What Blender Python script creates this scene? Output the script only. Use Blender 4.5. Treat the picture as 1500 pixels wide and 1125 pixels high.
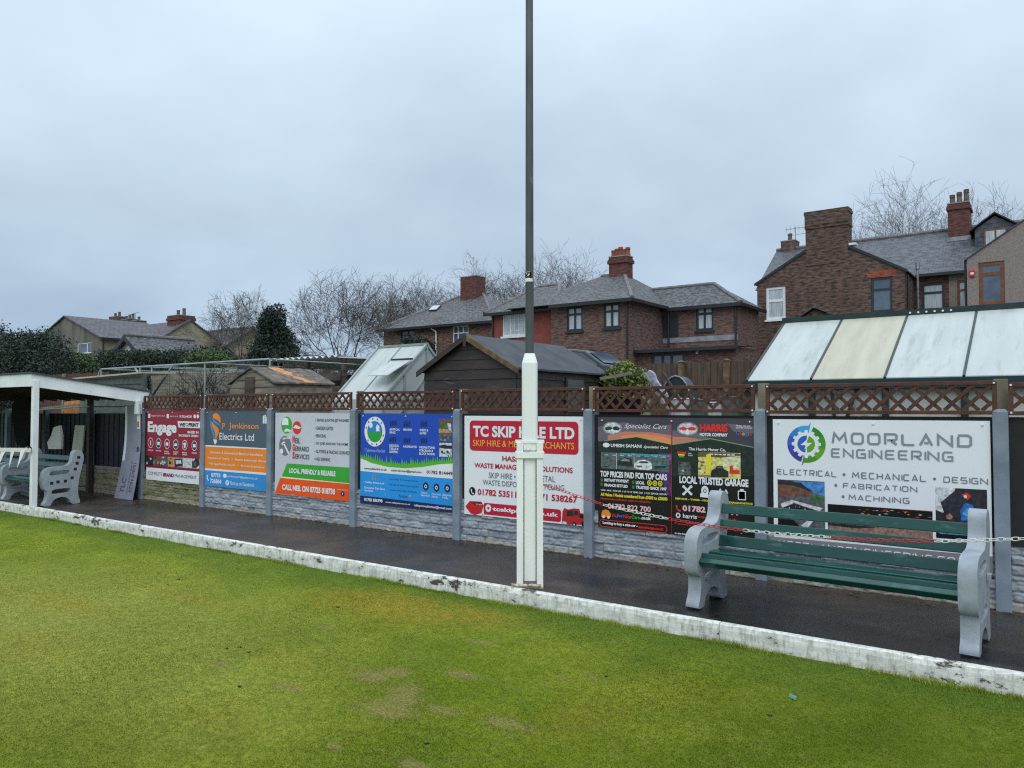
import bpy, bmesh, math, random
import numpy as np
from mathutils import Vector, Matrix

# ------------------------------------------------------------------ camera, sky, sun, exposure
SC = bpy.context.scene
for _o in list(bpy.data.objects):
    bpy.data.objects.remove(_o, do_unlink=True)
C = SC.collection
R = math.radians
CAMZ, YAW, PITCH, FPX = 1.658, R(35.84), R(1.80), 1127.0

cam = bpy.data.cameras.new('camera')
cam.sensor_width = 36.0
cam.lens = 36.0 * FPX / 1500.0
cam.clip_start = 0.05
cam.clip_end = 3000
camo = bpy.data.objects.new('camera', cam)
C.objects.link(camo)
camo.location = (0, 0, CAMZ)
camo.rotation_euler = (R(90) + PITCH, 0, YAW)
SC.camera = camo

SUN_EL, SUN_AZ = R(48), R(150)          # high and behind the camera, thick cloud over it
W = bpy.data.worlds.new('World')
SC.world = W
W.use_nodes = True
nt = W.node_tree
nt.nodes.clear()
def wn(t, **k):
    n = nt.nodes.new(t)
    for a, b in k.items():
        setattr(n, a, b)
    return n
sky = wn('ShaderNodeTexSky', sky_type='NISHITA', sun_disc=False)
sky.sun_elevation = SUN_EL
sky.sun_rotation = SUN_AZ
sky.air_density = 1.0
sky.dust_density = 4.0
tc = wn('ShaderNodeTexCoord')
sep = wn('ShaderNodeSeparateXYZ')
nt.links.new(tc.outputs['Generated'], sep.inputs[0])
def wmath(op, a, b=None, clamp=False):
    n = wn('ShaderNodeMath', operation=op)
    n.use_clamp = clamp
    for i, v in enumerate((a, b)):
        if v is None: continue
        if isinstance(v, (int, float)): n.inputs[i].default_value = v
        else: nt.links.new(v, n.inputs[i])
    return n.outputs[0]
up = wmath('MAXIMUM', sep.outputs[2], 0.0)
# cloud sheet: project the view direction on a flat layer, so that clouds flatten to the horizon
den = wmath('ADD', up, 0.34)
cx = wmath('DIVIDE', sep.outputs[0], den)
cy = wmath('DIVIDE', sep.outputs[1], den)
comb = wn('ShaderNodeCombineXYZ')
nt.links.new(cx, comb.inputs[0]); nt.links.new(cy, comb.inputs[1])
n1 = wn('ShaderNodeTexNoise'); n1.inputs['Scale'].default_value = 1.25; n1.inputs['Detail'].default_value = 4
n1.inputs['Roughness'].default_value = 0.5; n1.inputs['Distortion'].default_value = 0.3
n2 = wn('ShaderNodeTexNoise'); n2.inputs['Scale'].default_value = 3.6; n2.inputs['Detail'].default_value = 4
n2.inputs['Roughness'].default_value = 0.5
for n in (n1, n2):
    nt.links.new(comb.outputs[0], n.inputs['Vector'])
mixn = wmath('ADD', wmath('MULTIPLY', n1.outputs[0], 0.72), wmath('MULTIPLY', n2.outputs[0], 0.28))
cr = wn('ShaderNodeValToRGB')
cr.color_ramp.elements[0].position = 0.30; cr.color_ramp.elements[0].color = (4.6, 5.65, 7.15, 1)
cr.color_ramp.elements[1].position = 0.68; cr.color_ramp.elements[1].color = (6.6, 7.95, 9.5, 1)
nt.links.new(mixn, cr.inputs[0])
# overcast sky: brighter towards the zenith, bluer and darker low down
gr = wn('ShaderNodeValToRGB')
gr.color_ramp.elements[0].position = 0.0; gr.color_ramp.elements[0].color = (0.74, 0.83, 0.88, 1)
gr.color_ramp.elements[1].position = 1.0; gr.color_ramp.elements[1].color = (2.5, 2.4, 2.2, 1)
e = gr.color_ramp.elements.new(0.22); e.color = (0.95, 0.97, 0.97, 1)
e = gr.color_ramp.elements.new(0.47); e.color = (1.30, 1.30, 1.24, 1)
nt.links.new(up, gr.inputs[0])
mul = wn('ShaderNodeMix', data_type='RGBA', blend_type='MULTIPLY')
mul.inputs[0].default_value = 1
nt.links.new(cr.outputs[0], mul.inputs[6]); nt.links.new(gr.outputs[0], mul.inputs[7])
mx = wn('ShaderNodeMix', data_type='RGBA')
mx.inputs[0].default_value = 0.94
nt.links.new(sky.outputs[0], mx.inputs[6]); nt.links.new(mul.outputs[2], mx.inputs[7])
bg = wn('ShaderNodeBackground'); bg.inputs[1].default_value = 0.10
nt.links.new(mx.outputs[2], bg.inputs[0])
wo = wn('ShaderNodeOutputWorld')
nt.links.new(bg.outputs[0], wo.inputs[0])

sl = bpy.data.lights.new('sun', 'SUN')
sl.energy = 1.1
sl.angle = R(50)
sl.color = (1.0, 0.97, 0.93)
so = bpy.data.objects.new('sun', sl)
C.objects.link(so)
so.location = (0, -20, 30)
_sd = Vector((math.sin(SUN_AZ) * math.cos(SUN_EL), math.cos(SUN_AZ) * math.cos(SUN_EL), math.sin(SUN_EL)))
so.rotation_euler = _sd.to_track_quat('Z', 'Y').to_euler()

SC.view_settings.view_transform = 'Standard'
SC.view_settings.look = 'None'
SC.view_settings.gamma = 1.0
SC.view_settings.exposure = 0.0
SC.render.engine = 'CYCLES'
SC.cycles.max_bounces = 6
SC.cycles.pixel_filter_type = 'BLACKMAN_HARRIS'
SC.cycles.filter_width = 1.2
SC.cycles.use_denoising = False

# ------------------------------------------------------------------ helpers
CY, SY, CP, SP = math.cos(YAW), math.sin(YAW), math.cos(PITCH), math.sin(PITCH)
FW = Vector((-SY * CP, CY * CP, SP)); RT = Vector((CY, SY, 0)); UPV = RT.cross(FW)
def at(px, py, Y=None, Z=None, X=None, d=None):
    """world point seen at photo pixel (px,py) on a plane Y=, Z=, X= or at depth d"""
    D = FW + RT * ((px - 750) / FPX) - UPV * ((py - 562.5) / FPX)
    if Y is not None: k = Y / D.y
    elif X is not None: k = X / D.x
    elif Z is not None: k = (Z - CAMZ) / D.z
    else: k = d
    return Vector((0, 0, CAMZ)) + D * k

def S(r, g, b, k=1.0):
    f = lambda c: (c / 255 / 12.92 if c <= 10 else ((c / 255 + 0.055) / 1.055) ** 2.4) * k
    return (f(r), f(g), f(b))

def tri_fill(loops):
    bm = bmesh.new()
    es = []
    for lp in loops:
        vs = [bm.verts.new((p[0], p[1], 0)) for p in lp]
        for i in range(len(vs)):
            es.append(bm.edges.new((vs[i], vs[(i + 1) % len(vs)])))
    bmesh.ops.triangle_fill(bm, edges=es, use_beauty=True)
    bm.verts.index_update()
    v = [(p.co.x, p.co.y) for p in bm.verts]
    f = [tuple(q.index for q in fc.verts) for fc in bm.faces]
    bm.free()
    return v, f

class MB:
    def __init__(s):
        s.v, s.f, s.m = [], [], []
    def add(s, vs, fs, m=0):
        b = len(s.v)
        s.v += [tuple(p) for p in vs]
        s.f += [tuple(i + b for i in q) for q in fs]
        s.m += [m] * len(fs)
        return s
    def box(s, x0, x1, y0, y1, z0, z1, m=0):
        return s.add([(x0, y0, z0), (x1, y0, z0), (x1, y1, z0), (x0, y1, z0), (x0, y0, z1), (x1, y0, z1), (x1, y1, z1), (x0, y1, z1)],
                     [(0, 3, 2, 1), (4, 5, 6, 7), (0, 1, 5, 4), (1, 2, 6, 5), (2, 3, 7, 6), (3, 0, 4, 7)], m)
    def beam(s, p, q, w, h, m=0, up=(0, 0, 1)):
        p, q = Vector(p), Vector(q)
        d = (q - p).normalized()
        u = Vector(up)
        if abs(d.dot(u)) > .99: u = Vector((0, 1, 0))
        a = d.cross(u).normalized() * (w / 2)
        b = a.cross(d).normalized() * (h / 2)
        return s.add([p - a - b, p + a - b, p + a + b, p - a + b, q - a - b, q + a - b, q + a + b, q - a + b],
                     [(0, 1, 2, 3), (7, 6, 5, 4), (0, 4, 5, 1), (1, 5, 6, 2), (2, 6, 7, 3), (3, 7, 4, 0)], m)
    def tube(s, p, q, r0, r1=None, n=8, m=0, cap=True):
        p, q = Vector(p), Vector(q)
        if r1 is None: r1 = r0
        d = (q - p).normalized()
        a = d.orthogonal().normalized(); b = d.cross(a)
        vs = []
        for c, r in ((p, r0), (q, r1)):
            for i in range(n):
                t = 2 * math.pi * i / n
                vs.append(c + a * (r * math.cos(t)) + b * (r * math.sin(t)))
        fs = [(i, (i + 1) % n, n + (i + 1) % n, n + i) for i in range(n)]
        if cap: fs += [tuple(reversed(range(n))), tuple(range(n, 2 * n))]
        return s.add(vs, fs, m)
    def pipe(s, pts, r, n=8, m=0, closed=False):
        pts = [Vector(p) for p in pts]
        N = len(pts)
        vs = []
        a = None
        for i, p in enumerate(pts):
            if closed: d = (pts[(i + 1) % N] - pts[i - 1]).normalized()
            else: d = (pts[min(i + 1, N - 1)] - pts[max(i - 1, 0)]).normalized()
            a = d.orthogonal().normalized() if a is None else (a - d * a.dot(d)).normalized()
            b = d.cross(a)
            for k in range(n):
                t = 2 * math.pi * k / n
                vs.append(p + a * (r * math.cos(t)) + b * (r * math.sin(t)))
        fs = []
        for i in range(N if closed else N - 1):
            j = (i + 1) % N
            for k in range(n):
                fs.append((i * n + k, i * n + (k + 1) % n, j * n + (k + 1) % n, j * n + k))
        if not closed: fs += [tuple(reversed(range(n))), tuple(range((N - 1) * n, N * n))]
        return s.add(vs, fs, m)
    def prism(s, pts, vec, m=0):
        pts = [Vector(p) for p in pts]; vec = Vector(vec)
        n = len(pts)
        return s.add(pts + [p + vec for p in pts],
                     [tuple(reversed(range(n))), tuple(range(n, 2 * n))] + [(i, (i + 1) % n, n + (i + 1) % n, n + i) for i in range(n)], m)
    def poly(s, pts, m=0):
        return s.add(pts, [tuple(range(len(pts)))], m)
    @staticmethod
    def chaikin(pts, n=2):
        for _ in range(n):
            q = []
            for a, b in zip(pts, pts[1:] + pts[:1]):
                L = math.hypot(b[0] - a[0], b[1] - a[1])
                if L < .012: q += [((a[0] + b[0]) / 2, (a[1] + b[1]) / 2)]
                else: q += [(a[0] * .75 + b[0] * .25, a[1] * .75 + b[1] * .25), (a[0] * .25 + b[0] * .75, a[1] * .25 + b[1] * .75)]
            pts = q
        return pts
    def ball(s, c, rx, ry, rz, n=10, k=6, m=0):
        vs, fs = [], []
        for i in range(k + 1):
            ph = math.pi * i / k
            for j in range(n):
                t = 2 * math.pi * j / n
                vs.append((c[0] + rx * math.sin(ph) * math.cos(t), c[1] + ry * math.sin(ph) * math.sin(t), c[2] + rz * math.cos(ph)))
        for i in range(k):
            for j in range(n):
                fs.append((i * n + j, i * n + (j + 1) % n, (i + 1) * n + (j + 1) % n, (i + 1) * n + j))
        return s.add(vs, fs, m)
    def holed(s, outer, holes, fn, vec, m=0):
        """flat outline with holes, placed by fn(u,v), extruded by vec"""
        v, f = tri_fill([outer] + holes)
        vec = Vector(vec)
        A = [Vector(fn(*p)) for p in v]
        n = len(A)
        s.add(A + [p + vec for p in A], [tuple(reversed(q)) for q in f] + [tuple(i + n for i in q) for q in f], m)
        for lp in [outer] + holes:
            P = [Vector(fn(*p)) for p in lp]
            k = len(P)
            s.add(P + [p + vec for p in P], [(i, (i + 1) % k, k + (i + 1) % k, k + i) for i in range(k)], m)
        return s
    def build(s, name, mats, parent=None, smooth=False, bevel=0, label=None, uv=True, fix=True, weld=False):
        if not isinstance(mats, (list, tuple)): mats = [mats]
        off = Vector((0, 0, 0))
        p = parent
        while p is not None:
            off += p.location; p = p.parent
        me = bpy.data.meshes.new(name)
        me.from_pydata([(a[0] - off.x, a[1] - off.y, a[2] - off.z) for a in s.v], [], s.f)
        for mt in mats: me.materials.append(mt)
        me.polygons.foreach_set('material_index', s.m)
        if fix or weld:
            bm = bmesh.new(); bm.from_mesh(me)
            if weld: bmesh.ops.remove_doubles(bm, verts=bm.verts, dist=1e-4)
            bmesh.ops.recalc_face_normals(bm, faces=bm.faces)
            bm.to_mesh(me); bm.free()
        if uv:
            ul = me.uv_layers.new(name='UVMap')
            for pl in me.polygons:
                nn = pl.normal
                t = Vector((0, 0, 1)).cross(nn)
                t = Vector((1, 0, 0)) if t.length < 0.02 else t.normalized()
                b = nn.cross(t)
                for li in pl.loop_indices:
                    co = me.vertices[me.loops[li].vertex_index].co
                    ul.data[li].uv = (co.dot(t), co.dot(b))
        if smooth:
            me.polygons.foreach_set('use_smooth', [True] * len(me.polygons))
            if smooth == 'angle': me.set_sharp_from_angle(angle=R(38))
        o = bpy.data.objects.new(name, me)
        C.objects.link(o)
        if parent is not None: o.parent = parent
        if bevel:
            md = o.modifiers.new('bevel', 'BEVEL'); md.width = bevel; md.segments = 2; md.limit_method = 'ANGLE'; md.angle_limit = R(45)
        if label: o['label'] = label
        return o

def big_mesh(name, v, f, mats, parent=None, smooth=False, mi=None):
    """triangles or quads from numpy arrays, fast"""
    me = bpy.data.meshes.new(name)
    k = f.shape[1]
    off = Vector((0, 0, 0)); p = parent
    while p is not None:
        off += p.location; p = p.parent
    v = v - np.array(off)
    me.vertices.add(len(v)); me.vertices.foreach_set('co', v.astype(np.float32).ravel())
    me.loops.add(f.size); me.loops.foreach_set('vertex_index', f.astype(np.int32).ravel())
    me.polygons.add(len(f)); me.polygons.foreach_set('loop_start', np.arange(0, f.size, k, dtype=np.int32))
    me.polygons.foreach_set('loop_total', np.full(len(f), k, dtype=np.int32))
    for mt in (mats if isinstance(mats, (list, tuple)) else [mats]): me.materials.append(mt)
    if mi is not None: me.polygons.foreach_set('material_index', mi.astype(np.int32))
    if smooth: me.polygons.foreach_set('use_smooth', np.ones(len(f), dtype=bool))
    me.update(); me.validate()
    o = bpy.data.objects.new(name, me); C.objects.link(o)
    if parent is not None: o.parent = parent
    return o

def tag(o, label, cat, group=None):
    o['label'] = label; o['category'] = cat
    if group: o['group'] = group
    return o
def thing(name, label, cat, loc=(0, 0, 0), group=None):
    o = bpy.data.objects.new(name, None); C.objects.link(o)
    o.location = loc; o.empty_display_size = 0.2
    return tag(o, label, cat, group)
def struct(o):
    o['kind'] = 'structure'; return o
def stuff(o):
    o['kind'] = 'stuff'; return o
def dup(o, parent=None):
    c = o.copy(); C.objects.link(c)
    if parent is not None: c.parent = parent
    for ch in list(o.children): dup(ch, c)
    return c

# ------------------------------------------------------------------ materials
def newmat(name):
    m = bpy.data.materials.new(name); m.use_nodes = True
    t = m.node_tree; t.nodes.clear()
    o = t.nodes.new('ShaderNodeOutputMaterial'); b = t.nodes.new('ShaderNodeBsdfPrincipled')
    t.links.new(b.outputs[0], o.inputs[0])
    return m, t, b
class NT:
    """small node-building shorthand"""
    def __init__(s, t): s.t = t
    def n(s, ty, ins=None, **k):
        n = s.t.nodes.new(ty)
        for a, b in k.items(): setattr(n, a, b)
        for a, b in (ins or {}).items(): s.set(n.inputs[a], b)
        return n
    def set(s, i, v):
        if isinstance(v, bpy.types.NodeSocket): s.t.links.new(v, i)
        elif isinstance(v, (tuple, list)) and len(v) == 3 and i.type == 'RGBA': i.default_value = (*v, 1)
        else: i.default_value = v
    def coord(s, which='Object', sc=(1, 1, 1), loc=(0, 0, 0), rot=(0, 0, 0)):
        c = s.n('ShaderNodeTexCoord')
        return s.n('ShaderNodeMapping', {0: c.outputs[which], 1: loc, 2: rot, 3: sc}).outputs[0]
    def noise(s, vec, scale, detail=4, rough=.55, dist=0):
        return s.n('ShaderNodeTexNoise', {'Vector': vec, 'Scale': scale, 'Detail': detail, 'Roughness': rough, 'Distortion': dist}).outputs[0]
    def ramp(s, f, a, b, ca=(0, 0, 0), cb=(1, 1, 1)):
        r = s.n('ShaderNodeValToRGB', {0: f})
        r.color_ramp.elements[0].position = a; r.color_ramp.elements[0].color = (*ca, 1)
        r.color_ramp.elements[1].position = b; r.color_ramp.elements[1].color = (*cb, 1)
        return r.outputs[0]
    def mix(s, f, a, b, mode='MIX'):
        n = s.n('ShaderNodeMix', data_type='RGBA', blend_type=mode)
        s.set(n.inputs[0], f); s.set(n.inputs[6], a); s.set(n.inputs[7], b)
        return n.outputs[2]
    def math(s, op, a, b=0.0, clamp=False):
        n = s.n('ShaderNodeMath', operation=op); n.use_clamp = clamp
        s.set(n.inputs[0], a); s.set(n.inputs[1], b)
        return n.outputs[0]
    def bump(s, h, strength, dist=.01, nrm=None):
        n = s.n('ShaderNodeBump', {'Height': h, 'Strength': strength, 'Distance': dist})
        if nrm is not None: s.set(n.inputs['Normal'], nrm)
        return n.outputs[0]

def mat(name, c1, c2=None, scale=6, rough=.65, bump=.0, bscale=60, bdist=.01, spec=.5, metal=0, a=.35, b=.65, sc=(1, 1, 1),
        dirt=None, dscale=3, da=.55, db=.7, rvar=.12, coat=0):
    m, t, p = newmat(name); N = NT(t)
    v = N.coord('Object', sc)
    if c2 is None: c2 = tuple(x * .82 for x in c1)
    f = N.ramp(N.noise(v, scale), a, b)
    col = N.mix(f, c1, c2)
    if dirt is not None:
        df = N.ramp(N.noise(v, dscale, 6, .65), da, db)
        col = N.mix(df, col, dirt)
    t.links.new(col, p.inputs['Base Color'])
    rf = N.noise(v, scale * 2.3, 3)
    t.links.new(N.math('ADD', N.math('MULTIPLY', rf, rvar * 2), rough - rvar, True), p.inputs['Roughness'])
    p.inputs['Metallic'].default_value = metal
    p.inputs['Specular IOR Level'].default_value = spec
    if coat: p.inputs['Coat Weight'].default_value = coat
    if bump:
        t.links.new(N.bump(N.noise(v, bscale, 5, .6), bump, bdist), p.inputs['Normal'])
    return m

def brickmat(name, c1, c2, mortar, w=.225, h=.075, ms=.010, rough=.85, bump=.5, var=.35, c3=None, offset=.5, spec=.3, stain=.25, bias=0.0):
    m, t, p = newmat(name); N = NT(t)
    uv = N.coord('UV')
    br = N.n('ShaderNodeTexBrick', {'Vector': uv, 'Color1': c1, 'Color2': c2, 'Mortar': mortar, 'Scale': 1.0, 'Mortar Size': ms,
                                    'Mortar Smooth': .3, 'Bias': bias, 'Brick Width': w, 'Row Height': h}, offset=offset)
    ov = N.coord('Object')
    # per-brick variation: noise sampled on brick-sized cells
    ws = N.n('ShaderNodeMapping', {0: uv, 3: (1 / w, 1 / h, 1)}).outputs[0]
    wn_ = N.n('ShaderNodeTexNoise', {'Vector': ws, 'Scale': .9, 'Detail': 1}).outputs[0]
    col = N.mix(N.ramp(wn_, .4, .68), br.outputs[0], c3 if c3 else tuple(x * .55 for x in c1))
    col = N.mix(N.math('MULTIPLY', N.ramp(N.noise(ov, .7, 5, .6), .4, .75), stain), col, tuple(x * .35 for x in c2))
    t.links.new(col, p.inputs['Base Color'])
    p.inputs['Roughness'].default_value = rough
    p.inputs['Specular IOR Level'].default_value = spec
    hgt = N.math('ADD', N.math('MULTIPLY', br.outputs[1], -1.0), N.math('MULTIPLY', N.noise(uv, 60, 3), .4))
    t.links.new(N.bump(hgt, bump, .012), p.inputs['Normal'])
    return m

M = {}
M['post'] = mat('painted_grey_concrete', S(135, 146, 160), S(112, 123, 136), 4, .7, .25, 45, .004, dirt=S(92, 98, 98), dscale=5, da=.6, db=.8)
M['post_wood'] = mat('pale_weathered_timber', S(140, 132, 112), S(105, 98, 82), 6, .8, .3, 40, sc=(1, 1, .2))
M['trellis'] = mat('red_brown_stained_wood', S(96, 52, 38), S(66, 36, 28), 12, .55, .2, 60, sc=(1, 1, 1), dirt=S(60, 44, 36), dscale=9, da=.6, db=.8)
M['lath'] = mat('red_brown_lath', S(94, 51, 37), S(62, 34, 26), 14, .6, .2, 70)
M['dark_panel'] = mat('black_fence_panel', S(34, 34, 36), S(24, 24, 27), 5, .7)
M['cap'] = mat('white_screw_cap', S(235, 236, 235), None, 5, .4)
M['white_pvc'] = mat('white_sign_face', S(236, 238, 243), S(231, 234, 240), 1.2, .33, rvar=.04)
M['edge_black'] = mat('sign_edge', S(60, 60, 64), None, 5, .5)
M['galv'] = mat('galvanised_steel', S(150, 155, 158), S(110, 116, 120), 9, .45, .1, 60, metal=.6)
M['black'] = mat('black_plastic', S(14, 14, 15), S(20, 20, 22), 6, .85, spec=.1)
M['navy'] = mat('navy_painted_boards', S(36, 39, 54), S(22, 24, 36), 5, .6, .2, 50, sc=(2, 2, .3))
M['white_paint'] = mat('white_gloss_paint', S(236, 238, 240), S(218, 221, 224), 3, .4, .08, 40, .004, dirt=S(150, 150, 142), dscale=6, da=.66, db=.8)
M['pole_white'] = mat('worn_white_steel_paint', S(244, 246, 242), S(230, 233, 228), 3.5, .4, .12, 50, .003, dirt=S(148, 138, 112), dscale=4.5, da=.62, db=.78, sc=(1, 1, .35))
M['rust'] = mat('rusty_painted_steel', S(150, 120, 82), S(205, 200, 184), 26, .8, .3, 90, a=.42, b=.58)
M['pole_grey'] = mat('weathered_steel_pole', S(86, 92, 92), S(54, 58, 60), 5, .55, .1, 60, .003, dirt=S(126, 126, 118), dscale=9, da=.62, db=.75, sc=(1, 1, .25))
M['bench_green'] = mat('dark_green_gloss_paint', S(26, 77, 69), S(19, 62, 57), 5, .2, .15, 26, .004, dirt=S(58, 96, 88), dscale=13, da=.58, db=.66, spec=.6, sc=(.3, 1, 1))
M['bench_grey'] = mat('painted_grey_concrete_casting', S(160, 168, 176), S(142, 150, 158), 9, .5, .4, 55, .004, dirt=S(112, 116, 112), dscale=11, da=.66, db=.78)
M['bench_dark'] = mat('dark_rubber', S(38, 36, 30), S(22, 22, 22), 12, .85, .4, 40)
M['red_plastic'] = mat('red_plastic', S(200, 30, 42), S(180, 24, 36), 6, .35, rvar=.05)
M['white_plastic'] = mat('white_plastic', S(232, 230, 222), S(215, 213, 205), 6, .35, rvar=.05)
M['glass'] = mat('window_glass', S(92, 108, 124), S(64, 78, 92), 1.4, .08, spec=.9, rvar=.03)
M['glass_curtain'] = mat('window_glass_over_net_curtain', S(200, 208, 212), S(150, 160, 168), 5, .12, spec=.7, rvar=.04, sc=(6, 1, .3))
M['upvc'] = mat('white_window_frame', S(232, 234, 236), None, 3, .4)
M['anthracite'] = mat('anthracite_window_frame', S(44, 48, 54), None, 3, .45)
M['brown_upvc'] = mat('brown_window_frame', S(128, 74, 42), S(104, 60, 34), 6, .45)
M['gutter'] = mat('black_gutter', S(36, 38, 42), None, 4, .45)
M['lead'] = mat('lead_flashing', S(150, 152, 156), S(118, 120, 126), 4, .6)
M['pot'] = mat('terracotta_pot', S(150, 82, 62), S(112, 62, 50), 5, .8)
M['buffpot'] = mat('buff_chimney_pot', S(112, 98, 88), S(64, 58, 56), 5, .8)
M['brick_brown'] = brickmat('brown_brick', S(128, 94, 82), S(108, 80, 72), S(128, 118, 112), c3=S(88, 66, 62))
M['brick_old'] = brickmat('old_sooty_brick', S(132, 96, 80), S(102, 78, 68), S(112, 104, 96), c3=S(62, 52, 50), w=.24, h=.078, ms=.013, stain=.5)
M['brick_mixed'] = brickmat('mixed_brick', S(142, 104, 88), S(112, 82, 72), S(140, 128, 118), c3=S(84, 62, 56))
M['brick_red'] = brickmat('red_brick', S(168, 84, 64), S(150, 72, 56), S(150, 110, 96), c3=S(124, 62, 50))
M['brick_chim'] = brickmat('chimney_brick', S(124, 76, 66), S(102, 62, 56), S(104, 84, 78), c3=S(78, 52, 48))
M['slate'] = brickmat('slate_roof', S(84, 87, 95), S(68, 71, 79), S(40, 42, 47), w=.28, h=.2, ms=.012, rough=.45, bump=.8, c3=S(100, 102, 108), spec=.4, stain=.35)
M['tiles'] = brickmat('weathered_tile_roof', S(88, 88, 92), S(66, 66, 70), S(38, 38, 41), w=.2, h=.14, ms=.012, rough=.6, bump=.9, c3=S(114, 113, 114), spec=.35, stain=.4)
M['tiles_brown'] = brickmat('brown_tile_roof', S(88, 84, 90), S(76, 72, 78), S(42, 40, 44), w=.3, h=.3, ms=.022, rough=.55, bump=.9, c3=S(100, 96, 102), stain=.3)
M['ridge'] = mat('ridge_tile', S(122, 118, 118), S(92, 90, 92), 4, .7, .2)
M['render_red'] = mat('red_painted_render', S(144, 78, 65), S(126, 66, 56), 3, .85, .3, 90)
M['pebble'] = mat('pebble_dash', S(158, 146, 138), S(116, 106, 102), 38, .9, .9, 45, .02, a=.3, b=.7)
M['render_grey'] = mat('dirty_grey_render', S(116, 112, 102), S(88, 86, 78), 1.2, .9, .3, 30, sc=(1.5, 1.5, .4))
M['render_cream'] = mat('cream_render', S(162, 152, 128), S(142, 132, 110), 2, .9, .2, 30)
M['shed_dark'] = mat('dark_brown_stained_boards', S(62, 50, 46), S(40, 33, 32), 7, .6, .4, 40, sc=(.25, 1, 1.5), dirt=S(110, 98, 88), dscale=6, da=.62, db=.78)
M['felt'] = mat('grey_roofing_felt', S(76, 80, 86), S(60, 63, 69), 3, .8, .4, 120, .004)
M['felt_old'] = mat('old_mossy_roof_felt', S(118, 106, 96), S(74, 70, 68), 9, .85, .5, 60, dirt=S(160, 136, 112), dscale=7, da=.55, db=.7)
M['bare_wood'] = mat('bare_orange_board', S(206, 148, 92), S(176, 118, 70), 9, .75, .2, 40)
M['grey_wood'] = mat('weathered_grey_boards', S(140, 132, 116), S(98, 94, 84), 6, .85, .4, 40, sc=(.3, 1, 2))
M['dark_wood'] = mat('old_dark_timber', S(92, 84, 74), S(52, 48, 44), 5, .85, .4, 40, sc=(.3, 1, 1.5))
M['fence_wood'] = mat('brown_fence_boards', S(96, 78, 66), S(68, 56, 48), 6, .8, .4, 40, sc=(2, 1, .3))
M['orange_wood'] = mat('orange_brown_post', S(150, 92, 56), S(112, 68, 44), 6, .7, .3, 40, sc=(2, 1, .3))
M['poly_white'] = mat('white_polycarbonate', S(186, 191, 188), S(174, 180, 178), 2.2, .3, sc=(3, .5, .5), rvar=.05, dirt=S(140, 144, 136), dscale=3, da=.54, db=.8)
M['poly_cream'] = mat('yellowed_polycarbonate', S(188, 184, 164), S(174, 168, 148), 2.5, .35, sc=(3, .5, .5), dirt=S(150, 142, 122), dscale=4, da=.6, db=.8)
M['poly_grey'] = mat('greyish_clear_sheet', S(196, 202, 194), S(160, 168, 160), 2.0, .3, dirt=S(120, 124, 112), dscale=3)
M['green_frame'] = mat('dark_green_painted_frame', S(30, 54, 52), S(22, 42, 42), 6, .4)
M['alu'] = mat('greenish_aluminium_frame', S(158, 168, 166), S(132, 144, 142), 6, .45, metal=.1)
M['corr'] = mat('corrugated_sheet', S(214, 216, 216), S(176, 180, 182), 3, .5, .1, 30)
M['barge'] = mat('weathered_barge_board', S(126, 100, 66), S(70, 58, 46), 7, .7, .3, 40)
M['bark'] = mat('dark_bark', S(80, 72, 68), S(56, 51, 50), 6, .9, .4, 30)
M['twig'] = mat('bare_twigs', S(104, 94, 90), S(80, 73, 72), 3, .9)
M['conifer'] = mat('dark_evergreen_leaves', (.028, .048, .030), (.010, .021, .014), .8, .7, a=.3, b=.7)
M['hedge'] = mat('hedge_leaves', (.026, .048, .024), (.012, .026, .014), .9, .7, a=.3, b=.7)
M['privet'] = mat('yellow_green_leaves', (.20, .24, .05), (.10, .14, .03), 3, .6)
M['foliage'] = mat('mid_green_leaves', (.10, .15, .045), (.05, .09, .03), 2, .7)
M['grassblade'] = mat('grass_blades', (.33, .385, .055), (.15, .205, .014), 1.3, .8, spec=.08)
M['soil'] = mat('allotment_soil', S(92, 86, 62), S(70, 76, 46), .5, .95, .6, 6, .05)
M['car_paint'] = mat('dark_grey_car_paint', S(52, 58, 64), None, 2, .25, coat=.6)
M['tyre'] = mat('tyre_rubber', S(26, 26, 27), None, 8, .8)
M['litter'] = mat('dead_leaves', S(104, 78, 52), S(60, 46, 34), 8, .9)
M['mesh_green'] = mat('green_netting', S(84, 98, 94), S(66, 80, 76), 4, .8)
M['banner'] = mat('grey_printed_board', S(142, 148, 162), S(124, 130, 146), 2, .5)
# ------------------------------------------------------------------ the setting: ground, lawn, path
def gz(y):
    for (a, za), (b, zb) in zip([(-99, 0), (7.7, .02), (12, .3), (20, 1.2), (25, 2.0), (60, 2.6)], [(7.7, .02), (12, .3), (20, 1.2), (25, 2.0), (60, 2.6), (900, 3.0)]):
        if y <= b: return za + (zb - za) * (y - a) / (b - a)
    return 3.0

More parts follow.
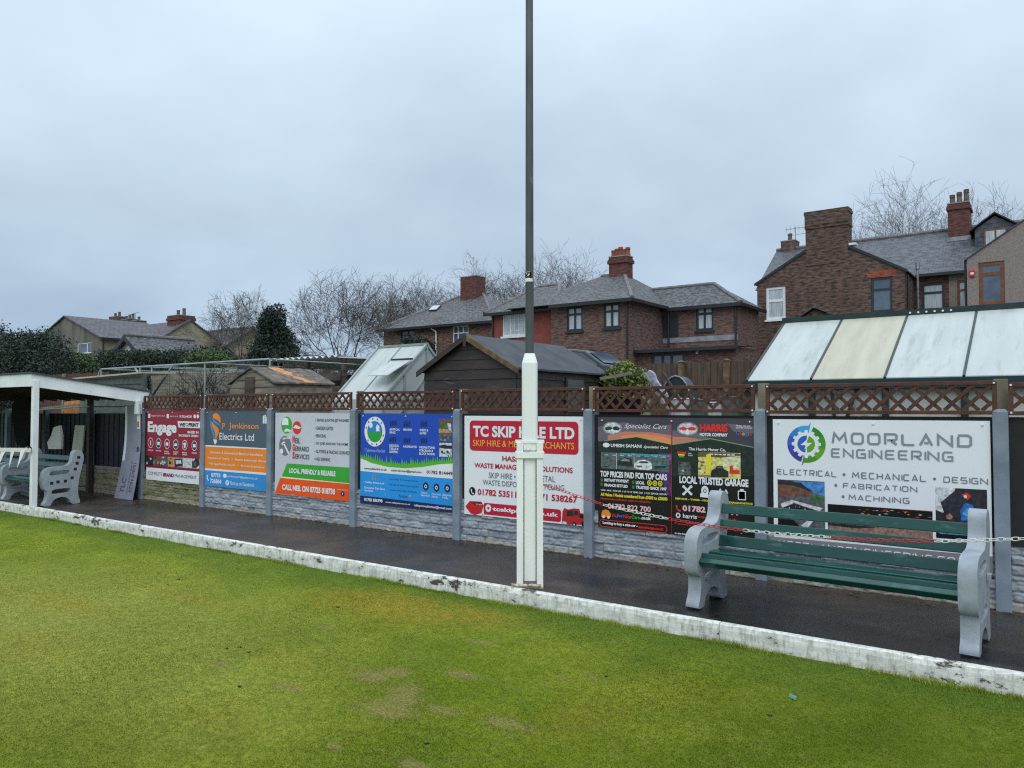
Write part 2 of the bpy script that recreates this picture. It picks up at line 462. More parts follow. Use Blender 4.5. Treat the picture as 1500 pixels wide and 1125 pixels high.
def lawn_material():
    m, t, p = newmat('bowling_green_turf'); N = NT(t)
    v = N.coord('Object')
    n1 = N.noise(v, .55, 5, .55, .4)
    n2 = N.noise(v, 1.7, 5, .6)
    n3 = N.noise(v, 9, 4, .6)
    n4 = N.noise(N.coord('Object', (62, 62, 62)), 1.0, 5, .75)
    col = N.mix(N.ramp(n1, .36, .66), (.215, .290, .014), (.40, .45, .050))
    col = N.mix(N.math('MULTIPLY', N.ramp(n2, .42, .70), .75), col, (.150, .225, .016))
    col = N.mix(N.math('MULTIPLY', N.ramp(n3, .45, .72), .40), col, (.35, .365, .085))
    sp = N.n('ShaderNodeSeparateXYZ', {0: v})
    # lusher strip along the edge board
    strip = N.math('MULTIPLY', N.math('SUBTRACT', N.math('ADD', sp.outputs[1], N.math('MULTIPLY', n2, .9)), 5.35), 1.4, True)
    col = N.mix(N.math('MULTIPLY', strip, .75), col, (.110, .205, .030))
    def blob(px, py, rx, ry, rot, wob, soft):
        c = at(px, py, Z=-.13)
        mp = N.n('ShaderNodeMapping', {0: v, 1: (-c.x, -c.y, 0)}).outputs[0]
        rr = N.n('ShaderNodeMapping', {0: mp, 2: (0, 0, rot), 3: (1 / rx, 1 / ry, 0)}).outputs[0]
        ln = N.n('ShaderNodeVectorMath', {0: rr}, operation='LENGTH').outputs['Value']
        ln = N.math('ADD', ln, N.math('MULTIPLY', N.math('SUBTRACT', N.noise(v, 9, 4, .6), .5), wob))
        return N.ramp(ln, 1 - soft, 1.0, (1, 1, 1), (0, 0, 0))
    # paler, yellower side of the green at the left, darker green at the right
    for (px, py, rx, ry, k, c_) in ((40, 900, 4.2, 2.4, .75, (.56, .56, .13)), (200, 1010, 1.5, .9, .5, (.52, .54, .10)), (1290, 1075, 1.5, .9, .7, (.125, .185, .012)), (1050, 1125, .9, .5, .5, (.14, .20, .012))):
        b = blob(px, py, rx, ry, .2, .9, .9)
        col = N.mix(N.math('MULTIPLY', b, k), col, N.mix(n3, c_, tuple(x * .7 for x in c_)))
    # yellow-brown thin areas
    for (px, py, rx, ry, k) in ((560, 884, 1.2, .6, .95), (640, 895, .8, .35, .7), (720, 902, .6, .3, .7), (60, 875, 1.2, .35, .35), (110, 880, .9, .2, .45), (860, 1045, .35, .5, .5), (430, 960, .7, .3, .3), (330, 1045, .5, .3, .35),
                               (30, 940, .8, .5, .4), (980, 1010, .5, .4, .3), (250, 862, 1.2, .2, .3), (300, 880, 1.0, .2, .35)):
        b = blob(px, py, rx, ry, .3, 1.6, .95)
        col = N.mix(N.math('MULTIPLY', b, k), col, (.46, .35, .045))
    scars = None
    for (px, py, rx, ry, rot) in SCARS:
        b = blob(px, py, rx * 1.15, ry * 1.15, rot, 2.3, .55)
        scars = b if scars is None else N.math('MAXIMUM', scars, b)
    scarcol = N.mix(N.ramp(N.noise(v, 70, 4, .7), .35, .65), (.44, .38, .12), (.17, .14, .045))
    col = N.mix(N.math('MULTIPLY', N.ramp(N.noise(v, 24, 5, .65), .42, .62), .38), col, (.085, .125, .010))
    col = N.mix(N.math('MULTIPLY', scars, .85), col, scarcol)
    col = N.mix(N.math('MULTIPLY', N.ramp(n4, .42, .66), .54), col, (.055, .085, .004))
    t.links.new(col, p.inputs['Base Color'])
    p.inputs['Roughness'].default_value = .75
    p.inputs['Specular IOR Level'].default_value = .06
    nb = N.bump(N.noise(v, 110, 4, .7), 1.0, .02)
    nb = N.bump(n2, .25, .12, nb)
    t.links.new(nb, p.inputs['Normal'])
    return m
SCARS = [(543, 986, .20, .12, .9), (577, 981, .16, .11, .2), (592, 1008, .15, .13, -.4), (568, 1034, .24, .14, .6), (585, 1022, .16, .12, .2), (678, 983, .15, .09, .3), (742, 1055, .16, .09, .4), (648, 1035, .13, .06, .5), (425, 1002, .2, .05, .2),
         (705, 937, .2, .05, .2), (478, 917, .14, .05, .1), (610, 1118, .14, .06, .2), (825, 989, .10, .03, .2), (868, 990, .07, .03, .2), (325, 968, .16, .04, .5), (490, 1087, .08, .04, .5)]
M['lawn'] = lawn_material()

def tarmac_material():
    m, t, p = newmat('wet_tarmac'); N = NT(t)
    v = N.coord('Object')
    big = N.noise(v, .8, 5, .6, .5)
    mid = N.noise(v, 3.2, 5, .65)
    fine = N.noise(v, 85, 3, .7)
    col = N.mix(N.ramp(fine, .35, .7), (.014, .013, .013), (.080, .072, .064))
    col = N.mix(N.math('MULTIPLY', N.ramp(big, .47, .66), .65), col, (.098, .074, .056))
    col = N.mix(N.math('MULTIPLY', N.ramp(mid, .56, .74), .5), col, (.10, .085, .068))
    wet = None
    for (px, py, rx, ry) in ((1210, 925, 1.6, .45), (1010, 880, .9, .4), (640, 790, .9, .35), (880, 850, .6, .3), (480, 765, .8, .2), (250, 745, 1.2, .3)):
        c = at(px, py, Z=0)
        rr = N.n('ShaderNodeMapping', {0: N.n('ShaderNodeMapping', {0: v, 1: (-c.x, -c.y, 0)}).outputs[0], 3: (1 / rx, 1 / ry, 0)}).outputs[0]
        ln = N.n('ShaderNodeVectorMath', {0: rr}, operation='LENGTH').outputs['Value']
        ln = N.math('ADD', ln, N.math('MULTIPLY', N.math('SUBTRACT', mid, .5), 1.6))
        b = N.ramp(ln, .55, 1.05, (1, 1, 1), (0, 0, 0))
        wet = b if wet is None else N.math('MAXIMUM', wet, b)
    vor = N.n('ShaderNodeTexVoronoi', {'Vector': v, 'Scale': 38.0}).outputs[0]
    col = N.mix(N.ramp(vor, .07, .13, (.75, .75, .75), (0, 0, 0)), col, (.22, .21, .19))
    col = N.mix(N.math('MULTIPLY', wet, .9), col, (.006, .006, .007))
    t.links.new(col, p.inputs['Base Color'])
    rf = N.ramp(N.noise(v, 1.1, 4, .6), .38, .66, (.22, .22, .22), (.6, .6, .6))
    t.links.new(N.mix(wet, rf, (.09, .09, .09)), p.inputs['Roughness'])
    p.inputs['Specular IOR Level'].default_value = .21
    nb = N.bump(fine, .45, .006)
    nb = N.bump(mid, .12, .03, nb)
    t.links.new(nb, p.inputs['Normal'])
    return m
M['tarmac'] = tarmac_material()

def edge_material():
    m, t, p = newmat('flaking_white_paint_on_timber'); N = NT(t)
    v = N.coord('Object', (1, 1, 2.2))
    col = N.mix(N.ramp(N.noise(v, 7, 5, .6), .35, .7), S(238, 238, 232), S(196, 196, 188))
    col = N.mix(N.math('MULTIPLY', N.ramp(N.noise(N.coord('Object', (1, 1, .25)), 30, 5, .7), .46, .74), .8), col, S(132, 128, 116))
    fl_ = N.math('ADD', N.noise(N.coord('Object', (.7, 1, 1.5)), 10, 7, .72), N.math('MULTIPLY', N.math('SUBTRACT', N.noise(v, 1.6, 3), .5), .45))
    flake = N.ramp(fl_, .595, .63)
    col = N.mix(flake, col, N.mix(N.noise(v, 50, 2), S(104, 92, 78), S(58, 50, 44)))
    # green algae and splashed soil low down
    sp = N.n('ShaderNodeSeparateXYZ', {0: N.coord('Object')})
    low = N.math('MULTIPLY', N.math('SUBTRACT', N.math('ADD', -.085, N.math('MULTIPLY', N.math('SUBTRACT', N.noise(v, 9, 5, .7), .5), .11)), sp.outputs[2]), 28, True)
    col = N.mix(N.math('MULTIPLY', low, .7), col, S(112, 112, 88))
    t.links.new(col, p.inputs['Base Color'])
    p.inputs['Roughness'].default_value = .6
    t.links.new(N.bump(N.math('ADD', N.noise(v, 40, 5, .6), N.math('MULTIPLY', flake, -.6)), .5, .006), p.inputs['Normal'])
    return m
M['edge'] = edge_material()

def stone_material(name, ca, cb, low, lowk):
    m, t, p = newmat(name); N = NT(t)
    v = N.coord('Object')
    col = N.mix(N.ramp(N.noise(v, 5, 5, .6), .3, .7), ca, cb)
    sp = N.n('ShaderNodeSeparateXYZ', {0: v})
    wear = N.math('MULTIPLY', N.math('SUBTRACT', N.math('ADD', .05, N.math('MULTIPLY', N.math('SUBTRACT', N.noise(v, 8, 5, .7), .42), .3)), sp.outputs[2]), 18, True)
    col = N.mix(N.math('MULTIPLY', wear, lowk), col, low)
    col = N.mix(N.math('MULTIPLY', N.ramp(N.noise(v, 14, 5, .7), .58, .76), .5), col, S(78, 84, 76))
    t.links.new(col, p.inputs['Base Color'])
    p.inputs['Roughness'].default_value = .8
    t.links.new(N.bump(N.noise(v, 55, 5, .65), .5, .008), p.inputs['Normal'])
    return m
M['stone_grey'] = stone_material('grey_painted_rock_face', S(164, 170, 176), S(130, 138, 147), S(172, 162, 142), .85)
M['stone_moss'] = stone_material('mossy_bare_rock_face', S(150, 146, 122), S(84, 92, 44), S(160, 152, 132), .9)
M['stone_bare'] = stone_material('bare_rock_face', S(140, 134, 116), S(100, 98, 84), S(140, 134, 118), .6)

# the open ground behind the fence and all round, one sheet to the horizon
xs = [-900, -300, -120, -80, -60, -50, -40, -30, -22, -16, -11, -7, -3, 2, 8, 20, 60, 300, 900]
ys = [7.52, 8, 9, 10, 12, 16, 20, 24, 28, 34, 42, 60, 120, 400, 900]
g = MB()
vs = [(x, y, gz(y) + (0.06 * math.sin(x * 1.3 + y) if 8 < y < 60 else 0)) for y in ys for x in xs]
g.add(vs, [(j * len(xs) + i, j * len(xs) + i + 1, (j + 1) * len(xs) + i + 1, (j + 1) * len(xs) + i) for j in range(len(ys) - 1) for i in range(len(xs) - 1)])
struct(g.build('ground', M['soil'], smooth=True, uv=False))

# bowling green: gently dished sheet
nx, ny = 90, 60
xl = np.linspace(-60, 12, nx); yl = np.concatenate([np.linspace(-60, 1, 15), np.linspace(1.3, 5.75, ny - 15)])
g = MB()
vs = [(x, y, -.13 - .02 * max(0, min(1, (5.75 - y) / 1.2)) + .006 * math.sin(2.1 * x + y * 1.3) * math.sin(1.7 * y) * min(1, (5.75 - y) / .3)) for y in yl for x in xl]
g.add(vs, [(j * nx + i, j * nx + i + 1, (j + 1) * nx + i + 1, (j + 1) * nx + i) for j in range(ny - 1) for i in range(nx - 1)])
struct(g.build('bowling_green', M['lawn'], smooth=True, uv=False))

g = MB()
nx = 120; xl = np.linspace(-60, 12, nx); yl = np.linspace(5.80, 7.525, 8)
vs = [(x, y, .004 * math.sin(x * 2.3 + y * 3) + (0.012 if y > 7.4 else 0)) for y in yl for x in xl]
g.add(vs, [(j * nx + i, j * nx + i + 1, (j + 1) * nx + i + 1, (j + 1) * nx + i) for j in range(7) for i in range(nx - 1)])
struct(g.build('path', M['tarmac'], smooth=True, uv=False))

# white edging boards along the green
ed = thing('edging', 'low flaking white timber edging between the green and the wet path', 'edging', (-6, 5.76, -.13))
rnd = random.Random(5)
x = -40.0
jt = at(672, 862, Y=5.76).x
cuts = [jt - 2.45 * k for k in range(14, 0, -1)] + [jt + 2.6 * k for k in range(0, 6)]
for a, b in zip(cuts[:-1], cuts[1:]):
    n = 40
    bm_ = MB()
    prof = [(5.738, -.19), (5.736, -.03), (5.742, .006), (5.752, .014), (5.796, .014), (5.802, -.19)]
    vs = []
    dy = rnd.uniform(-.004, .004); dz = rnd.uniform(-.004, .004)
    for i in range(n + 1):
        xx = a + .003 + (b - a - .006) * i / n
        for k, (yy, zz) in enumerate(prof):
            jy = rnd.uniform(-.003, .003) if k < 4 else 0
            jz = (rnd.uniform(-.004, .003) if k in (2, 3) else 0)
            if k in (2, 3) and rnd.random() < .05: jz -= .012
            vs.append((xx, yy + jy + dy, zz + jz + dz))
    k = len(prof)
    fs = [(i * k + j, i * k + j + 1, (i + 1) * k + j + 1, (i + 1) * k + j) for i in range(n) for j in range(k - 1)] + [tuple(range(k)), tuple(n * k + j for j in range(k))]
    bm_.add(vs, fs)
    bm_.build('edging_board', M['edge'], ed, uv=False)

# ------------------------------------------------------------------ boundary fence: posts, rock-faced base panels, dark panels
FY = 7.47
PX = [-21.4, -19.5, -17.6, -15.65, -13.73, -11.78, -9.99, -8.12, -6.23, -4.33, -2.42, -.45, 1.5, 3.4]
fence = thing('boundary_fence', 'long boundary fence of grey concrete posts over rock faced grey base panels', 'fence', (-6, FY, 0))
pm = MB()
pm.prism([(-.055, 7.425, 0), (.055, 7.425, 0), (.055, 7.54, 0), (-.055, 7.54, 0)], (0, 0, 1.625))
pm.add([(-.055, 7.425, 1.625), (.055, 7.425, 1.625), (.055, 7.54, 1.625), (-.055, 7.54, 1.625), (-.035, 7.445, 1.652), (.035, 7.445, 1.652), (.035, 7.54, 1.652), (-.035, 7.54, 1.652)],
       [(4, 5, 6, 7), (0, 1, 5, 4), (1, 2, 6, 5), (2, 3, 7, 6), (3, 0, 4, 7)])
first = None
for i, x in enumerate(PX):
    if first is None:
        first = pm.build('post', M['post'], fence, bevel=.006)
        first.location = (x, 0, 0); src = first
    else:
        o = first.copy(); C.objects.link(o); o.location = (x + random.Random(i).uniform(-.004, .004), 0, random.Random(i).uniform(-.008, .008)); o.parent = fence
    # the mesh is stored relative to the fence root, so shift by +6 in X
for o in [c for c in fence.children if c.name.startswith('post')]:
    o.location.x -= 0
for i, (a, b) in enumerate(zip(PX[:-1], PX[1:])):
    r_ = random.Random(30 + i)
    x0, x1 = a + .05, b - .05
    nxp, nzp = 150, 54
    H = .52
    rows = [0, .085, .17, .255, .30, .385, .46, .53]
    lens = []
    for rw in range(len(rows) - 1):
        c = [x0 - r_.uniform(0, .2)]
        while c[-1] < x1: c.append(c[-1] + r_.uniform(.10, .36))
        lens.append((c, [(r_.uniform(.004, .032), r_.uniform(-.5, .5), r_.uniform(-.6, .6)) for _ in c]))
    vs = np.zeros(((nxp + 1) * (nzp + 1), 3))
    from mathutils import noise as mn
    for jz in range(nzp + 1):
        z = H * jz / nzp
        rw = max(k for k in range(len(rows) - 1) if z >= rows[k] - 1e-6)
        dzr = min(z - rows[rw], rows[rw + 1] - z)
        cs, pr = lens[rw]
        for ix in range(nxp + 1):
            xx = x0 + (x1 - x0) * ix / nxp
            k = max(q for q in range(len(cs)) if cs[q] <= xx)
            e1 = xx - cs[k]; e2 = (cs[k + 1] - xx) if k + 1 < len(cs) else .2
            dd = min(dzr, e1, e2)
            ff = min(1.0, dd / .011) ** .6
            pr0 = pr[k]
            out = ff * (pr0[0] + .22 * pr0[1] * (z - rows[rw] - .04) + .05 * pr0[2] * (e1 - .1)) + ff * .020 * abs(mn.noise((xx * 13, z * 24, i * 3.1))) + .007 * mn.noise((xx * 45, z * 60, i)) - .006
            vs[jz * (nxp + 1) + ix] = (xx, 7.492 - max(-.004, out), z)
    fq = np.array([(jz * (nxp + 1) + ix, jz * (nxp + 1) + ix + 1, (jz + 1) * (nxp + 1) + ix + 1, (jz + 1) * (nxp + 1) + ix) for jz in range(nzp) for ix in range(nxp)])
    mt = M['stone_bare'] if b < -13.7 else (M['stone_moss'] if b < -11.7 else M['stone_grey'])
    o = big_mesh('base_panel', vs, fq, mt, fence, smooth=False)
    if b < -11.7 and a > -14: o['label'] = 'mossy green unpainted rock faced base panel'
    MB().box(x0, x1, 7.498, 7.53, 0, .535).build('base_panel_core', M['post'], fence)
    if b < -13.8 + .2:
        # behind the shelter: navy vertical boards
        pb = MB(); x = x0
        while x < x1 - .02:
            w = min(.095, x1 - x)
            pb.box(x + .004, x + w - .004, 7.50 + .012 * ((int(x * 1000) // 95) % 2), 7.53, .54, 1.55)
            x += .095
        pb.box(x0, x1, 7.531, 7.56, .6, .68); pb.box(x0, x1, 7.531, 7.56, 1.4, 1.48)
        o = pb.build('boarded_panel', M['navy'], fence)
    else:
        MB().box(x0, x1, 7.488, 7.52, .537, 1.585).build('panel', M['dark_panel'], fence)
for i, x in enumerate(PX):
    if x > -13.9:
        MB().box(x - .05, x + .05, 7.545, 7.60, .1, 1.90).build('timber_post', M['post_wood'], fence, bevel=.004)

# ------------------------------------------------------------------ trellis panels on top
def trellis(name, label, x0, x1, z0, z1, seed):
    r_ = random.Random(seed)
    t = thing(name, label, 'trellis', ((x0 + x1) / 2, 7.46, z0), 'brown trellis panels along the fence top')
    fr = MB()
    fw, y0, y1 = .034, 7.440, 7.478
    fr.box(x0, x1, y0, y1, z0, z0 + fw); fr.box(x0, x1, y0, y1, z1 - fw, z1)
    fr.box(x0, x0 + fw, y0 + .002, y1 - .002, z0 + fw, z1 - fw); fr.box(x1 - fw, x1, y0 + .002, y1 - .002, z0 + fw, z1 - fw)
    fr.build('frame', M['trellis'], t, bevel=.003)
    a, b, c, d = x0 + fw, x1 - fw, z0 + fw, z1 - fw
    for sgn, yy in ((1, 7.452), (-1, 7.4625)):
        lm = MB()
        sp = .138; hw = .0125
        h = d - c
        x = a - h + .03
        while x < b:
            # lath from (x,c) to (x+h,d) going up-right for sgn 1, mirrored for -1; clipped to the frame
            p0, p1 = [x, c], [x + h, d]
            if p0[0] < a: p0 = [a, c + (a - x)]
            if p1[0] > b: p1 = [b, c + (b - x)]
            if p1[0] - p0[0] > .02:
                if sgn < 0: p0, p1 = [a + b - p0[0], p0[1]], [a + b - p1[0], p1[1]]
                jj = r_.uniform(-.004, .004)
                lm.beam((p0[0] + jj, yy, p0[1]), (p1[0] + jj, yy, p1[1]), 0.009, .031, up=(-(p1[1] - p0[1]), 0, p1[0] - p0[0]))
            x += sp
        lm.build('lattice', M['lath'], t)
    for (xx, zz) in ((x0 + .018, z1 - .02), (x1 - .018, z1 - .02), (x0 + .018, z0 + .02), (x1 - .018, z0 + .02)):
        MB().tube((xx, 7.441, zz), (xx, 7.431, zz), .010, .007, 8).build('screw_cap', M['cap'], t)
    return t
tl = ['brown trellis panel above the maroon printing sign', 'brown trellis panel above the slate, orange and blue electrician sign', 'brown trellis panel above the grey sign with green and orange bands',
      'brown trellis panel above the royal blue paving sign', 'brown trellis panel behind the white pole, above the skip sign', 'brown trellis panel above the black car and garage sign', 'brown trellis panel above the white engineering sign by the bench',
      'brown trellis panel cut off at the right edge of the photo']
zs = [(1.632, 1.885)] * 4 + [(1.625, 1.892), (1.615, 1.89), (1.605, 1.885), (1.60, 1.865)]
for k in range(8):
    a, b = PX[4 + k], PX[5 + k]
    trellis('trellis_panel', tl[k], a + .058, b - .052 + (.03 if k == 6 else 0), zs[k][0], zs[k][1], k)
# ------------------------------------------------------------------ printed signs
SY_ = 7.458          # front face of the sign boards
PM = {}
def ink(name, col, rough=.35):
    key = name
    if key not in PM:
        if name.startswith('photo_'): PM[key] = mat('print_' + name, tuple(min(1, c * 1.35 + .01) for c in col), tuple(c * .45 for c in col), 26, rough, rvar=.04, a=.32, b=.68)
        else: PM[key] = mat('print_' + name, col, tuple(c * .90 for c in col), 2.0, rough, rvar=.06)
    return PM[key]
WHT = ink('white', S(238, 239, 244)); GRYT = ink('grey_letters', S(118, 122, 134)); DGRY = ink('dark_letters', S(58, 60, 72))

_tc = {}
def glyphs(s, bold, shear, sp):
    """text as flat mesh data, normalised to its own bounding box"""
    key = (s, bold, shear, sp)
    if key in _tc: return _tc[key]
    cu = bpy.data.curves.new('t', 'FONT'); cu.body = s; cu.size = 1; cu.offset = bold; cu.shear = shear; cu.resolution_u = 3; cu.space_character = sp

    cu.dimensions = '2D'; cu.fill_mode = 'BOTH'
    ob = bpy.data.objects.new('t', cu); C.objects.link(ob)
    dg = bpy.context.evaluated_depsgraph_get(); dg.update()
    me = bpy.data.meshes.new_from_object(ob.evaluated_get(dg))
    v = [(p.co.x, p.co.y) for p in me.vertices]; f = [tuple(p.vertices) for p in me.polygons]
    bpy.data.objects.remove(ob, do_unlink=True); bpy.data.curves.remove(cu); bpy.data.meshes.remove(me)
    x0 = min(p[0] for p in v); x1 = max(p[0] for p in v); y0 = min(p[1] for p in v); y1 = max(p[1] for p in v)
    v = [((p[0] - x0) / (x1 - x0), (p[1] - y0) / (y1 - y0)) for p in v]
    _tc[key] = (v, f)
    return v, f

class Sign:
    def __init__(s, name, label, tl, br, bgmat, cat='sign', tilt=0.0):
        a, b = at(*tl, Y=SY_), at(*br, Y=SY_)
        s.x0, s.x1, s.z1, s.z0 = a.x, b.x, a.z, b.z
        s.t = thing(name, label, cat, ((a.x + b.x) / 2, SY_, b.z), 'advertising boards along the fence')
        MB().box(s.x0, s.x1, SY_, SY_ + .006, s.z0, s.z1).build('board', bgmat, s.t)
        s.lay = {}; s.n = 1; s.crop((0, 0), 1)
        for fx in (.03, .5, .97):
            MB().tube((s.x0 + fx * (s.x1 - s.x0), SY_, s.z1 - .035), (s.x0 + fx * (s.x1 - s.x0), SY_ - .012, s.z1 - .035), .010, .007, 8).build('screw_cap', M['cap'], s.t)
    def crop(s, o, k): s.o, s.k = o, k
    def P(s, p):
        q = at(s.o[0] + s.k * p[0], s.o[1] + s.k * p[1], Y=SY_)
        return q.x, q.z
    def mb(s, part, m, layer):
        # every line of text and every logo or photo patch is kept apart; plain panels of one ink go together
        s.k_ = getattr(s, 'k_', 0) + 1
        key = (part, m.name, layer) if part == 'printed_panel' else (part, m.name, layer, s.k_)
        if key not in s.lay: s.lay[key] = (MB(), part, m)
        return s.lay[key][0]
    def poly(s, pts, m, part='printed_panel', layer=1, world=False, holes=()):
        pts = [p if world else s.P(p) for p in pts]
        v, f = tri_fill([pts] + [[p if world else s.P(p) for p in h] for h in holes])
        # keep inside the board
        v = [(min(max(p[0], s.x0), s.x1), min(max(p[1], s.z0), s.z1)) for p in v]
        s.mb(part, m, layer).add([(p[0], SY_ - .0011 * layer, p[1]) for p in v], f)
    def rect(s, tl, br, m, part='printed_panel', layer=1, r=0.0):
        a, b = s.P(tl), s.P(br)
        x0, z1, x1, z0 = a[0], a[1], b[0], b[1]
        if r <= 0: pts = [(x0, z0), (x1, z0), (x1, z1), (x0, z1)]
        else:
            pts = []
            for cx_, cz_, a0 in ((x1 - r, z1 - r, 0), (x0 + r, z1 - r, 90), (x0 + r, z0 + r, 180), (x1 - r, z0 + r, 270)):
                for q in range(6):
                    th = R(a0 + 18 * q); pts.append((cx_ + r * math.cos(th), cz_ + r * math.sin(th)))
        s.poly(pts, m, part, layer, True)
        return x0, x1, z0, z1
    def outline(s, tl, br, m, r, w, layer=3):
        a, b = s.P(tl), s.P(br)
        def ring(k):
            x0, z1, x1, z0 = a[0] + k, a[1] - k, b[0] - k, b[1] + k
            pts = []
            for cx_, cz_, a0 in ((x1 - r + k, z1 - r + k, 0), (x0 + r - k, z1 - r + k, 90), (x0 + r - k, z0 + r - k, 180), (x1 - r + k, z0 + r - k, 270)):
                for q in range(6):
                    th = R(a0 + 18 * q); pts.append((cx_ + (r - k) * math.cos(th), cz_ + (r - k) * math.sin(th)))
            return pts
        s.poly(ring(0), m, 'printed_panel', layer, True, [ring(w)])
    def disc(s, c, r, m, part='logo', layer=2, rz=None, hole=0.0, n=28, a0=0, a1=360):
        cx_, cz_ = s.P(c)
        rx = abs(s.P((c[0] + r, c[1]))[0] - s.P((c[0] - r, c[1]))[0]) / 2
        rz = rx if rz is None else abs(s.P((c[0], c[1] + rz))[1] - s.P((c[0], c[1] - rz))[1]) / 2
        full = abs(a1 - a0) >= 360
        nn = n if full else n + 1
        pts = [(cx_ + rx * math.cos(R(a0 + (a1 - a0) * i / n)), cz_ + rz * math.sin(R(a0 + (a1 - a0) * i / n))) for i in range(nn)]
        if hole and full: s.poly(pts, m, part, layer, True, [[(cx_ + (p[0] - cx_) * hole, cz_ + (p[1] - cz_) * hole) for p in pts]])
        elif hole: s.poly(pts + [(cx_ + (p[0] - cx_) * hole, cz_ + (p[1] - cz_) * hole) for p in reversed(pts)], m, part, layer, True)
        else: s.poly(pts, m, part, layer, True)
    def text(s, string, tl, br, m, bold=.012, shear=0, layer=4, sp=1.0, part='lettering'):
        a, b = s.P(tl), s.P(br)
        v, f = glyphs(string, bold, shear, sp)
        s.mb(part, m, layer).add([(a[0] + p[0] * (b[0] - a[0]), SY_ - .0011 * layer, b[1] + p[1] * (a[1] - b[1])) for p in v], f)
    def photo(s, tl, br, bgm, shapes, layer=2):
        a, b = s.P(tl), s.P(br)
        W_, H_ = b[0] - a[0], a[1] - b[1]
        fn = lambda u, v: (a[0] + u * W_, a[1] - v * H_)
        s.poly([fn(0, 0), fn(1, 0), fn(1, 1), fn(0, 1)], bgm, 'photo', layer, True)
        for i, (m, pts) in enumerate(shapes):
            s.poly([fn(min(1, max(0, u)), min(1, max(0, v))) for u, v in pts], m, 'photo', layer + .25 + .12 * i, True)
    def done(s):
        loose = []
        for mb, part, m in s.lay.values():
            if part in ('lettering', 'printed_panel'): mb.build(part, m, s.t, uv=False, fix=False)
            else: loose.append([part, [min(v[0] for v in mb.v), max(v[0] for v in mb.v), min(v[2] for v in mb.v), max(v[2] for v in mb.v)], [(mb, m)]])
        # patches that overlap make one logo or one photo
        again = True
        while again:
            again = False
            for i in range(len(loose)):
                for j in range(len(loose) - 1, i, -1):
                    A, B = loose[i], loose[j]
                    if A[0] == B[0] and A[1][0] < B[1][1] and B[1][0] < A[1][1] and A[1][2] < B[1][3] and B[1][2] < A[1][3]:
                        A[1] = [min(A[1][0], B[1][0]), max(A[1][1], B[1][1]), min(A[1][2], B[1][2]), max(A[1][3], B[1][3])]
                        A[2] += B[2]; del loose[j]; again = True
        for part, _, L in loose:
            ms = []; o = MB()
            for mb, m in L:
                if m not in ms: ms.append(m)
                o.add(mb.v, mb.f, ms.index(m))
            o.build(part, ms, s.t, uv=False, fix=False)

ORG = ink('orange', S(246, 138, 40)); BLU = ink('sky_blue', S(52, 148, 220)); SLT = ink('slate', S(78, 92, 110)); MAR = ink('maroon', S(150, 18, 52))
RED = ink('red', S(196, 22, 56)); GRN = ink('green', S(58, 172, 58)); VER = ink('vermilion', S(246, 88, 26)); BLK = ink('black', S(18, 18, 20)); YEL = ink('yellow', S(240, 220, 60))
NVY = ink('navy', S(20, 34, 88)); ROY = ink('royal_blue', S(22, 74, 190)); LBL = ink('light_blue', S(36, 152, 232)); HRED = ink('bright_red', S(226, 52, 40)); PNK = ink('pale_red', S(246, 190, 196))
SKN = ink('photo_grey', S(150, 152, 154)); BRN = ink('photo_brown', S(122, 80, 66)); TAN = ink('photo_tan', S(196, 150, 96)); DKB = ink('photo_dark', S(38, 38, 44)); LGR = ink('photo_light', S(214, 216, 220))
PSKY = ink('photo_sky', S(70, 140, 208)); PGRN = ink('photo_green', S(62, 110, 52)); TEAL = ink('photo_teal', S(78, 118, 116)); SIL = ink('photo_silver', S(224, 244, 240)); MID = ink('photo_mid', S(92, 94, 98))
rs = random.Random(12)
def specks(n, cols, box, s0, s1, seed):
    """loose photographic detail: small irregular patches"""
    q = random.Random(seed); out = []
    for _ in range(n):
        u, v = q.uniform(box[0], box[2]), q.uniform(box[1], box[3]); a, b = q.uniform(s0, s1), q.uniform(s0, s1)
        out.append((q.choice(cols), [(u - a, v - b * .3), (u + a * .2, v - b), (u + a, v + b * .4), (u - a * .3, v + b)]))
    return out

# 1 --- maroon printing sign
s = Sign('printing_sign', 'maroon sign with a white bottom strip and a row of round icons', (215.3, 601), (292, 710), MAR)
s.crop((215, 595), .10665)
s.rect((-5, 838), (718, 1085), WHT)
px = [0, 88, 185, 288, 382, 495, 610, 724]
cols = [DKB, BRN, MID, TAN, SKN, LGR, LGR]
for i in range(7):
    sh = [specks(7, [LGR, DKB], (.1, .1, .9, .9), .05, .2, 1), specks(6, [BRN, DKB, SKN], (.1, .1, .9, .9), .1, .2, 2), specks(6, [SKN, DKB, LGR], (.1, .1, .9, .9), .08, .22, 3), specks(6, [DKB, ORG], (.3, .1, .95, .95), .1, .2, 4),
          [(DKB, [(.0, .2), (.9, .1), (1, .8), (.1, 1)]), (LGR, [(.15, .3), (.8, .25), (.85, .6), (.2, .7)])], specks(4, [SKN], (.2, .4, .8, .7), .03, .08, 6), [(DKB, [(.1, .25), (.3, .3), (.5, 0), (.95, 0), (1, .6), (.6, .95), (.15, .95)]), (MID, [(.3, .4), (.6, .3), (.65, .7), (.35, .75)])]][i]
    y0 = 672 + (px[i] + px[i + 1]) / 2 * .068
    s.photo((px[i] if i else -4, y0), (px[i + 1], y0 + 143), cols[i], sh)
s.text('engagecreative.co.uk', (62, 118), (255, 148), WHT, .0, 0)
s.text('weprint.co.uk', (318, 126), (432, 154), WHT, .0, 0)
s.text('01782 640320', (452, 124), (622, 160), WHT, .03)
for q in ((22, 105, 50, 160), (275, 108, 305, 165)): s.rect(q[:2], q[2:], WHT, 'logo', 2)
s.disc((660, 140), 17, WHT, rz=26); s.disc((703, 140), 17, WHT, rz=26)
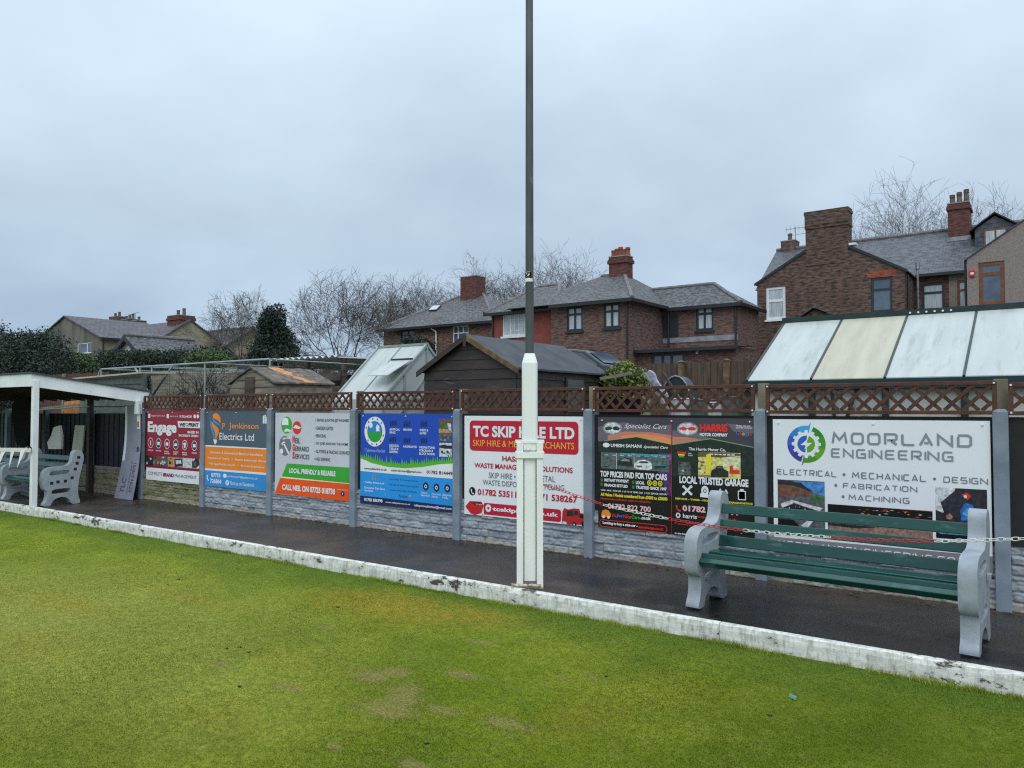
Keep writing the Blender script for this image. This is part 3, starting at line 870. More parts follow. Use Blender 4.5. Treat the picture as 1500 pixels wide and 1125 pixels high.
s.text('Engage', (18, 207), (412, 412), WHT, .045)
s.poly([(423, 205), (733, 214), (731, 303), (437, 291)], WHT)
s.text('WE', (450, 228), (528, 281), DGRY, .05); s.text('PRINT', (578, 228), (714, 285), DGRY, .05)
s.poly([(552, 284), (531, 252), (536, 232), (546, 232), (553, 243), (561, 233), (570, 235), (573, 254)], DGRY, 'logo', 4)
s.poly([(552, 272), (538, 250), (541, 241), (546, 241), (553, 254), (561, 242), (566, 244), (567, 254)], WHT, 'logo', 5)
s.text('BASED IN', (565, 338), (712, 378), WHT, .03)
s.text('BADDELEY GREEN', (443, 386), (710, 426), WHT, .03)
names = ['DESIGN', 'PRINTING', 'SIGNS &\nBANNERS', 'VEHICLE\nLIVERY', 'BRANDED\nGARMENTS', 'WEBSITES']
for i, (cx_, cy_) in enumerate([(55, 502), (163, 510), (280, 518), (400, 526), (523, 534), (655, 542)]):
    s.disc((cx_, cy_), 37, WHT, rz=70, hole=.88, layer=2)
    s.disc((cx_, cy_), 33, [MAR, DGRY, MAR, DGRY, MAR, DGRY][i], rz=61, layer=2)
    if i == 0: s.poly([(50, 470), (60, 470), (62, 520), (55, 545), (48, 520)], WHT, 'logo', 3)
    elif i == 3: s.poly([(380, 535), (385, 510), (412, 508), (422, 530), (420, 548), (380, 548)], WHT, 'logo', 3)
    elif i == 4: s.poly([(500, 515), (515, 500), (532, 500), (547, 515), (540, 530), (535, 528), (535, 572), (511, 572), (511, 528), (505, 530)], WHT, 'logo', 3)
    else: s.rect((cx_ - 18, cy_ - 22), (cx_ + 18, cy_ + 24), WHT, 'logo', 3)
    h = 22 if '\n' not in names[i] else 52
    s.text(names[i], (cx_ - 34, cy_ + 92), (cx_ + 36, cy_ + 92 + h), WHT, .02)
s.text('COMPLETE', (20, 893), (213, 958), GRYT, .0); s.text('BRAND', (228, 914), (372, 978), MAR, .05); s.text('MANAGEMENT', (386, 930), (686, 1003), GRYT, .0)
s.done()

# 2 --- electrician
s = Sign('electrician_sign', 'slate sign with orange and blue bands and a light bulb swirl', (301.5, 601), (393.5, 720.5), SLT)
s.crop((200, 560), .17771)
s.poly([(560, 516), (1100, 545), (1100, 757), (560, 713)], WHT); s.poly([(560, 528), (1100, 555), (1100, 748), (560, 706)], ORG, layer=2)
s.poly([(560, 713), (1100, 757), (1100, 767), (560, 722)], WHT, layer=2); s.poly([(560, 722), (1100, 767), (1100, 930), (560, 880)], BLU, layer=3)
s.poly([(628, 275), (640, 258), (658, 254), (678, 266), (692, 292), (696, 325), (688, 338), (676, 318), (655, 305), (636, 298)], ORG, 'logo', 2)
s.poly([(618, 318), (640, 345), (668, 370), (681, 395), (676, 425), (664, 448), (659, 466), (650, 466), (650, 432), (640, 398), (622, 360)], ORG, 'logo', 2)
s.poly([(613, 305), (607, 345), (616, 392), (630, 430), (636, 466), (646, 468), (644, 430), (632, 395), (618, 350)], BLU, 'logo', 2)
s.poly([(622, 296), (650, 318), (688, 345), (690, 362), (662, 348), (634, 325)], BLU, 'logo', 2)
s.poly([(634, 470), (664, 472), (660, 498), (650, 514), (640, 500)], WHT, 'logo', 2)
s.text('P', (706, 336), (733, 388), ink('pale_orange', S(240, 150, 80)), .012); s.text('Jenkinson', (765, 333), (1008, 402), ink('pale_orange', S(240, 150, 80)), .012)
s.text('Electrics Ltd', (686, 416), (970, 484), WHT, .006)
s.text('Domestic & Commercial Electrical Installation', (612, 565), (1043, 610), WHT, .01)
s.text('Inspection & Testing   •   Repairs & Remedial Works', (590, 613), (1070, 666), WHT, .01)
s.text('Fully Qualified & Insured   •   40 Years Experience', (598, 660), (1053, 714), WHT, .01)
s.text('07773', (618, 746), (692, 786), WHT, .03); s.text('726864', (608, 792), (700, 838), WHT, .03)
s.text('jenkinson7@yahoo.co.uk', (752, 763), (1000, 808), WHT, .006); s.text('Find us on Facebook', (774, 815), (972, 863), WHT, .006)
s.disc((730, 770), 15, WHT, rz=17, layer=4); s.disc((750, 828), 14, WHT, rz=22, layer=4); s.text('f', (746, 815), (755, 842), BLU, .03, layer=5)
s.poly([(582, 765), (588, 762), (590, 778), (586, 784), (592, 800), (598, 806), (594, 812), (586, 804), (580, 785)], WHT, 'logo', 4)
s.rect((1042, 275), (1052, 340), WHT, 'logo', 2); s.rect((1056, 268), (1066, 340), WHT, 'logo', 2); s.rect((1068, 285), (1074, 340), WHT, 'logo', 2)
s.done()

# 3 --- garden services
s = Sign('handyman_sign', 'pale grey sign with slanted green and orange bands', (403.5, 604.5), (515.5, 735), ink('pale_grey', S(206, 208, 220)))
s.crop((380, 560), .17778)
s.disc((225, 352), 44, GRN, rz=70); s.poly([(188, 330), (195, 300), (215, 290), (238, 300), (242, 352), (188, 352)], WHT, 'logo', 3); s.poly([(205, 395), (225, 380), (262, 395), (255, 410), (230, 404), (210, 410)], WHT, 'logo', 3)
s.disc((310, 374), 36, HRED, rz=54); s.poly([(278, 375), (300, 350), (330, 365), (345, 375), (325, 385), (300, 380)], WHT, 'logo', 3)
s.disc((212, 522), 50, GRYT, rz=82, layer=1.5); s.poly([(180, 505), (205, 485), (215, 500), (192, 520)], WHT, 'logo', 3); s.poly([(196, 505), (206, 500), (250, 585), (240, 598)], WHT, 'logo', 3); s.disc((184, 568), 14, WHT, rz=22, layer=3)
s.poly([(190, 460), (240, 447), (262, 452), (262, 470), (230, 465), (195, 475)], LGR, 'logo', 3)
for L, w, y, x1 in (('N', 'EIL', 442, 337), ('G', 'ERRARD', 510, 410), ('S', 'ERVICES', 574, 412)):
    s.text(L, (274, y - 2), (293, y + 56), HRED, .05); s.text(w, (298, y + 16), (x1, y + 62), DGRY, .01)
for w, a, b in (('• DRIVES & PATHS JETWASHED', (462, 300), (738, 334)), ('• GARDEN GATES', (459, 363), (608, 395)), ('• FENCING', (457, 426), (548, 456)), ('• DIY JOBS AROUND THE HOME', (456, 491), (732, 529)),
                ('• GUTTERS & FASCIAS CLEANED', (456, 555), (743, 596)), ('• HGV DRIVING', (453, 617), (583, 652))): s.text(w, a, b, DGRY, .01)
s.poly([(228, 668), (790, 706), (790, 836), (183, 776)], GRN); s.poly([(172, 787), (790, 842), (790, 1000), (118, 915)], VER)
s.poly([(180, 776), (790, 834), (790, 843), (176, 787)], ink('cream', S(246, 238, 200)))
s.text('LOCAL, FRIENDLY & RELIABLE', (248, 706), (628, 783), WHT, .045); s.text('CALL NEIL ON 07725 018730', (190, 838), (625, 928), WHT, .045)
s.text('FIND US ON', (645, 879), (728, 893), WHT, .02); s.disc((687, 918), 15, NVY, layer=3); s.text('f', (683, 908), (691, 930), WHT, .04)
s.done()

# 4 --- paving and turf
s = Sign('paving_sign', 'royal blue sign with a strip of printed grass across its middle', (528.6, 605.5), (666.8, 751), ROY)
s.crop((510, 570), .19565)
s.poly([(80, 512), (180, 550), (300, 578), (430, 588), (560, 578), (680, 558), (820, 552), (820, 675), (450, 645), (80, 612)], WHT)
top = []
for i in range(90):
    u = i / 89; x = 80 + 740 * u
    y = np.interp(x, [80, 180, 300, 430, 560, 680, 820], [500, 535, 560, 568, 560, 545, 538])
    top.append((x, y - (rs.uniform(14, 62) if i % 2 else rs.uniform(-6, 6))))
low = [(820, 556), (680, 562), (560, 582), (430, 592), (300, 582), (180, 554), (80, 516)]
s.poly(top + low, ink('grass_green', S(92, 186, 40)), 'printed_panel', 2)
s.poly([(80, 614), (450, 645), (820, 676), (820, 880), (80, 794)], LBL, layer=2); s.poly([(80, 796), (820, 880), (820, 960), (80, 860)], NVY, layer=3)
s.disc((200, 318), 78, WHT, rz=112, layer=2); s.disc((200, 318), 56, ink('logo_blue', S(40, 130, 214)), rz=80, layer=3, a0=0, a1=180); s.disc((200, 318), 56, ink('logo_green', S(40, 160, 70)), rz=80, layer=3, a0=180, a1=360)
s.disc((172, 270), 13, WHT, rz=20, layer=4); s.poly([(210, 316), (210, 278), (222, 262), (236, 280), (236, 316)], WHT, 'logo', 4)
for a in range(12):
    th = R(a * 30 + 12)
    if abs(math.sin(th)) > .3: s.disc((200 + 67 * math.cos(th), 318 - 97 * math.sin(th)), 4, NVY, rz=7, layer=4)
s.text('“ Tobermore Stockist', (120, 444), (278, 475), ink('pale_blue', S(190, 205, 240)), .0)
for w, a, b in (('ARTIFICIAL\nGRASS', (310, 293), (388, 334)), ('FENCING', (415, 295), (480, 313)), ('SHEDS &\nGATES', (537, 298), (602, 340)), ('DECKING,\nTRELLIS &\nSLEEPERS', (310, 413), (382, 480)), ('AGGREGATES', (412, 421), (515, 441)),
                ('INDIAN STONE,\nPORCELAIN &\nBLOCK PAVING', (535, 426), (652, 497))): s.text(w, a, b, WHT, .025)
for cx_, cy_ in ((338, 255), (440, 262), (568, 262), (335, 378), (440, 385), (568, 388)):
    for k in range(4): s.rect((cx_ - 24 + 13 * k, cy_ - 16 - (k % 2) * 6), (cx_ - 16 + 13 * k, cy_ + 18), NVY, 'logo', 2)
s.photo((680, 222), (775, 392), MID, [(BRN, [(0, 0), (1, 0), (1, .2), (0, .2)]), (PGRN, [(.05, .45), (.3, .2), (.65, .2), (.7, .45)]), (LGR, [(.65, .2), (.95, .2), (1, .6), (.75, .45)]), (TAN, [(0, .45), (.72, .45), (1, .62), (0, .62)])] + specks(14, [LGR, DKB, SKN], (.05, .68, .95, .97), .02, .06, 8))
s.photo((684, 402), (777, 510), LGR, [(DKB, [(0, .2), (.4, .1), (.7, .2), (1, .15), (1, .4), (.5, .42), (0, .35)])] + specks(7, [MID, DKB], (.05, .55, .9, .95), .04, .12, 9))
s.text('www.addersltd.co.uk', (120, 584), (290, 611), DGRY, .02); s.text('adderslimited@gmail.com', (322, 598), (550, 634), DGRY, .015); s.text('01782 814449', (589, 607), (782, 645), DGRY, .02)
s.disc((198, 660), 17, SKN, rz=22, layer=4, hole=.6)
s.text('- Valley Stone Ltd -', (118, 688), (285, 718), WHT, .02); s.text('Decorative Cast Stone\nSpecialists', (124, 728), (276, 782), WHT, .012)
DB2 = ink('deep_blue', S(18, 70, 130))
for k, w in enumerate(('Flat Caps & Coping Stones', 'Plinths & Base Surrounds', 'Decorative Cills & Heads', 'Porticos')):
    a, b = [(312, 523), (310, 527), (314, 514), (380, 446)][k]
    s.text(w, (a, 668 + 40 * k), (b, 696 + 40 * k), DB2, .005)
for k, (cx_, cy_) in enumerate(((582, 728), (662, 738), (743, 743))):
    s.disc((cx_, cy_), 22, NVY, rz=31, layer=3); s.disc((cx_, cy_), 10, WHT, rz=14, layer=4, hole=.55)
    s.text(('Natural\nExperience', 'Nationwide\nDelivery', 'Bespoke\nMade')[k], (cx_ - 34, cy_ + 40), (cx_ + 32, cy_ + 82), WHT, .01)
s.text('01782 836798', (122, 812), (258, 850), WHT, .035); s.text('www.valleystone.co.uk', (280, 838), (468, 872), WHT, .02); s.text('valleystonelimited@gmail.com', (493, 858), (775, 910), WHT, .02)
s.done()

# 5 --- skip hire
s = Sign('skip_hire_sign', 'white skip hire sign with a red rounded header, behind the white pole', (680.5, 609), (857, 771), M['white_pvc'])
s.crop((670, 570), .21341)
s.rect((85, 215), (832, 452), RED, r=.05)
s.text('TC SKIP HIRE LTD', (108, 250), (805, 346), WHT, .04, layer=3)
s.text('SKIP HIRE & METAL MERCHANTS', (108, 347), (803, 415), ink('amber', S(250, 178, 60)), .004, layer=3)
s.text('HASSLE FREE', (309, 458), (590, 508), RED, .03); s.text('WASTE MANAGEMENT SOLUTIONS', (118, 504), (793, 577), RED, .025)
s.text('SKIP HIRE • SCRAP METAL', (216, 570), (672, 640), GRYT, .006); s.text('WASTE DISPOSAL & RECYCLING', (175, 620), (735, 698), GRYT, .006)
s.disc((103, 700), 22, BLK, rz=29); s.poly([(92, 690), (98, 684), (102, 694), (99, 702), (106, 712), (112, 711), (116, 718), (110, 722), (99, 714)], WHT, 'logo', 3)
s.text('01782 535113 / 07971 538267', (140, 682), (825, 783), RED, .03)
s.rect((180, 779), (712, 914), RED, r=.03); s.disc((213, 817), 20, WHT, rz=26, layer=3, hole=.35); s.text('tcskiphire.co.uk', (243, 806), (695, 888), WHT, .035)
s.poly([(55, 805), (85, 768), (165, 772), (180, 800), (166, 850), (122, 872), (90, 852)], ink('skip_red', S(206, 30, 44)), 'logo', 2); s.poly([(85, 768), (165, 772), (180, 800), (120, 798)], ink('skip_dark', S(150, 18, 30)), 'logo', 3); s.text('TC SKIP', (128, 786), (172, 798), WHT, .02, layer=5)
TR_ = ink('truck_red', S(196, 36, 44))
s.poly([(722, 838), (735, 815), (760, 826), (800, 818), (838, 822), (845, 850), (868, 855), (870, 932), (740, 935), (716, 925)], TR_, 'logo', 2)
s.poly([(752, 834), (796, 832), (798, 872), (750, 872)], DKB, 'logo', 3); s.poly([(800, 834), (830, 838), (832, 866), (802, 866)], DKB, 'logo', 3); s.poly([(838, 858), (866, 862), (866, 885), (840, 885)], BLK, 'logo', 3); s.poly([(715, 905), (750, 912), (750, 932), (718, 928)], LGR, 'logo', 3)
s.disc((803, 932), 14, BLK, rz=20, layer=4); s.disc((803, 932), 6, LGR, rz=9, layer=5); s.disc((862, 926), 9, BLK, rz=17, layer=4)
s.done()

# 6 --- two-panel black car and garage sign
s = Sign('car_dealer_sign', 'black two panel car dealer and garage sign split by a red line', (876, 611), (1108, 795), BLK)
s.crop((870, 610), .16883)
DUSK = ink('dusk_violet', S(112, 102, 116)); DUSK2 = ink('dusk_dark', S(70, 64, 78)); GLOW = ink('dusk_orange', S(240, 150, 88)); GLOW2 = ink('dusk_peach', S(208, 128, 110)); ROOF = ink('photo_roof', S(26, 40, 36)); PUR = ink('photo_purple', S(150, 70, 176)); PUR2 = ink('photo_violet', S(84, 44, 104))
s.poly([(30, -10), (675, 0), (675, 250), (30, 215)], DUSK)
s.poly([(30, 0), (675, 0), (675, 70), (480, 95), (260, 50), (30, 90)], DUSK2, layer=1.3)
s.poly([(120, 165), (270, 130), (480, 135), (675, 165), (675, 250), (120, 230)], GLOW2, layer=1.4); s.poly([(240, 170), (420, 150), (600, 175), (672, 200), (675, 245), (240, 230)], GLOW, layer=1.5)
s.poly([(30, 218), (90, 212), (370, 178), (675, 246), (675, 320), (30, 310)], ROOF, layer=1.7)
s.poly([(90, 209), (370, 174), (675, 241), (675, 247), (370, 180), (90, 215)], ink('green_light', S(120, 170, 110)), layer=1.9)
s.poly([(560, 300), (675, 300), (675, 690), (620, 680), (600, 560), (560, 500)], PUR2, layer=1.6); s.poly([(600, 330), (672, 330), (672, 380), (610, 380)], PUR, layer=1.75)
s.photo((62, 310), (655, 480), ink('photo_shade', S(92, 106, 108)), [(LGR, [(.05 + .12 * q, .14), (.11 + .12 * q, .13), (.11 + .12 * q, .17), (.05 + .12 * q, .18)]) for q in range(8)] + [(ink('photo_aqua', S(60, 170, 186)), [(.3, 0), (1, .02), (1, .12), (.3, .12)])] + specks(10, [MID, TEAL, DKB], (.03, .1, .24, .9), .02, .05, 21) +
        [(DKB, [(.25, .75), (.27, .45), (.36, .25), (.46, .35), (.49, .8)]), (SKN, [(.29, .5), (.35, .32), (.43, .38), (.44, .5)]), (SIL, [(.5, .85), (.5, .6), (.56, .42), (.64, .36), (.72, .42), (.76, .6), (.76, .88), (.7, .97), (.55, .95)]), (DKB, [(.56, .56), (.6, .45), (.68, .44), (.72, .55)]), (MID, [(.54, .73), (.62, .71), (.62, .83), (.55, .82)]),
         (TEAL, [(.78, .85), (.79, .55), (.88, .42), (.98, .5), (1, .85)]), (DKB, [(.8, .7), (.95, .68), (.95, .8), (.8, .8)]), (LGR, [(.235, 0), (.245, 0), (.245, 1), (.235, 1)]), (LGR, [(.497, 0), (.505, 0), (.505, .6), (.497, .6)])], layer=2)
s.disc((160, 102), 84, SKN, rz=56, layer=2); s.disc((160, 102), 72, LGR, rz=46, layer=2.4)
s.poly([(95, 98), (130, 85), (160, 98), (190, 85), (228, 100), (215, 122), (175, 118), (160, 130), (140, 116), (105, 120)], ink('photo_darkgreen', S(26, 58, 40)), 'logo', 3); s.poly([(140, 125), (160, 104), (180, 125), (160, 132)], WHT, 'logo', 3.4)
s.text('Specialist Cars', (265, 62), (635, 122), WHT, -.004, .45)
s.disc((108, 248), 30, WHT, rz=20, layer=3); s.text('UMESH SAMANI', (148, 236), (415, 274), WHT, .03); s.text('Specialist Cars', (432, 252), (645, 287), WHT, .02, .4)
s.text('TOP PRICES PAID FOR TOP CARS', (58, 470), (635, 556), WHT, .045)
s.text('INSTANT PAYMENT', (92, 537), (305, 577), WHT, .045); s.text('FINANCE SETTLED', (92, 581), (295, 620), WHT, .045); s.text('LOCAL', (365, 558), (440, 592), WHT, .045); s.text('TRUSTED SINCE 1997', (365, 600), (633, 646), WHT, .045)
for q in ((70, 548), (70, 590), (342, 570), (342, 612)): s.disc(q, 13, PGRN, rz=17, layer=3)
for q in ((483, 577), (530, 580), (576, 583)): s.disc(q, 20, YEL, rz=24, layer=3, hole=.62); s.disc(q, 7, YEL, rz=9, layer=3)
s.text('VANS - 4X4S - PICK UPS  |  UP TO 15 YEARS OLD  |  FULL SERVICE HISTORY', (60, 630), (640, 690), WHT, .02)
s.text('All Makes / Models considered from £3000 to £50000', (60, 660), (640, 732), YEL, .045)
s.text('Nationwide collection with no obligation', (60, 702), (495, 756), HRED, .03)
s.text('01782 822 700', (122, 752), (495, 832), PNK, .03)
s.poly([(65, 848), (75, 815), (105, 806), (130, 818), (148, 845), (148, 872), (66, 870)], ORG, 'logo', 3); s.disc((85, 870), 11, WHT, rz=13, layer=4); s.disc((128, 874), 11, WHT, rz=13, layer=4)
x = 155
for w, m_, wd in (('We', HRED, 48), ('Buy', ink('link_blue', S(70, 110, 230)), 54), ('Nice', HRED, 70), ('Cars', GRN, 76)):
    s.text(w, (x, 842 + (x - 155) * .08), (x + wd - 5, 878 + (x - 155) * .09), m_, .03); x += wd
s.text('.co.uk', (x + 4, 862), (495, 900), WHT, .04)
s.outline((50, 890), (637, 1015), HRED, .035, .008); s.text('Looking to buy a nice car -', (78, 908), (380, 968), WHT, .045); s.text('autochange.co.uk', (388, 944), (606, 998), HRED, .035)
s.crop((980, 610), .16896)
s.rect((18, -20), (28, 1075), HRED, layer=5)
s.poly([(28, 10), (765, 20), (765, 275), (28, 245)], DUSK2); s.poly([(28, 120), (240, 130), (350, 190), (28, 245)], DUSK, layer=1.2); s.poly([(28, 175), (160, 180), (300, 205), (28, 243)], GLOW2, layer=1.3); s.poly([(500, 60), (765, 90), (765, 150), (560, 130)], DUSK, layer=1.2)
s.poly([(30, 245), (360, 195), (765, 276), (765, 520), (30, 520)], ROOF, layer=1.7)
s.poly([(30, 240), (360, 189), (740, 266), (738, 273), (360, 197), (30, 248)], ink('green_light', S(120, 170, 110)), layer=2)
s.disc((162, 108), 92, SKN, rz=58, layer=2); s.disc((162, 108), 80, LGR, rz=48, layer=2.4); s.poly([(85, 100), (130, 90), (162, 102), (195, 88), (238, 100), (225, 122), (180, 120), (162, 132), (140, 118), (98, 120)], HRED, 'logo', 3); s.poly([(98, 122), (112, 112), (120, 126), (110, 134)], WHT, 'logo', 3.4); s.poly([(145, 126), (160, 106), (178, 126), (160, 136)], WHT, 'logo', 3.4)
s.text('HARRIS', (268, 64), (510, 136), HRED, .06); s.text('MOTOR COMPANY', (268, 142), (510, 176), WHT, .045)
s.text('Please see our\nGoogle reviews', (581, 74), (722, 110), WHT, .02)
x = 583
for L, m_, wd in (('G', ink('link_blue', S(70, 110, 230)), 30), ('o', HRED, 24), ('o', YEL, 24), ('g', ink('link_blue', S(70, 110, 230)), 25), ('l', GRN, 12), ('e', HRED, 24)):
    dy = {'G': (-8, 0), 'l': (-10, 0), 'g': (2, 12)}.get(L, (2, 0)); yb = 162 + (x - 583) * .06
    s.text(L, (x, yb - 26 + dy[0]), (x + wd - 4, yb + dy[1]), m_, .015); x += wd
s.text('The Harris Motor Co.', (172, 268), (495, 304), WHT, .02)
WRM = ink('photo_warm', S(238, 214, 128)); WRM2 = ink('photo_warmdark', S(104, 92, 50))
s.photo((253, 306), (622, 545), WRM, [(WRM2, [(0, 0), (1, .02), (1, .1), (.55, .2), (0, .2)])] + [(WHT, [(.3 + .1 * q, .06), (.36 + .1 * q, .06), (.37 + .1 * q, .10), (.29 + .1 * q, .10)]) for q in range(6)] + [(WRM, [(.5, .2), (.52, .2), (.52, .5), (.5, .5)]), (ink('photo_warmlight', S(236, 226, 178)), [(.55, .2), (1, .1), (1, .6), (.6, .55)])] + specks(9, [WRM2, DKB, WRM], (.02, .3, .35, .8), .02, .06, 31) +
        [(YEL, [(.2, .1), (.3, .05), (.33, .3), (.28, .85), (.18, .85)]), (HRED, [(.75, .5), (.82, .48), (.83, .65), (.98, .65), (.98, .8), (.75, .8)]), (DKB, [(.3, .85), (.33, .7), (.42, .62), (.45, .52), (.58, .52), (.62, .64), (.72, .72), (.72, .95), (.3, .98)]), (MID, [(.45, .62), (.47, .55), (.56, .55), (.58, .62)]), (ink('photo_floor', S(150, 138, 96)), [(0, .9), (.28, .9), (.3, 1), (0, 1)])], layer=2)
s.rect((72, 305), (148, 326), HRED, 'photo', 2.2); s.rect((80, 326), (135, 340), YEL, 'photo', 2.2); s.rect((88, 340), (128, 355), GRN, 'photo', 2.2); s.text('OPEN\nTODAY', (165, 315), (208, 345), WHT, .01)
s.photo((80, 392), (190, 512), MID, specks(9, [LGR, DKB, SKN, PGRN], (.05, .05, .95, .95), .05, .15, 33), layer=2.2)
s.text('LOCAL TRUSTED GARAGE', (92, 514), (690, 614), WHT, .045, layer=5)
for a, b in (((125, 605), (195, 675)), ((195, 605), (125, 675))):
    dx = 7 if b[0] > a[0] else -7
    s.poly([(a[0] - dx, a[1] + 6), (a[0] + dx, a[1] - 6), (b[0] + dx, b[1] - 6), (b[0] - dx, b[1] + 6)], WHT, 'logo', 3 if dx > 0 else 3.3)
for q in ((128, 608), (192, 608), (128, 672), (192, 672)): s.disc(q, 12, WHT, rz=12, layer=3.6, hole=.35)
s.disc((312, 645), 32, WHT, rz=44, layer=3, hole=.45); s.poly([(272, 665), (342, 672), (342, 705), (272, 698)], WHT, 'logo', 3.3); s.disc((312, 645), 8, WHT, rz=14, layer=3.5)
s.poly([(420, 668), (444, 622), (470, 668)], WHT, 'logo', 3, holes=[[(432, 660), (444, 638), (458, 660)]]); s.poly([(475, 668), (495, 628), (515, 668)], WHT, 'logo', 3)
s.outline((598, 642), (668, 728), WHT, .008, .009); s.rect((618, 628), (648, 650), WHT, 'logo', 3.2); s.poly([(604, 685), (618, 685), (626, 668), (634, 705), (644, 680), (662, 682), (662, 690), (648, 690), (634, 718), (625, 690), (604, 693)], WHT, 'logo', 3)
s.text('SERVICE - TYRES - MOT - REPAIRS - DIAGNOSTICS', (55, 702), (727, 768), YEL, .045)
s.poly([(60, 772), (72, 768), (78, 785), (72, 795), (88, 810), (98, 806), (106, 820), (95, 828), (78, 818), (62, 795)], HRED, 'logo', 3)
s.text('01782 834 111', (118, 768), (600, 860), PNK, .045)
s.disc((80, 857), 20, WHT, rz=23, layer=3, hole=.5); s.text('harris', (122, 842), (243, 890), WHT, .02); s.text('motorcompany.co.uk', (246, 855), (590, 915), HRED, .02)
s.outline((48, 905), (735, 1010), HRED, .035, .008); s.text("We're proud to be local", (70, 925), (560, 985), HRED, .045); s.text('In the heart of the town / 5 star', (52, 1002), (385, 1052), WHT, .03)
s.done()

# 7 --- engineering sign with its own wide lettering drawn as strokes
s = Sign('engineering_sign', 'large white engineering sign with a gear ring logo, behind the near bench', (1132, 614), (1454.5, 842), M['white_pvc'])
s.crop((1100, 550), .26667)
GL = {  # strokes in a unit box, y up
 'M': [[(0, 0), (.12, 1), (.5, .35), (.88, 1), (1, 0)]], 'O': 'O', 'R': [[(0, 0), (0, 1), (.85, 1), (1, .88), (1, .58), (.85, .42), (.18, .42)], [(.5, .36), (1, 0)]], 'L': [[(0, 1), (0, .12), (.12, 0), (1, 0)]],
 'A': [[(0, 0), (.5, 1), (1, 0)], [(.34, .22), (.72, .22)]], 'N': [[(0, 0), (0, 1), (1, 0), (1, 1)]], 'D': [[(0, .88), (0, 0), (.8, 0), (1, .18), (1, .82), (.8, 1), (0.0, 1)]], 'E': [[(1, 0), (.12, 0), (0, .12), (0, .88), (.12, 1), (1, 1)], [(.12, .5), (.9, .5)]],
 'G': [[(1, 1), (.15, 1), (0, .85), (0, .15), (.15, 0), (1, 0), (1, .48), (.45, .48)]], 'I': [[(0, 0), (0, 1)]], 'C': [[(1, 1), (.15, 1), (0, .85), (0, .15), (.15, 0), (1, 0)]], 'T': [[(0, 1), (1, 1)], [(.5, .9), (.5, 0)]], 'H': [[(0, 0), (0, 1)], [(1, 0), (1, 1)], [(.1, .5), (.9, .5)]],
 'S': [[(1, 1), (.1, 1), (0, .9), (0, .6), (.1, .52), (.9, .52), (1, .42), (1, .1), (.9, 0), (0, 0)]], 'F': [[(0, 0), (0, .88), (.12, 1), (1, 1)], [(.1, .5), (.85, .5)]], 'B': [[(0, .5), (0, 1), (.8, 1), (.95, .88), (.95, .62), (.85, .52), (.1, .52)], [(0, .42), (0, 0), (.88, 0), (1, .1), (1, .36), (.92, .44)]],
 'U': [[(0, 1), (0, .15), (.15, 0), (.85, 0), (1, .15), (1, 1)]], 'K': [[(0, 0), (0, 1)], [(1, 1), (.12, .5), (1, 0)]], '.': '.'}
WD = {'I': .02, 'M': 1.25, 'N': 1.1, '.': .06}
def thick(pts, w, closed=False):
    n = len(pts); L, Rr = [], []
    for i, p in enumerate(pts):
        p = Vector(p)
        pa = Vector(pts[i - 1]) if (i > 0 or closed) else None
        pb = Vector(pts[(i + 1) % n]) if (i < n - 1 or closed) else None
        d1 = (p - pa).normalized() if pa is not None else None
        d2 = (pb - p).normalized() if pb is not None else None
        if d1 is None: d1 = d2
        if d2 is None: d2 = d1
        n1 = Vector((-d1.y, d1.x)); n2 = Vector((-d2.y, d2.x)); m = (n1 + n2)
        m = m.normalized() if m.length > 1e-6 else n1
        k = w / 2 / max(.45, m.dot(n1))
        L.append(p + m * k); Rr.append(p - m * k)
    return L, Rr
def wide_text(sg, string, tl, br, m, wt=.16, layer=4, gap=.28):
    a, b = sg.P(tl), sg.P(br); H = a[1] - b[1]; Wt = b[0] - a[0]
    tot = sum(WD.get(c, 1.0) for c in string) + gap * (len(string) - 1)
    k = Wt / tot; t = wt * H; x = a[0]
    mb = sg.mb('lettering', m, layer)
    for c in string:
        w = WD.get(c, 1.0) * k; gl = GL[c]
        fn = lambda p: (x + t / 2 + p[0] * max(0, (w - t)), b[1] + t / 2 + p[1] * (H - t))
        if gl == '.':
            mb.add([(x, SY_ - .0011 * layer, b[1]), (x + t, SY_ - .0011 * layer, b[1]), (x + t, SY_ - .0011 * layer, b[1] + t), (x, SY_ - .0011 * layer, b[1] + t)], [(0, 1, 2, 3)])
        else:
            strokes = [[(.16, 0), (.84, 0), (1, .2), (1, .8), (.84, 1), (.16, 1), (0, .8), (0, .2)]] if gl == 'O' else gl
            for st in strokes:
                cl = gl == 'O'
                L, Rr = thick([fn(p) for p in st], t, cl); n = len(st)
                mb.add([(p.x, SY_ - .0011 * layer, p.y) for p in L + Rr], [(i, (i + 1) % n, n + (i + 1) % n, n + i) for i in range(n if cl else n - 1)])
        x += w + gap * k
MG = ink('mid_grey_letters', S(140, 146, 158))
wide_text(s, 'MOORLAND', (443, 311), (1216, 396), MG, .17, gap=.25); wide_text(s, 'ENGINEERING', (440, 399), (1113, 474), MG, .17, gap=.25)
wide_text(s, 'ELECTRICAL', (143, 511), (472, 559), GRYT, .15); wide_text(s, 'MECHANICAL', (555, 529), (965, 585), GRYT, .15); wide_text(s, 'DESIGN', (1057, 554), (1303, 600), GRYT, .15)
wide_text(s, 'FABRICATION', (506, 589), (915, 642), GRYT, .15); wide_text(s, 'MACHINING', (536, 652), (871, 705), GRYT, .15)
for q in ((512, 544), (1009, 568), (467, 603), (507, 665)): s.disc(q, 8, GRYT, 'lettering', layer=4)
c0 = s.P((304, 377)); rr = abs(s.P((409, 377))[0] - s.P((199, 377))[0]) / 2
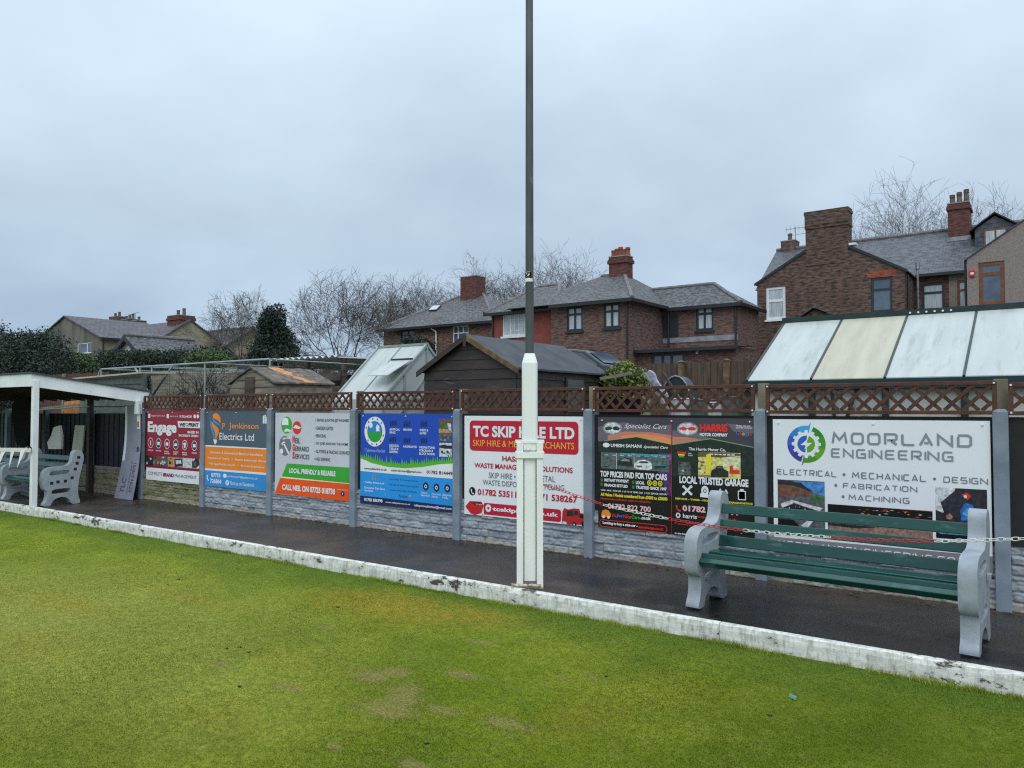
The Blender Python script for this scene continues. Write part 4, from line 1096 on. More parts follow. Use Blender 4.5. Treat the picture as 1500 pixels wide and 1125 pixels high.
def ar(r0, r1, a0, a1, n=14): return [(c0[0] + r0 * rr * math.cos(R(a0 + (a1 - a0) * i / n)), c0[1] + r0 * rr * math.sin(R(a0 + (a1 - a0) * i / n))) for i in range(n + 1)] + [(c0[0] + r1 * rr * math.cos(R(a1 + (a0 - a1) * i / n)), c0[1] + r1 * rr * math.sin(R(a1 + (a0 - a1) * i / n))) for i in range(n + 1)]
blues = [S(60, 170, 226), S(50, 130, 214), S(52, 96, 194), S(60, 72, 176), S(66, 60, 158)]
for i, bc in enumerate(blues): s.poly(ar(1, .66, 84 + i * 34, 84 + (i + 1) * 34), ink('ring_blue_%s' % 'abcde'[i], bc), 'logo', 2, True)
greens = [S(50, 140, 40), S(70, 156, 40), S(100, 170, 40), S(76, 150, 40)]
for i, bc in enumerate(greens): s.poly(ar(1, .66, 68 - i * 41, 68 - (i + 1) * 41), ink('ring_green_%s' % 'abcd'[i], bc), 'logo', 2, True)
s.poly([(c0[0] + .12 * rr, c0[1] + .98 * rr), (c0[0] + .26 * rr, c0[1] + 1.2 * rr), (c0[0] + .14 * rr, c0[1] + .62 * rr), (c0[0] - .1 * rr, c0[1] + .9 * rr)], ink('ring_blue_a', blues[0]), 'logo', 2.3, True)
s.poly([(c0[0] - .12 * rr, c0[1] - .98 * rr), (c0[0] - .26 * rr, c0[1] - 1.2 * rr), (c0[0] - .14 * rr, c0[1] - .62 * rr), (c0[0] + .1 * rr, c0[1] - .9 * rr)], ink('ring_green_d', greens[3]), 'logo', 2.3, True)
gp = []
for i in range(12):
    for da, r_ in ((-9, .62), (-6, .76), (6, .76), (9, .62)): gp.append((c0[0] + r_ * rr * math.cos(R(30 * i + da)), c0[1] + r_ * rr * math.sin(R(30 * i + da))))
s.poly(gp, WHT, 'logo', 3, True)
s.poly(ar(.46, .10, 84, 264), ink('ring_blue_c', blues[2]), 'logo', 3.5, True); s.poly(ar(.46, .10, 72, -84), ink('ring_green_c', greens[2]), 'logo', 3.5, True)
s.poly([(c0[0] + .1 * rr, c0[1] + .3 * rr), (c0[0] - .3 * rr, c0[1] - .06 * rr), (c0[0] - .02 * rr, c0[1] - .06 * rr), (c0[0] - .1 * rr, c0[1] - .3 * rr), (c0[0] + .3 * rr, c0[1] + .07 * rr), (c0[0] + .02 * rr, c0[1] + .07 * rr)], WHT, 'logo', 4.2, True)
s.photo((147, 570), (408, 850), MID, [(PSKY, [(.35, .02), (1, .02), (1, .3), (.6, .2)]), (BRN, [(0, .02), (.35, .05), (.72, .2), (.75, .3), (0, .38)]), (DKB, [(0, .0), (.5, .05), (.75, .22), (.35, .12), (0, .1)]), (PGRN, [(.72, .3), (1, .28), (1, .4), (.75, .42)]), (LGR, [(.05, .52), (.3, .42), (.95, .55), (.9, .62), (.35, .48), (.1, .6)]),
        (DKB, [(.12, .6), (.35, .5), (.85, .62), (.7, .75), (.3, .8)]), (BLK, [(.35, .6), (.5, .58), (.58, .65), (.42, .68)]), (LGR, [(.5, .95), (.8, .66), (.9, .66), (.62, 1)]), (BLK, [(.0, .75), (.3, .8), (.5, 1), (0, 1)])] + specks(8, [LGR, SKN], (.2, .5, .9, .75), .008, .02, 41))
s.photo((422, 705), (1000, 912), ink('photo_pave', S(150, 118, 108)), [(BLK, [(0, 0), (1, .02), (1, .35), (.6, .45), (0, .4)]), (SKN, [(.03, .5), (.5, .42), (.66, .5), (.66, .58), (.2, .66), (.03, .62)]), (LGR, [(.05, .52), (.4, .46), (.4, .5), (.06, .57)]), (DKB, [(0, .58), (.25, .64), (.65, .6), (.3, .78), (0, .75)])] + specks(46, [BRN, SKN, DKB, LGR, TAN, HRED], (.3, .05, .98, .36), .006, .026, 42))
s.photo((1013, 613), (1302, 915), DKB, [(LGR, [(0, 0), (.4, 0), (.3, .25), (.15, .5), (0, .45)]), (ink('photo_jacket', S(44, 40, 54)), [(.1, .3), (.35, .08), (.6, .05), (1, .1), (1, .9), (.5, .9), (.2, .6)]), (ink('photo_mask', S(44, 112, 190)), [(.48, .42), (.58, .28), (.72, .3), (.8, .5), (.72, .62), (.5, .62)]), (ink('photo_mask_light', S(92, 160, 222)), [(.5, .5), (.62, .38), (.75, .45), (.7, .55)]),
        (HRED, [(.52, .12), (.62, .08), (.7, .14), (.62, .22)]), (LGR, [(.55, .14), (.6, .12), (.62, .17), (.57, .19)]), (ink('photo_hand', S(170, 118, 96)), [(.2, .55), (.28, .5), (.34, .56), (.3, .62), (.22, .62)]), (PSKY, [(.05, .86), (.9, .8), (.95, .88), (.1, .95)]), (BLK, [(0, .92), (1, .9), (1, 1), (0, 1)])])
s.poly([(110, 884), (1345, 996), (1345, 1110), (110, 1110)], ink('warm_grey', S(138, 134, 142)), layer=1)
wide_text(s, 'MOORLANDENGINEERING.CO.UK', (148, 903), (1250, 1055), WHT, .15)
s.done()
# ------------------------------------------------------------------ white mast socket with steel pole
bp = at(776, 859, Z=0)
mast = thing('floodlight_mast', 'tall dark steel pole rising from a hinged white steel socket beside the green', 'pole', (bp.x, bp.y, 0))
mx_, my_ = bp.x, bp.y
MR = R(36)   # the socket faces the camera side a little
def mloc(x, y, z): return (mx_ + x * math.cos(MR) - y * math.sin(MR), my_ + x * math.sin(MR) + y * math.cos(MR), z)
def mprism(mb, pts, z0, z1, m=0): mb.prism([mloc(x, y, z0) for x, y in pts], (0, 0, z1 - z0), m)
sq = lambda x0, x1, y0, y1: [(x0, y0), (x1, y0), (x1, y1), (x0, y1)]
c = MB()
ch = .018; h = .072
oct_ = [(-h + ch, -h), (h - ch, -h), (h, -h + ch), (h, h - ch), (h - ch, h), (-h + ch, h), (-h, h - ch), (-h, -h + ch)]
def oc(mb, k, z): return [mloc(x * k, y * k, z) for x, y in oct_]
lv = [(0.84, .06), (.84, 1.25), (1.0, 1.27), (1.0, 2.08), (.66, 2.165), (.58, 2.17)]
vs = sum([oc(c, k, z) for k, z in lv], []); n = 8
c.add(vs, [(i * n + j, i * n + (j + 1) % n, (i + 1) * n + (j + 1) % n, (i + 1) * n + j) for i in range(len(lv) - 1) for j in range(n)] + [tuple(range(n)), tuple(range((len(lv) - 1) * n, len(lv) * n))])
c.build('central_post', M['pole_white'], mast, bevel=.004)
for sg in (-1, 1):
    u = MB()
    mprism(u, sq(sg * .115 - .006, sg * .115 + .006, -.085, .085), .0, 1.33)
    for yy in (-.085, .079): mprism(u, sq(min(sg * .064, sg * .109), max(sg * .064, sg * .109), yy, yy + .006), .0, 1.33)
    u.build('channel', M['pole_white'], mast)
for z0, z1, k in ((1.195, 1.255, 0), (1.335, 1.36, 1)):
    b = MB()
    mprism(b, sq(-.128, .128, -.098 + .01 * k, -.086), z0, z1); mprism(b, sq(-.128, .128, .086, .098), z0, z1)
    mprism(b, sq(-.134, -.122, -.086, .086), z0, z1); mprism(b, sq(.122, .134, -.086, .086), z0, z1)
    b.build('clamp_band', M['pole_white'], mast, bevel=.003)
for sg in (-1, 1):
    b = MB(); mprism(b, sq(sg * .1 - .02, sg * .1 + .02, -.095, -.080), 1.25, 1.34); b.build('clamp_strap', M['pole_white'], mast)
b = MB(); b.tube(mloc(-.02, -.11, 1.295), mloc(-.02, .11, 1.295), .016, n=10); b.tube(mloc(-.02, -.115, 1.295), mloc(-.02, -.105, 1.295), .026, n=6); b.build('pivot_bolt', M['pole_white'], mast)
b = MB(); b.tube(mloc(-.17, -.10, .035), mloc(.10, -.10, .03), .013, n=8); mprism(b, sq(-.125, .125, -.09, .09), 0, .016); b.build('base_bar', M['rust'], mast)
b = MB()
for k in range(14):
    z0, z1 = 2.17 + k * .5, 2.17 + (k + 1) * .5
    b.tube(mloc(0, 0, z0), mloc(0, 0, z1 + .001), .040 - .0006 * k, .040 - .0006 * (k + 1), n=14, cap=False)
b.build('pole', M['pole_grey'], mast, smooth=True)
# numbered plate on the pole, bent round its camera side
def band(z0, z1, a0, a1, rr, nn=8):
    vs = []
    for i in range(nn + 1):
        t = R(a0 + (a1 - a0) * i / nn)
        for z in (z0, z1): vs.append((mx_ + rr * math.cos(t), my_ + rr * math.sin(t), z))
    return vs, [(2 * i, 2 * i + 2, 2 * i + 3, 2 * i + 1) for i in range(nn)]
# camera lies towards angle of (-mx,-my)
ca = math.degrees(math.atan2(-my_, -mx_))
zt = 2.845
t_ = MB(); t_.add(*band(zt, zt + .030, ca - 95, ca + 45, .0412)); t_.add(*band(zt + .030, zt + .092, ca - 95, ca + 10, .0412)); tp = t_.build('number_plate', M['white_plastic'], mast, uv=False)
b_ = MB(); b_.add(*band(zt + .034, zt + .088, ca - 85, ca + 25, .0416)); b_.build('number_ground', M['black'], tp, uv=False)
v, f = glyphs('2', .03, 0, 1.0)
vs = []
for p in v:
    t = R(ca - 55 + 62 * p[0]); vs.append((mx_ + .0421 * math.cos(t), my_ + .0421 * math.sin(t), zt + .038 + p[1] * .046))
MB().add(vs, f).build('digit', M['white_plastic'], tp, uv=False, fix=False)
# flaked strip: bare dark metal where the paint has come off, and the black outline of a peeled sticker
rr_ = random.Random(4)
fl = MB()
for k in range(26):
    z = 1.60 + .33 * rr_.random(); y = -.028 + .035 * rr_.random(); w = rr_.uniform(.006, .02); hh = rr_.uniform(.006, .03)
    pts = [(y + w * math.cos(a) * rr_.uniform(.5, 1), z + hh * math.sin(a) * rr_.uniform(.5, 1)) for a in [q * math.pi / 3 for q in range(6)]]
    fl.poly([mloc(.0728 + .0002 * (k % 7), p[0] - .02, p[1]) for p in pts])
loop = [mloc(.0735, y, z) for y, z in [(-.05, 2.0), (-.052, 1.9), (-.053, 1.75), (-.052, 1.6), (-.045, 1.53), (-.025, 1.48), (0, 1.46), (.02, 1.45)]]
fl.pipe(loop, .003, 5)
fl.build('flaked_patch', M['pole_grey'], mast, uv=False)

# ------------------------------------------------------------------ benches
def bench_end_mesh(mb, x0, th):
    out = [(.0, 0), (.11, 0), (.125, .05), (.165, .105), (.23, .135), (.30, .14), (.37, .12), (.42, .075), (.445, 0), (.60, 0), (.585, .06), (.562, .14), (.553, .22), (.558, .36), (.590, .52), (.622, .66), (.645, .77), (.642, .83), (.620, .885), (.585, .918), (.54, .93),
           (.497, .918), (.467, .885), (.457, .84), (.452, .77), (.432, .715), (.395, .678), (.345, .662), (.26, .658), (.16, .657), (.085, .648), (.03, .622), (-.008, .575), (-.024, .51), (-.026, .43), (-.020, .35), (-.004, .295), (.024, .268), (.05, .262),
           (.056, .2), (.050, .13), (.036, .085), (.012, .055), (.0, .03)]
    slot1 = [(.075, .525), (.10, .580), (.14, .592), (.37, .597), (.41, .58), (.41, .55), (.375, .528), (.12, .508)]
    slot2 = [(.115, .215), (.13, .262), (.17, .280), (.39, .285), (.43, .268), (.43, .23), (.39, .205), (.15, .195)]
    mb.holed(MB.chaikin(out), [MB.chaikin(slot1), MB.chaikin(slot2)], lambda y, z: (x0, y, z), (th, 0, 0))
def make_bench(L, label, loc, rz):
    t = thing('park_bench', label, 'bench', (0, 0, 0), 'slatted benches beside the green')
    th = .115
    for k, x0 in enumerate((-L / 2, L / 2 - th)):
        m = MB(); bench_end_mesh(m, x0, th)
        o = m.build('end_frame', M['bench_grey'], t, bevel=.012, fix=True, weld=True, smooth='angle')
        xo = x0 + (0 if k == 0 else th)
        sx = -1 if k == 0 else 1
        if k == 1 and L > 1.9:
            MB().box(xo, xo + .03, .40, .46, .44, .49).build('bolt_bracket', M['bench_grey'], t, bevel=.006)
            m = MB(); m.tube((xo, .43, .465), (xo + .045, .43, .465), .012, n=8); m.build('bolt', M['bench_dark'], t)
        if k == 1 and L < 1.9:
            for (y, z) in ((.555, .80), (.53, .70), (.50, .60), (.45, .455), (.34, .405), (.22, .40), (.12, .385)):
                MB().box(min(xo, xo + sx * .004), max(xo, xo + sx * .004), y - .026, y + .026, z - .024, z + .024).build('bolt_square', M['bench_dark'], t, bevel=.003)  # thin dark squares laid on the casting, not sunk into it
        for y0, y1 in ((.0, .108), (.45, .595)):
            fm = MB(); fm.box(x0 + .006, x0 + th - .006, y0 + .008, y1 - .006, -.002, .012); fm.build('foot_pad', M['bench_dark'], t)
    a, b = -L / 2 + th - .02, L / 2 - th + .02
    for y, z, w, h, tl in ((.495, .780, .030, .085, .22), (.465, .648, .030, .080, .22), (.440, .512, .030, .092, .22)):
        m = MB(); m.beam((a, y, z), (b, y, z), w, h, up=(0, math.sin(tl), math.cos(tl))); m.build('back_slat', M['bench_green'], t, bevel=.006)
    for y, z, w, h, tl in ((.385, .425, .105, .036, -.06), (.262, .432, .105, .036, -.05), (.125, .425, .125, .042, .16), (.045, .385, .06, .05, .9)):
        m = MB(); m.beam((a - (.02 if y < .2 else 0), y, z), (b + (.0 if y < .2 else 0), y, z), w, h, up=(0, math.sin(tl), math.cos(tl))); m.build('seat_slat', M['bench_green'], t, bevel=.006)
    # flat iron stay under the middle of the seat
    m = MB(); m.box(-.02, .02, .06, .43, .385, .395); m.build('stay', M['bench_dark'], t)
    t.location = loc; t.rotation_euler = (0, 0, rz)
    return t
make_bench(2.10, 'dark green slatted bench with thick grey concrete ends, nearest, before the white sign', (-1.555, 6.02, .003), R(-2.5))
nb_ = MB(); nb_.box(-.0, .05, -.02, .02, -.02, .02)
make_bench(1.66, 'green slatted bench with grey concrete ends at the open corner of the white roofed shelter', (-14.80, 5.90, .003), R(1))
make_bench(1.66, 'green slatted bench deeper in the shelter, mostly cut off by the left edge', (-16.75, 5.95, .003), R(0))

# ------------------------------------------------------------------ red and white plastic chain
CYP = 5.89
ctr = [(800, 712), (824, 719), (853, 729), (886, 740), (934, 751), (979, 760), (1026, 768), (1067, 774.5), (1130, 781), (1215, 787), (1287, 791.5), (1367, 793), (1447, 791), (1500, 789), (1600, 780), (1700, 765)]
cp_ = [at(x, y, Y=CYP - (.0 if x > 830 else 0)) for x, y in ctr]
cp_[0] = Vector(mloc(.125, -.05, cp_[0].z))
chain = thing('plastic_chain', 'red and white plastic barrier chain strung from the white pole past the bench', 'chain', cp_[0])
lk = {}
def link_mesh(m, nm):
    mb = MB(); pts = []
    Lh, Wh = .0245, .0125
    for i in range(14):
        a = 2 * math.pi * i / 14
        pts.append((math.copysign(min(abs(math.cos(a)) * 1.25, 1), math.cos(a)) * Lh, math.sin(a) * Wh, 0))
    mb.pipe(pts, .0027, 6, closed=True)
    me_o = mb.build(nm, m, None, smooth=True, uv=False)
    me = me_o.data; bpy.data.objects.remove(me_o, do_unlink=True); return me
lk['r'] = link_mesh(M['red_plastic'], 'link'); lk['w'] = link_mesh(M['white_plastic'], 'link')
seg = 0; acc = 0.0; k = 0
tot = [0]
for a, b in zip(cp_[:-1], cp_[1:]): tot.append(tot[-1] + (b - a).length)
nl = int(tot[-1] / .0395)
for i in range(nl):
    s_ = (i + .5) * tot[-1] / nl
    j = max(q for q in range(len(tot)) if tot[q] <= s_); j = min(j, len(cp_) - 2)
    p = cp_[j].lerp(cp_[j + 1], (s_ - tot[j]) / (tot[j + 1] - tot[j])); d = (cp_[j + 1] - cp_[j]).normalized()
    rel = p - Vector((0, 0, CAMZ)); dep = rel.dot(FW); ppx = 750 + FPX * rel.dot(RT) / dep
    red = ppx < 886 or 980 < ppx < 1087 or 1215 < ppx < 1367 or 1520 < ppx < 1660
    o = bpy.data.objects.new('link', lk['r' if red else 'w']); C.objects.link(o); o.parent = chain
    q = d.to_track_quat('X', 'Z').to_matrix().to_4x4() @ Matrix.Rotation(R(90 * (i % 2) + 20), 4, 'X')
    o.matrix_local = Matrix.Translation(p - cp_[0]) @ q

# ------------------------------------------------------------------ shelter at the left
sh = thing('shelter', 'open fronted shelter with a sloping flat roof and white fascia boards', 'shelter', (-14.0, 5.72, 0))
FC, RC = Vector((-14.0, 5.70, 0)), Vector((-13.70, 7.56, 0))
XL = -26
roofp = [(XL, 5.70, 2.235), (-14.0, 5.70, 2.235), (-13.70, 7.58, 1.955), (XL, 7.58, 1.955)]
m = MB(); m.prism([(p[0] + (.03 if p[0] > -20 else 0), p[1] - (.03 if p[1] < 6 else 0), p[2]) for p in roofp], (0, 0, .028)); m.build('roof', M['felt'], sh)
m = MB(); m.prism([(p[0] - .03, p[1] + (.03 if p[1] < 6 else -.03), p[2] - .05) for p in roofp], (0, 0, .045)); 
for k in range(12): m.beam((-14.2 - k * .6, 5.75, 2.12), (-14.2 - k * .6, 7.5, 1.86), .05, .12)
m.build('rafters', M['shed_dark'], sh)
m = MB(); m.prism([(-14.0, 5.70, 2.02), (-14.0, 5.70, 2.233), (-13.70, 7.56, 1.953), (-13.70, 7.56, 1.745)], (-.024, .004, 0)); m.build('fascia', M['white_paint'], sh, bevel=.003)
m = MB(); m.prism([(XL, 5.695, 2.02), (XL, 5.695, 2.233), (-14.001, 5.695, 2.233), (-14.001, 5.695, 2.02)], (0, .024, 0)); m.build('fascia', M['white_paint'], sh, bevel=.003)
m = MB(); m.box(-14.06, -13.97, 5.725, 5.815, .0, 2.13); m.build('corner_post', M['white_paint'], sh, bevel=.006)
m = MB(); m.box(-13.79, -13.67, 7.34, 7.42, 1.55, 1.80); m.build('bracket', M['white_paint'], sh, bevel=.004)
for x in (-17.4, -20.8):
    m = MB(); m.box(x - .045, x + .045, 5.725, 5.815, .0, 2.13); m.build('front_post', M['white_paint'], sh, bevel=.006)
m = MB(); m.box(-15.60, -15.50, 7.36, 7.44, 0, 1.93); m.build('rear_post', M['shed_dark'], sh)
# bunting between the posts
bt = thing('bunting', 'white triangular pennants on a cord tied to the white shelter post', 'bunting', (-14.02, 5.70, .98))
pts = [Vector((-14.02 - 3.3 * i / 12, 5.69, 1.00 - .09 * math.sin(math.pi * min(1, i / 12)))) for i in range(13)]
m = MB(); m.pipe(pts, .006, 5); m.ball((-14.02, 5.70, 1.0), .03, .03, .02); m.build('cord', M['black'], bt)
m = MB(); m.prism([(-13.93, 5.683, .93), (-13.93, 5.683, 1.0), (-15.6, 5.683, .955), (-15.6, 5.683, .89)], (0, -.004, 0)); m.build('header_tape', M['white_plastic'], bt)
for k, x in enumerate((-14.12, -14.52, -14.92, -15.32)):
    m = MB(); zz = .965 - .03 * k
    m.prism([(x, 5.678 - .01 * (k % 2), zz), (x - .17, 5.678, zz - .008), (x - .11, 5.60 + .03 * (k % 2), zz - .30)], (0, .003, 0)); m.build('pennant', M['white_plastic'], bt)
# board leaning in the corner
bl = [at(167, 729, Z=0.004), at(194, 733, Z=0.004)]
lb = thing('leaning_board', 'tall grey printed board propped upside against the shelter corner post', 'board', (bl[0].x, 7.2, 0))
tx = [at(183, 594, Y=7.40), at(205, 592, Y=7.37)]
def lbp(u, v, off=0.0):
    # u across, v up, slightly bowed
    a = bl[0].lerp(bl[1], u); b = tx[0].lerp(tx[1], u); p = a.lerp(b, v)
    return (p.x, p.y - .05 * math.sin(math.pi * v) * 0 + .07 * math.sin(math.pi * v) * 1 - off - .0, p.z)
m = MB(); N_ = 10
vs = [lbp(u, j / N_, o) for j in range(N_ + 1) for (u, o) in ((0, 0), (1, 0), (1, -.006), (0, -.006))]
m.add(vs, [(j * 4 + k, j * 4 + (k + 1) % 4, (j + 1) * 4 + (k + 1) % 4, (j + 1) * 4 + k) for j in range(N_) for k in range(4)] + [(0, 1, 2, 3), tuple(N_ * 4 + k for k in range(4))])
m.build('sheet', M['banner'], lb)
def lquad(u0, v0, u1, v1, mtl, nm, off=.002, n=6):
    m = MB(); vs = []
    for j in range(n + 1):
        v = v0 + (v1 - v0) * j / n
        vs += [lbp(u0, v, off), lbp(u1, v, off)]
    m.add(vs, [(2 * j, 2 * j + 1, 2 * j + 3, 2 * j + 2) for j in range(n)]); return m.build(nm, mtl, lb, uv=False)
lquad(.02, .40, .16, .99, WHT, 'white_band'); lquad(.78, .74, .97, .90, WHT, 'white_label'); lquad(.80, .76, .90, .82, RED, 'red_patch', .003); lquad(.80, .50, .92, .55, NVY, 'blue_patch')
def lb_text(st, u0, u1, v0, v1, mtl):
    v, f = glyphs(st, .02, 0, 1.0)   # reads upwards along the board
    MB().add([lbp(u1 - (u1 - u0) * p[1], v0 + (v1 - v0) * p[0], .0035) for p in v], f).build('lettering', mtl, lb, uv=False, fix=False)
lb_text('TLC', .22, .46, .06, .22, ink('plum', S(120, 70, 110))); lb_text('07794 579791', .70, .86, .08, .38, ink('plum', S(120, 70, 110))); lb_text('domestic care', .56, .64, .06, .40, GRYT)
# odds and ends in the dark of the shelter
o = MB()
pl = [(0, .0), (.5, .02), (.52, .35), (.42, .66), (.18, .60), (.10, .38), (-.06, .18)]
o.prism([(-16.9 + p[0] * 1.1, 7.22, .82 + p[1] * .75) for p in pl], (0, .05, 0)); tag(o.build('plastic_hood', M['white_plastic'], None, bevel=.01), 'white curved plastic hood standing behind the shelter benches', 'cover')
o = MB(); o.prism([(-16.1, 7.30, .70), (-15.72, 7.32, .70), (-15.70, 7.36, 1.32), (-16.08, 7.36, 1.32)], (0, .03, 0)); tag(o.build('propped_panel', M['poly_cream'], None, bevel=.004), 'dull cream panel propped against the navy boards in the shelter', 'panel')
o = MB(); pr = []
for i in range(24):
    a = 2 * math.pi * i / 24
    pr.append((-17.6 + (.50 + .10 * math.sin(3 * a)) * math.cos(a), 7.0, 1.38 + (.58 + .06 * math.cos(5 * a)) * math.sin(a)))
o.prism(pr, (0, .08, 0)); tag(o.build('black_shape', M['black'], None, bevel=.03), 'black flat shape upright at the back of the shelter', 'sheet')  # rounded flat black piece with a wavy outline
o = MB(); o.beam((-17.2, 7.1, 1.62), (-15.3, 7.2, 1.69), .12, .02); o.beam((-16.9, 7.1, 1.66), (-15.4, 7.22, 1.74), .03, .03); tag(o.build('stored_rail', M['white_paint'], None), 'white rails stored under the shelter roof', 'rail')
# ------------------------------------------------------------------ allotment things just behind the fence
def gable_shed(name, label, x0, x1, y0, y1, ze, zr, wallm, roofm, board=.13, over=.06, patch=None, barge=None, cat='shed'):
    zg = gz((y0 + y1) / 2) - .05
    t = thing(name, label, cat, ((x0 + x1) / 2, (y0 + y1) / 2, zg))
    xm = (x0 + x1) / 2
    m = MB(); z = zg; r_ = random.Random(int(abs(x0) * 100))
    core = [(x0 + .015, zg), (x1 - .015, zg), (x1 - .015, ze - .01), (xm, zr - .02), (x0 + .015, ze - .01)]
    m.prism([(x, y0 + .015, z_) for x, z_ in core], (0, y1 - y0 - .03, 0))
    while z < zr - .04:      # overlapping boards on the front and on the two sides
        z2 = min(z + board, zr - .02)
        def hw(zz): return (x1 - x0) / 2 if zz <= ze else (x1 - x0) / 2 * max(0.02, (zr - zz) / (zr - ze))
        a, b = hw(z), hw(z2)
        jj = r_.uniform(-.003, .003)
        m.add([(xm - a, y0 - .012 + jj, z), (xm + a, y0 - .012 + jj, z), (xm + b, y0 + .003, z2), (xm - b, y0 + .003, z2), (xm - a, y0 + .014, z), (xm + a, y0 + .014, z), (xm + b, y0 + .014, z2), (xm - b, y0 + .014, z2)],
              [(0, 1, 2, 3), (4, 7, 6, 5), (0, 4, 5, 1), (2, 6, 7, 3), (0, 3, 7, 4), (1, 5, 6, 2)])
        if z2 <= ze + .02:
            for xs_, sg in ((x1, 1), (x0, -1)):
                m.add([(xs_ + sg * .012, y0, z), (xs_ + sg * .012, y1, z), (xs_ - sg * .003, y1, z2), (xs_ - sg * .003, y0, z2), (xs_ - sg * .014, y0, z), (xs_ - sg * .014, y1, z)], [(0, 1, 2, 3), (0, 4, 5, 1)])
        z = z2
    m.build('wall', wallm, t)
    sl_ = (zr - ze) / ((x1 - x0) / 2)
    for sg in (-1, 1):
        m = MB()
        xo = xm + sg * ((x1 - x0) / 2 + over); zo = ze - sl_ * over
        m.prism([(xm, y0 - over, zr), (xo, y0 - over, zo), (xo, y1 + over, zo), (xm, y1 + over, zr)], (0, 0, .03)); ro = m.build('roof', roofm, t)
        if patch and sg > 0:
            ya, yb = patch
            jag = [(ya, 0), (yb, 0), (yb + .06, .12), (yb + .02, .22), (yb + .16, .35), (yb + .08, .42), (yb + .05, .55), (yb + .20, .68), (yb + .24, .85), (yb + .36, 1.0), (ya + .30, 1.0), (ya + .34, .88), (ya + .2, .72), (ya + .25, .6), (ya + .10, .4), (ya + .02, .2)]
            m = MB(); m.prism([(xm + (xo - xm) * q, y, zr + (zo - zr) * q + .033) for y, q in jag], (0, 0, .006)); m.build('bare_patch', M['bare_wood'], ro)
    if barge:
        for sg in (-1, 1):
            m = MB(); xo = xm + sg * ((x1 - x0) / 2 + over + .02); zo = ze - sl_ * (over + .02)
            m.prism([(xm, y0 - over - .025, zr + .03), (xo, y0 - over - .025, zo + .03), (xo, y0 - over - .025, zo - .055), (xm, y0 - over - .025, zr - .06)], (0, .02, 0)); m.build('barge_board', barge[0 if sg < 0 else 1], t)
        m = MB(); m.box(xm - .03, xm + .03, y0 - over - .03, y0 - over - .02, zr - .16, zr + .04); m.build('finial', barge[0], t)
    return t
t = gable_shed('garden_shed', 'dark brown boarded shed with a grey felt roof behind the white pole', -8.2, -6.42, 9.0, 11.6, 2.25, 2.74, M['shed_dark'], M['felt'], .15, .07, barge=(M['shed_dark'], M['barge']))
m = MB(); m.box(-6.40, -6.385, 10.30, 10.86, 1.55, 2.15); w = m.build('window_frame', M['shed_dark'], t); m = MB(); m.box(-6.384, -6.378, 10.34, 10.82, 1.60, 2.11); m.build('pane', M['mesh_green'], w)
t = gable_shed('small_shed', 'small weathered shed with a torn felt roof showing an orange bare patch', -12.96, -11.62, 8.75, 10.1, 2.12, 2.40, M['grey_wood'], M['felt_old'], .14, .04, patch=(9.10, 9.34))
m = MB(); m.box(-12.45, -12.18, 8.715, 8.735, 1.2, 2.24); m.build('nailed_board', M['dark_wood'], t)

# open sided corrugated store
a, b = at(397, 526, Y=11.5), at(500, 521.5, Y=11.5)
cs = thing('timber_store', 'old dark timber store under a white edged corrugated sheet roof', 'shed', ((a.x + b.x) / 2, 12.4, gz(12)))
m = MB(); nx_ = 96; vs = []
for i in range(nx_ + 1):
    x = a.x + (b.x - a.x) * i / nx_
    for (y, dz) in ((11.42, 0), (13.4, -.16)): vs.append((x, y, a.z + dz - .02 + .028 * math.cos(2 * math.pi * i / 8)))
vs2 = [(x, y, z - .008) for x, y, z in vs]
n2 = len(vs)
m.add(vs + vs2, [(2 * i, 2 * i + 2, 2 * i + 3, 2 * i + 1) for i in range(nx_)] + [(n2 + 2 * i, n2 + 2 * i + 1, n2 + 2 * i + 3, n2 + 2 * i + 2) for i in range(nx_)] + [(2 * i, n2 + 2 * i, n2 + 2 * i + 2, 2 * i + 2) for i in range(nx_)])
m.build('roof_sheet', M['corr'], cs, smooth=True)
m = MB(); c2 = at(542, 524, Y=11.9)
m.prism([(b.x - .05, 11.45, b.z - .01), (c2.x, 11.9, c2.z), (c2.x, 13.4, c2.z - .1), (b.x - .05, 13.4, b.z - .1)], (0, 0, -.025)); m.build('roof_sheet', M['corr'], cs)
r_ = random.Random(7); m = MB(); z = gz(12)
for zz, hh in ((.35, .2), (.6, .22), (.86, .2), (1.14, .2), (1.42, .17), (1.72, .2), (2.02, .22), (2.36, .17)):
    m.beam((a.x + .05, 11.5 + r_.uniform(-.01, .02), zz + r_.uniform(-.02, .02)), (b.x - .02, 11.5 + r_.uniform(-.01, .02), zz + r_.uniform(-.02, .03)), .03, hh)
m.build('boards', M['dark_wood'], cs)
m = MB()
for x in (a.x, (a.x + b.x) / 2, b.x): m.box(x - .05, x + .05, 11.53, 11.63, z, a.z - .06)
m.box(b.x, c2.x, 12.6, 12.64, z, 2.0); m.beam((b.x - 1.6, 11.40, 2.22), (b.x + .2, 11.2, 1.88), .04, .07); m.box(a.x, b.x, 13.3, 13.34, z, 2.5)
m.build('posts', M['dark_wood'], cs)

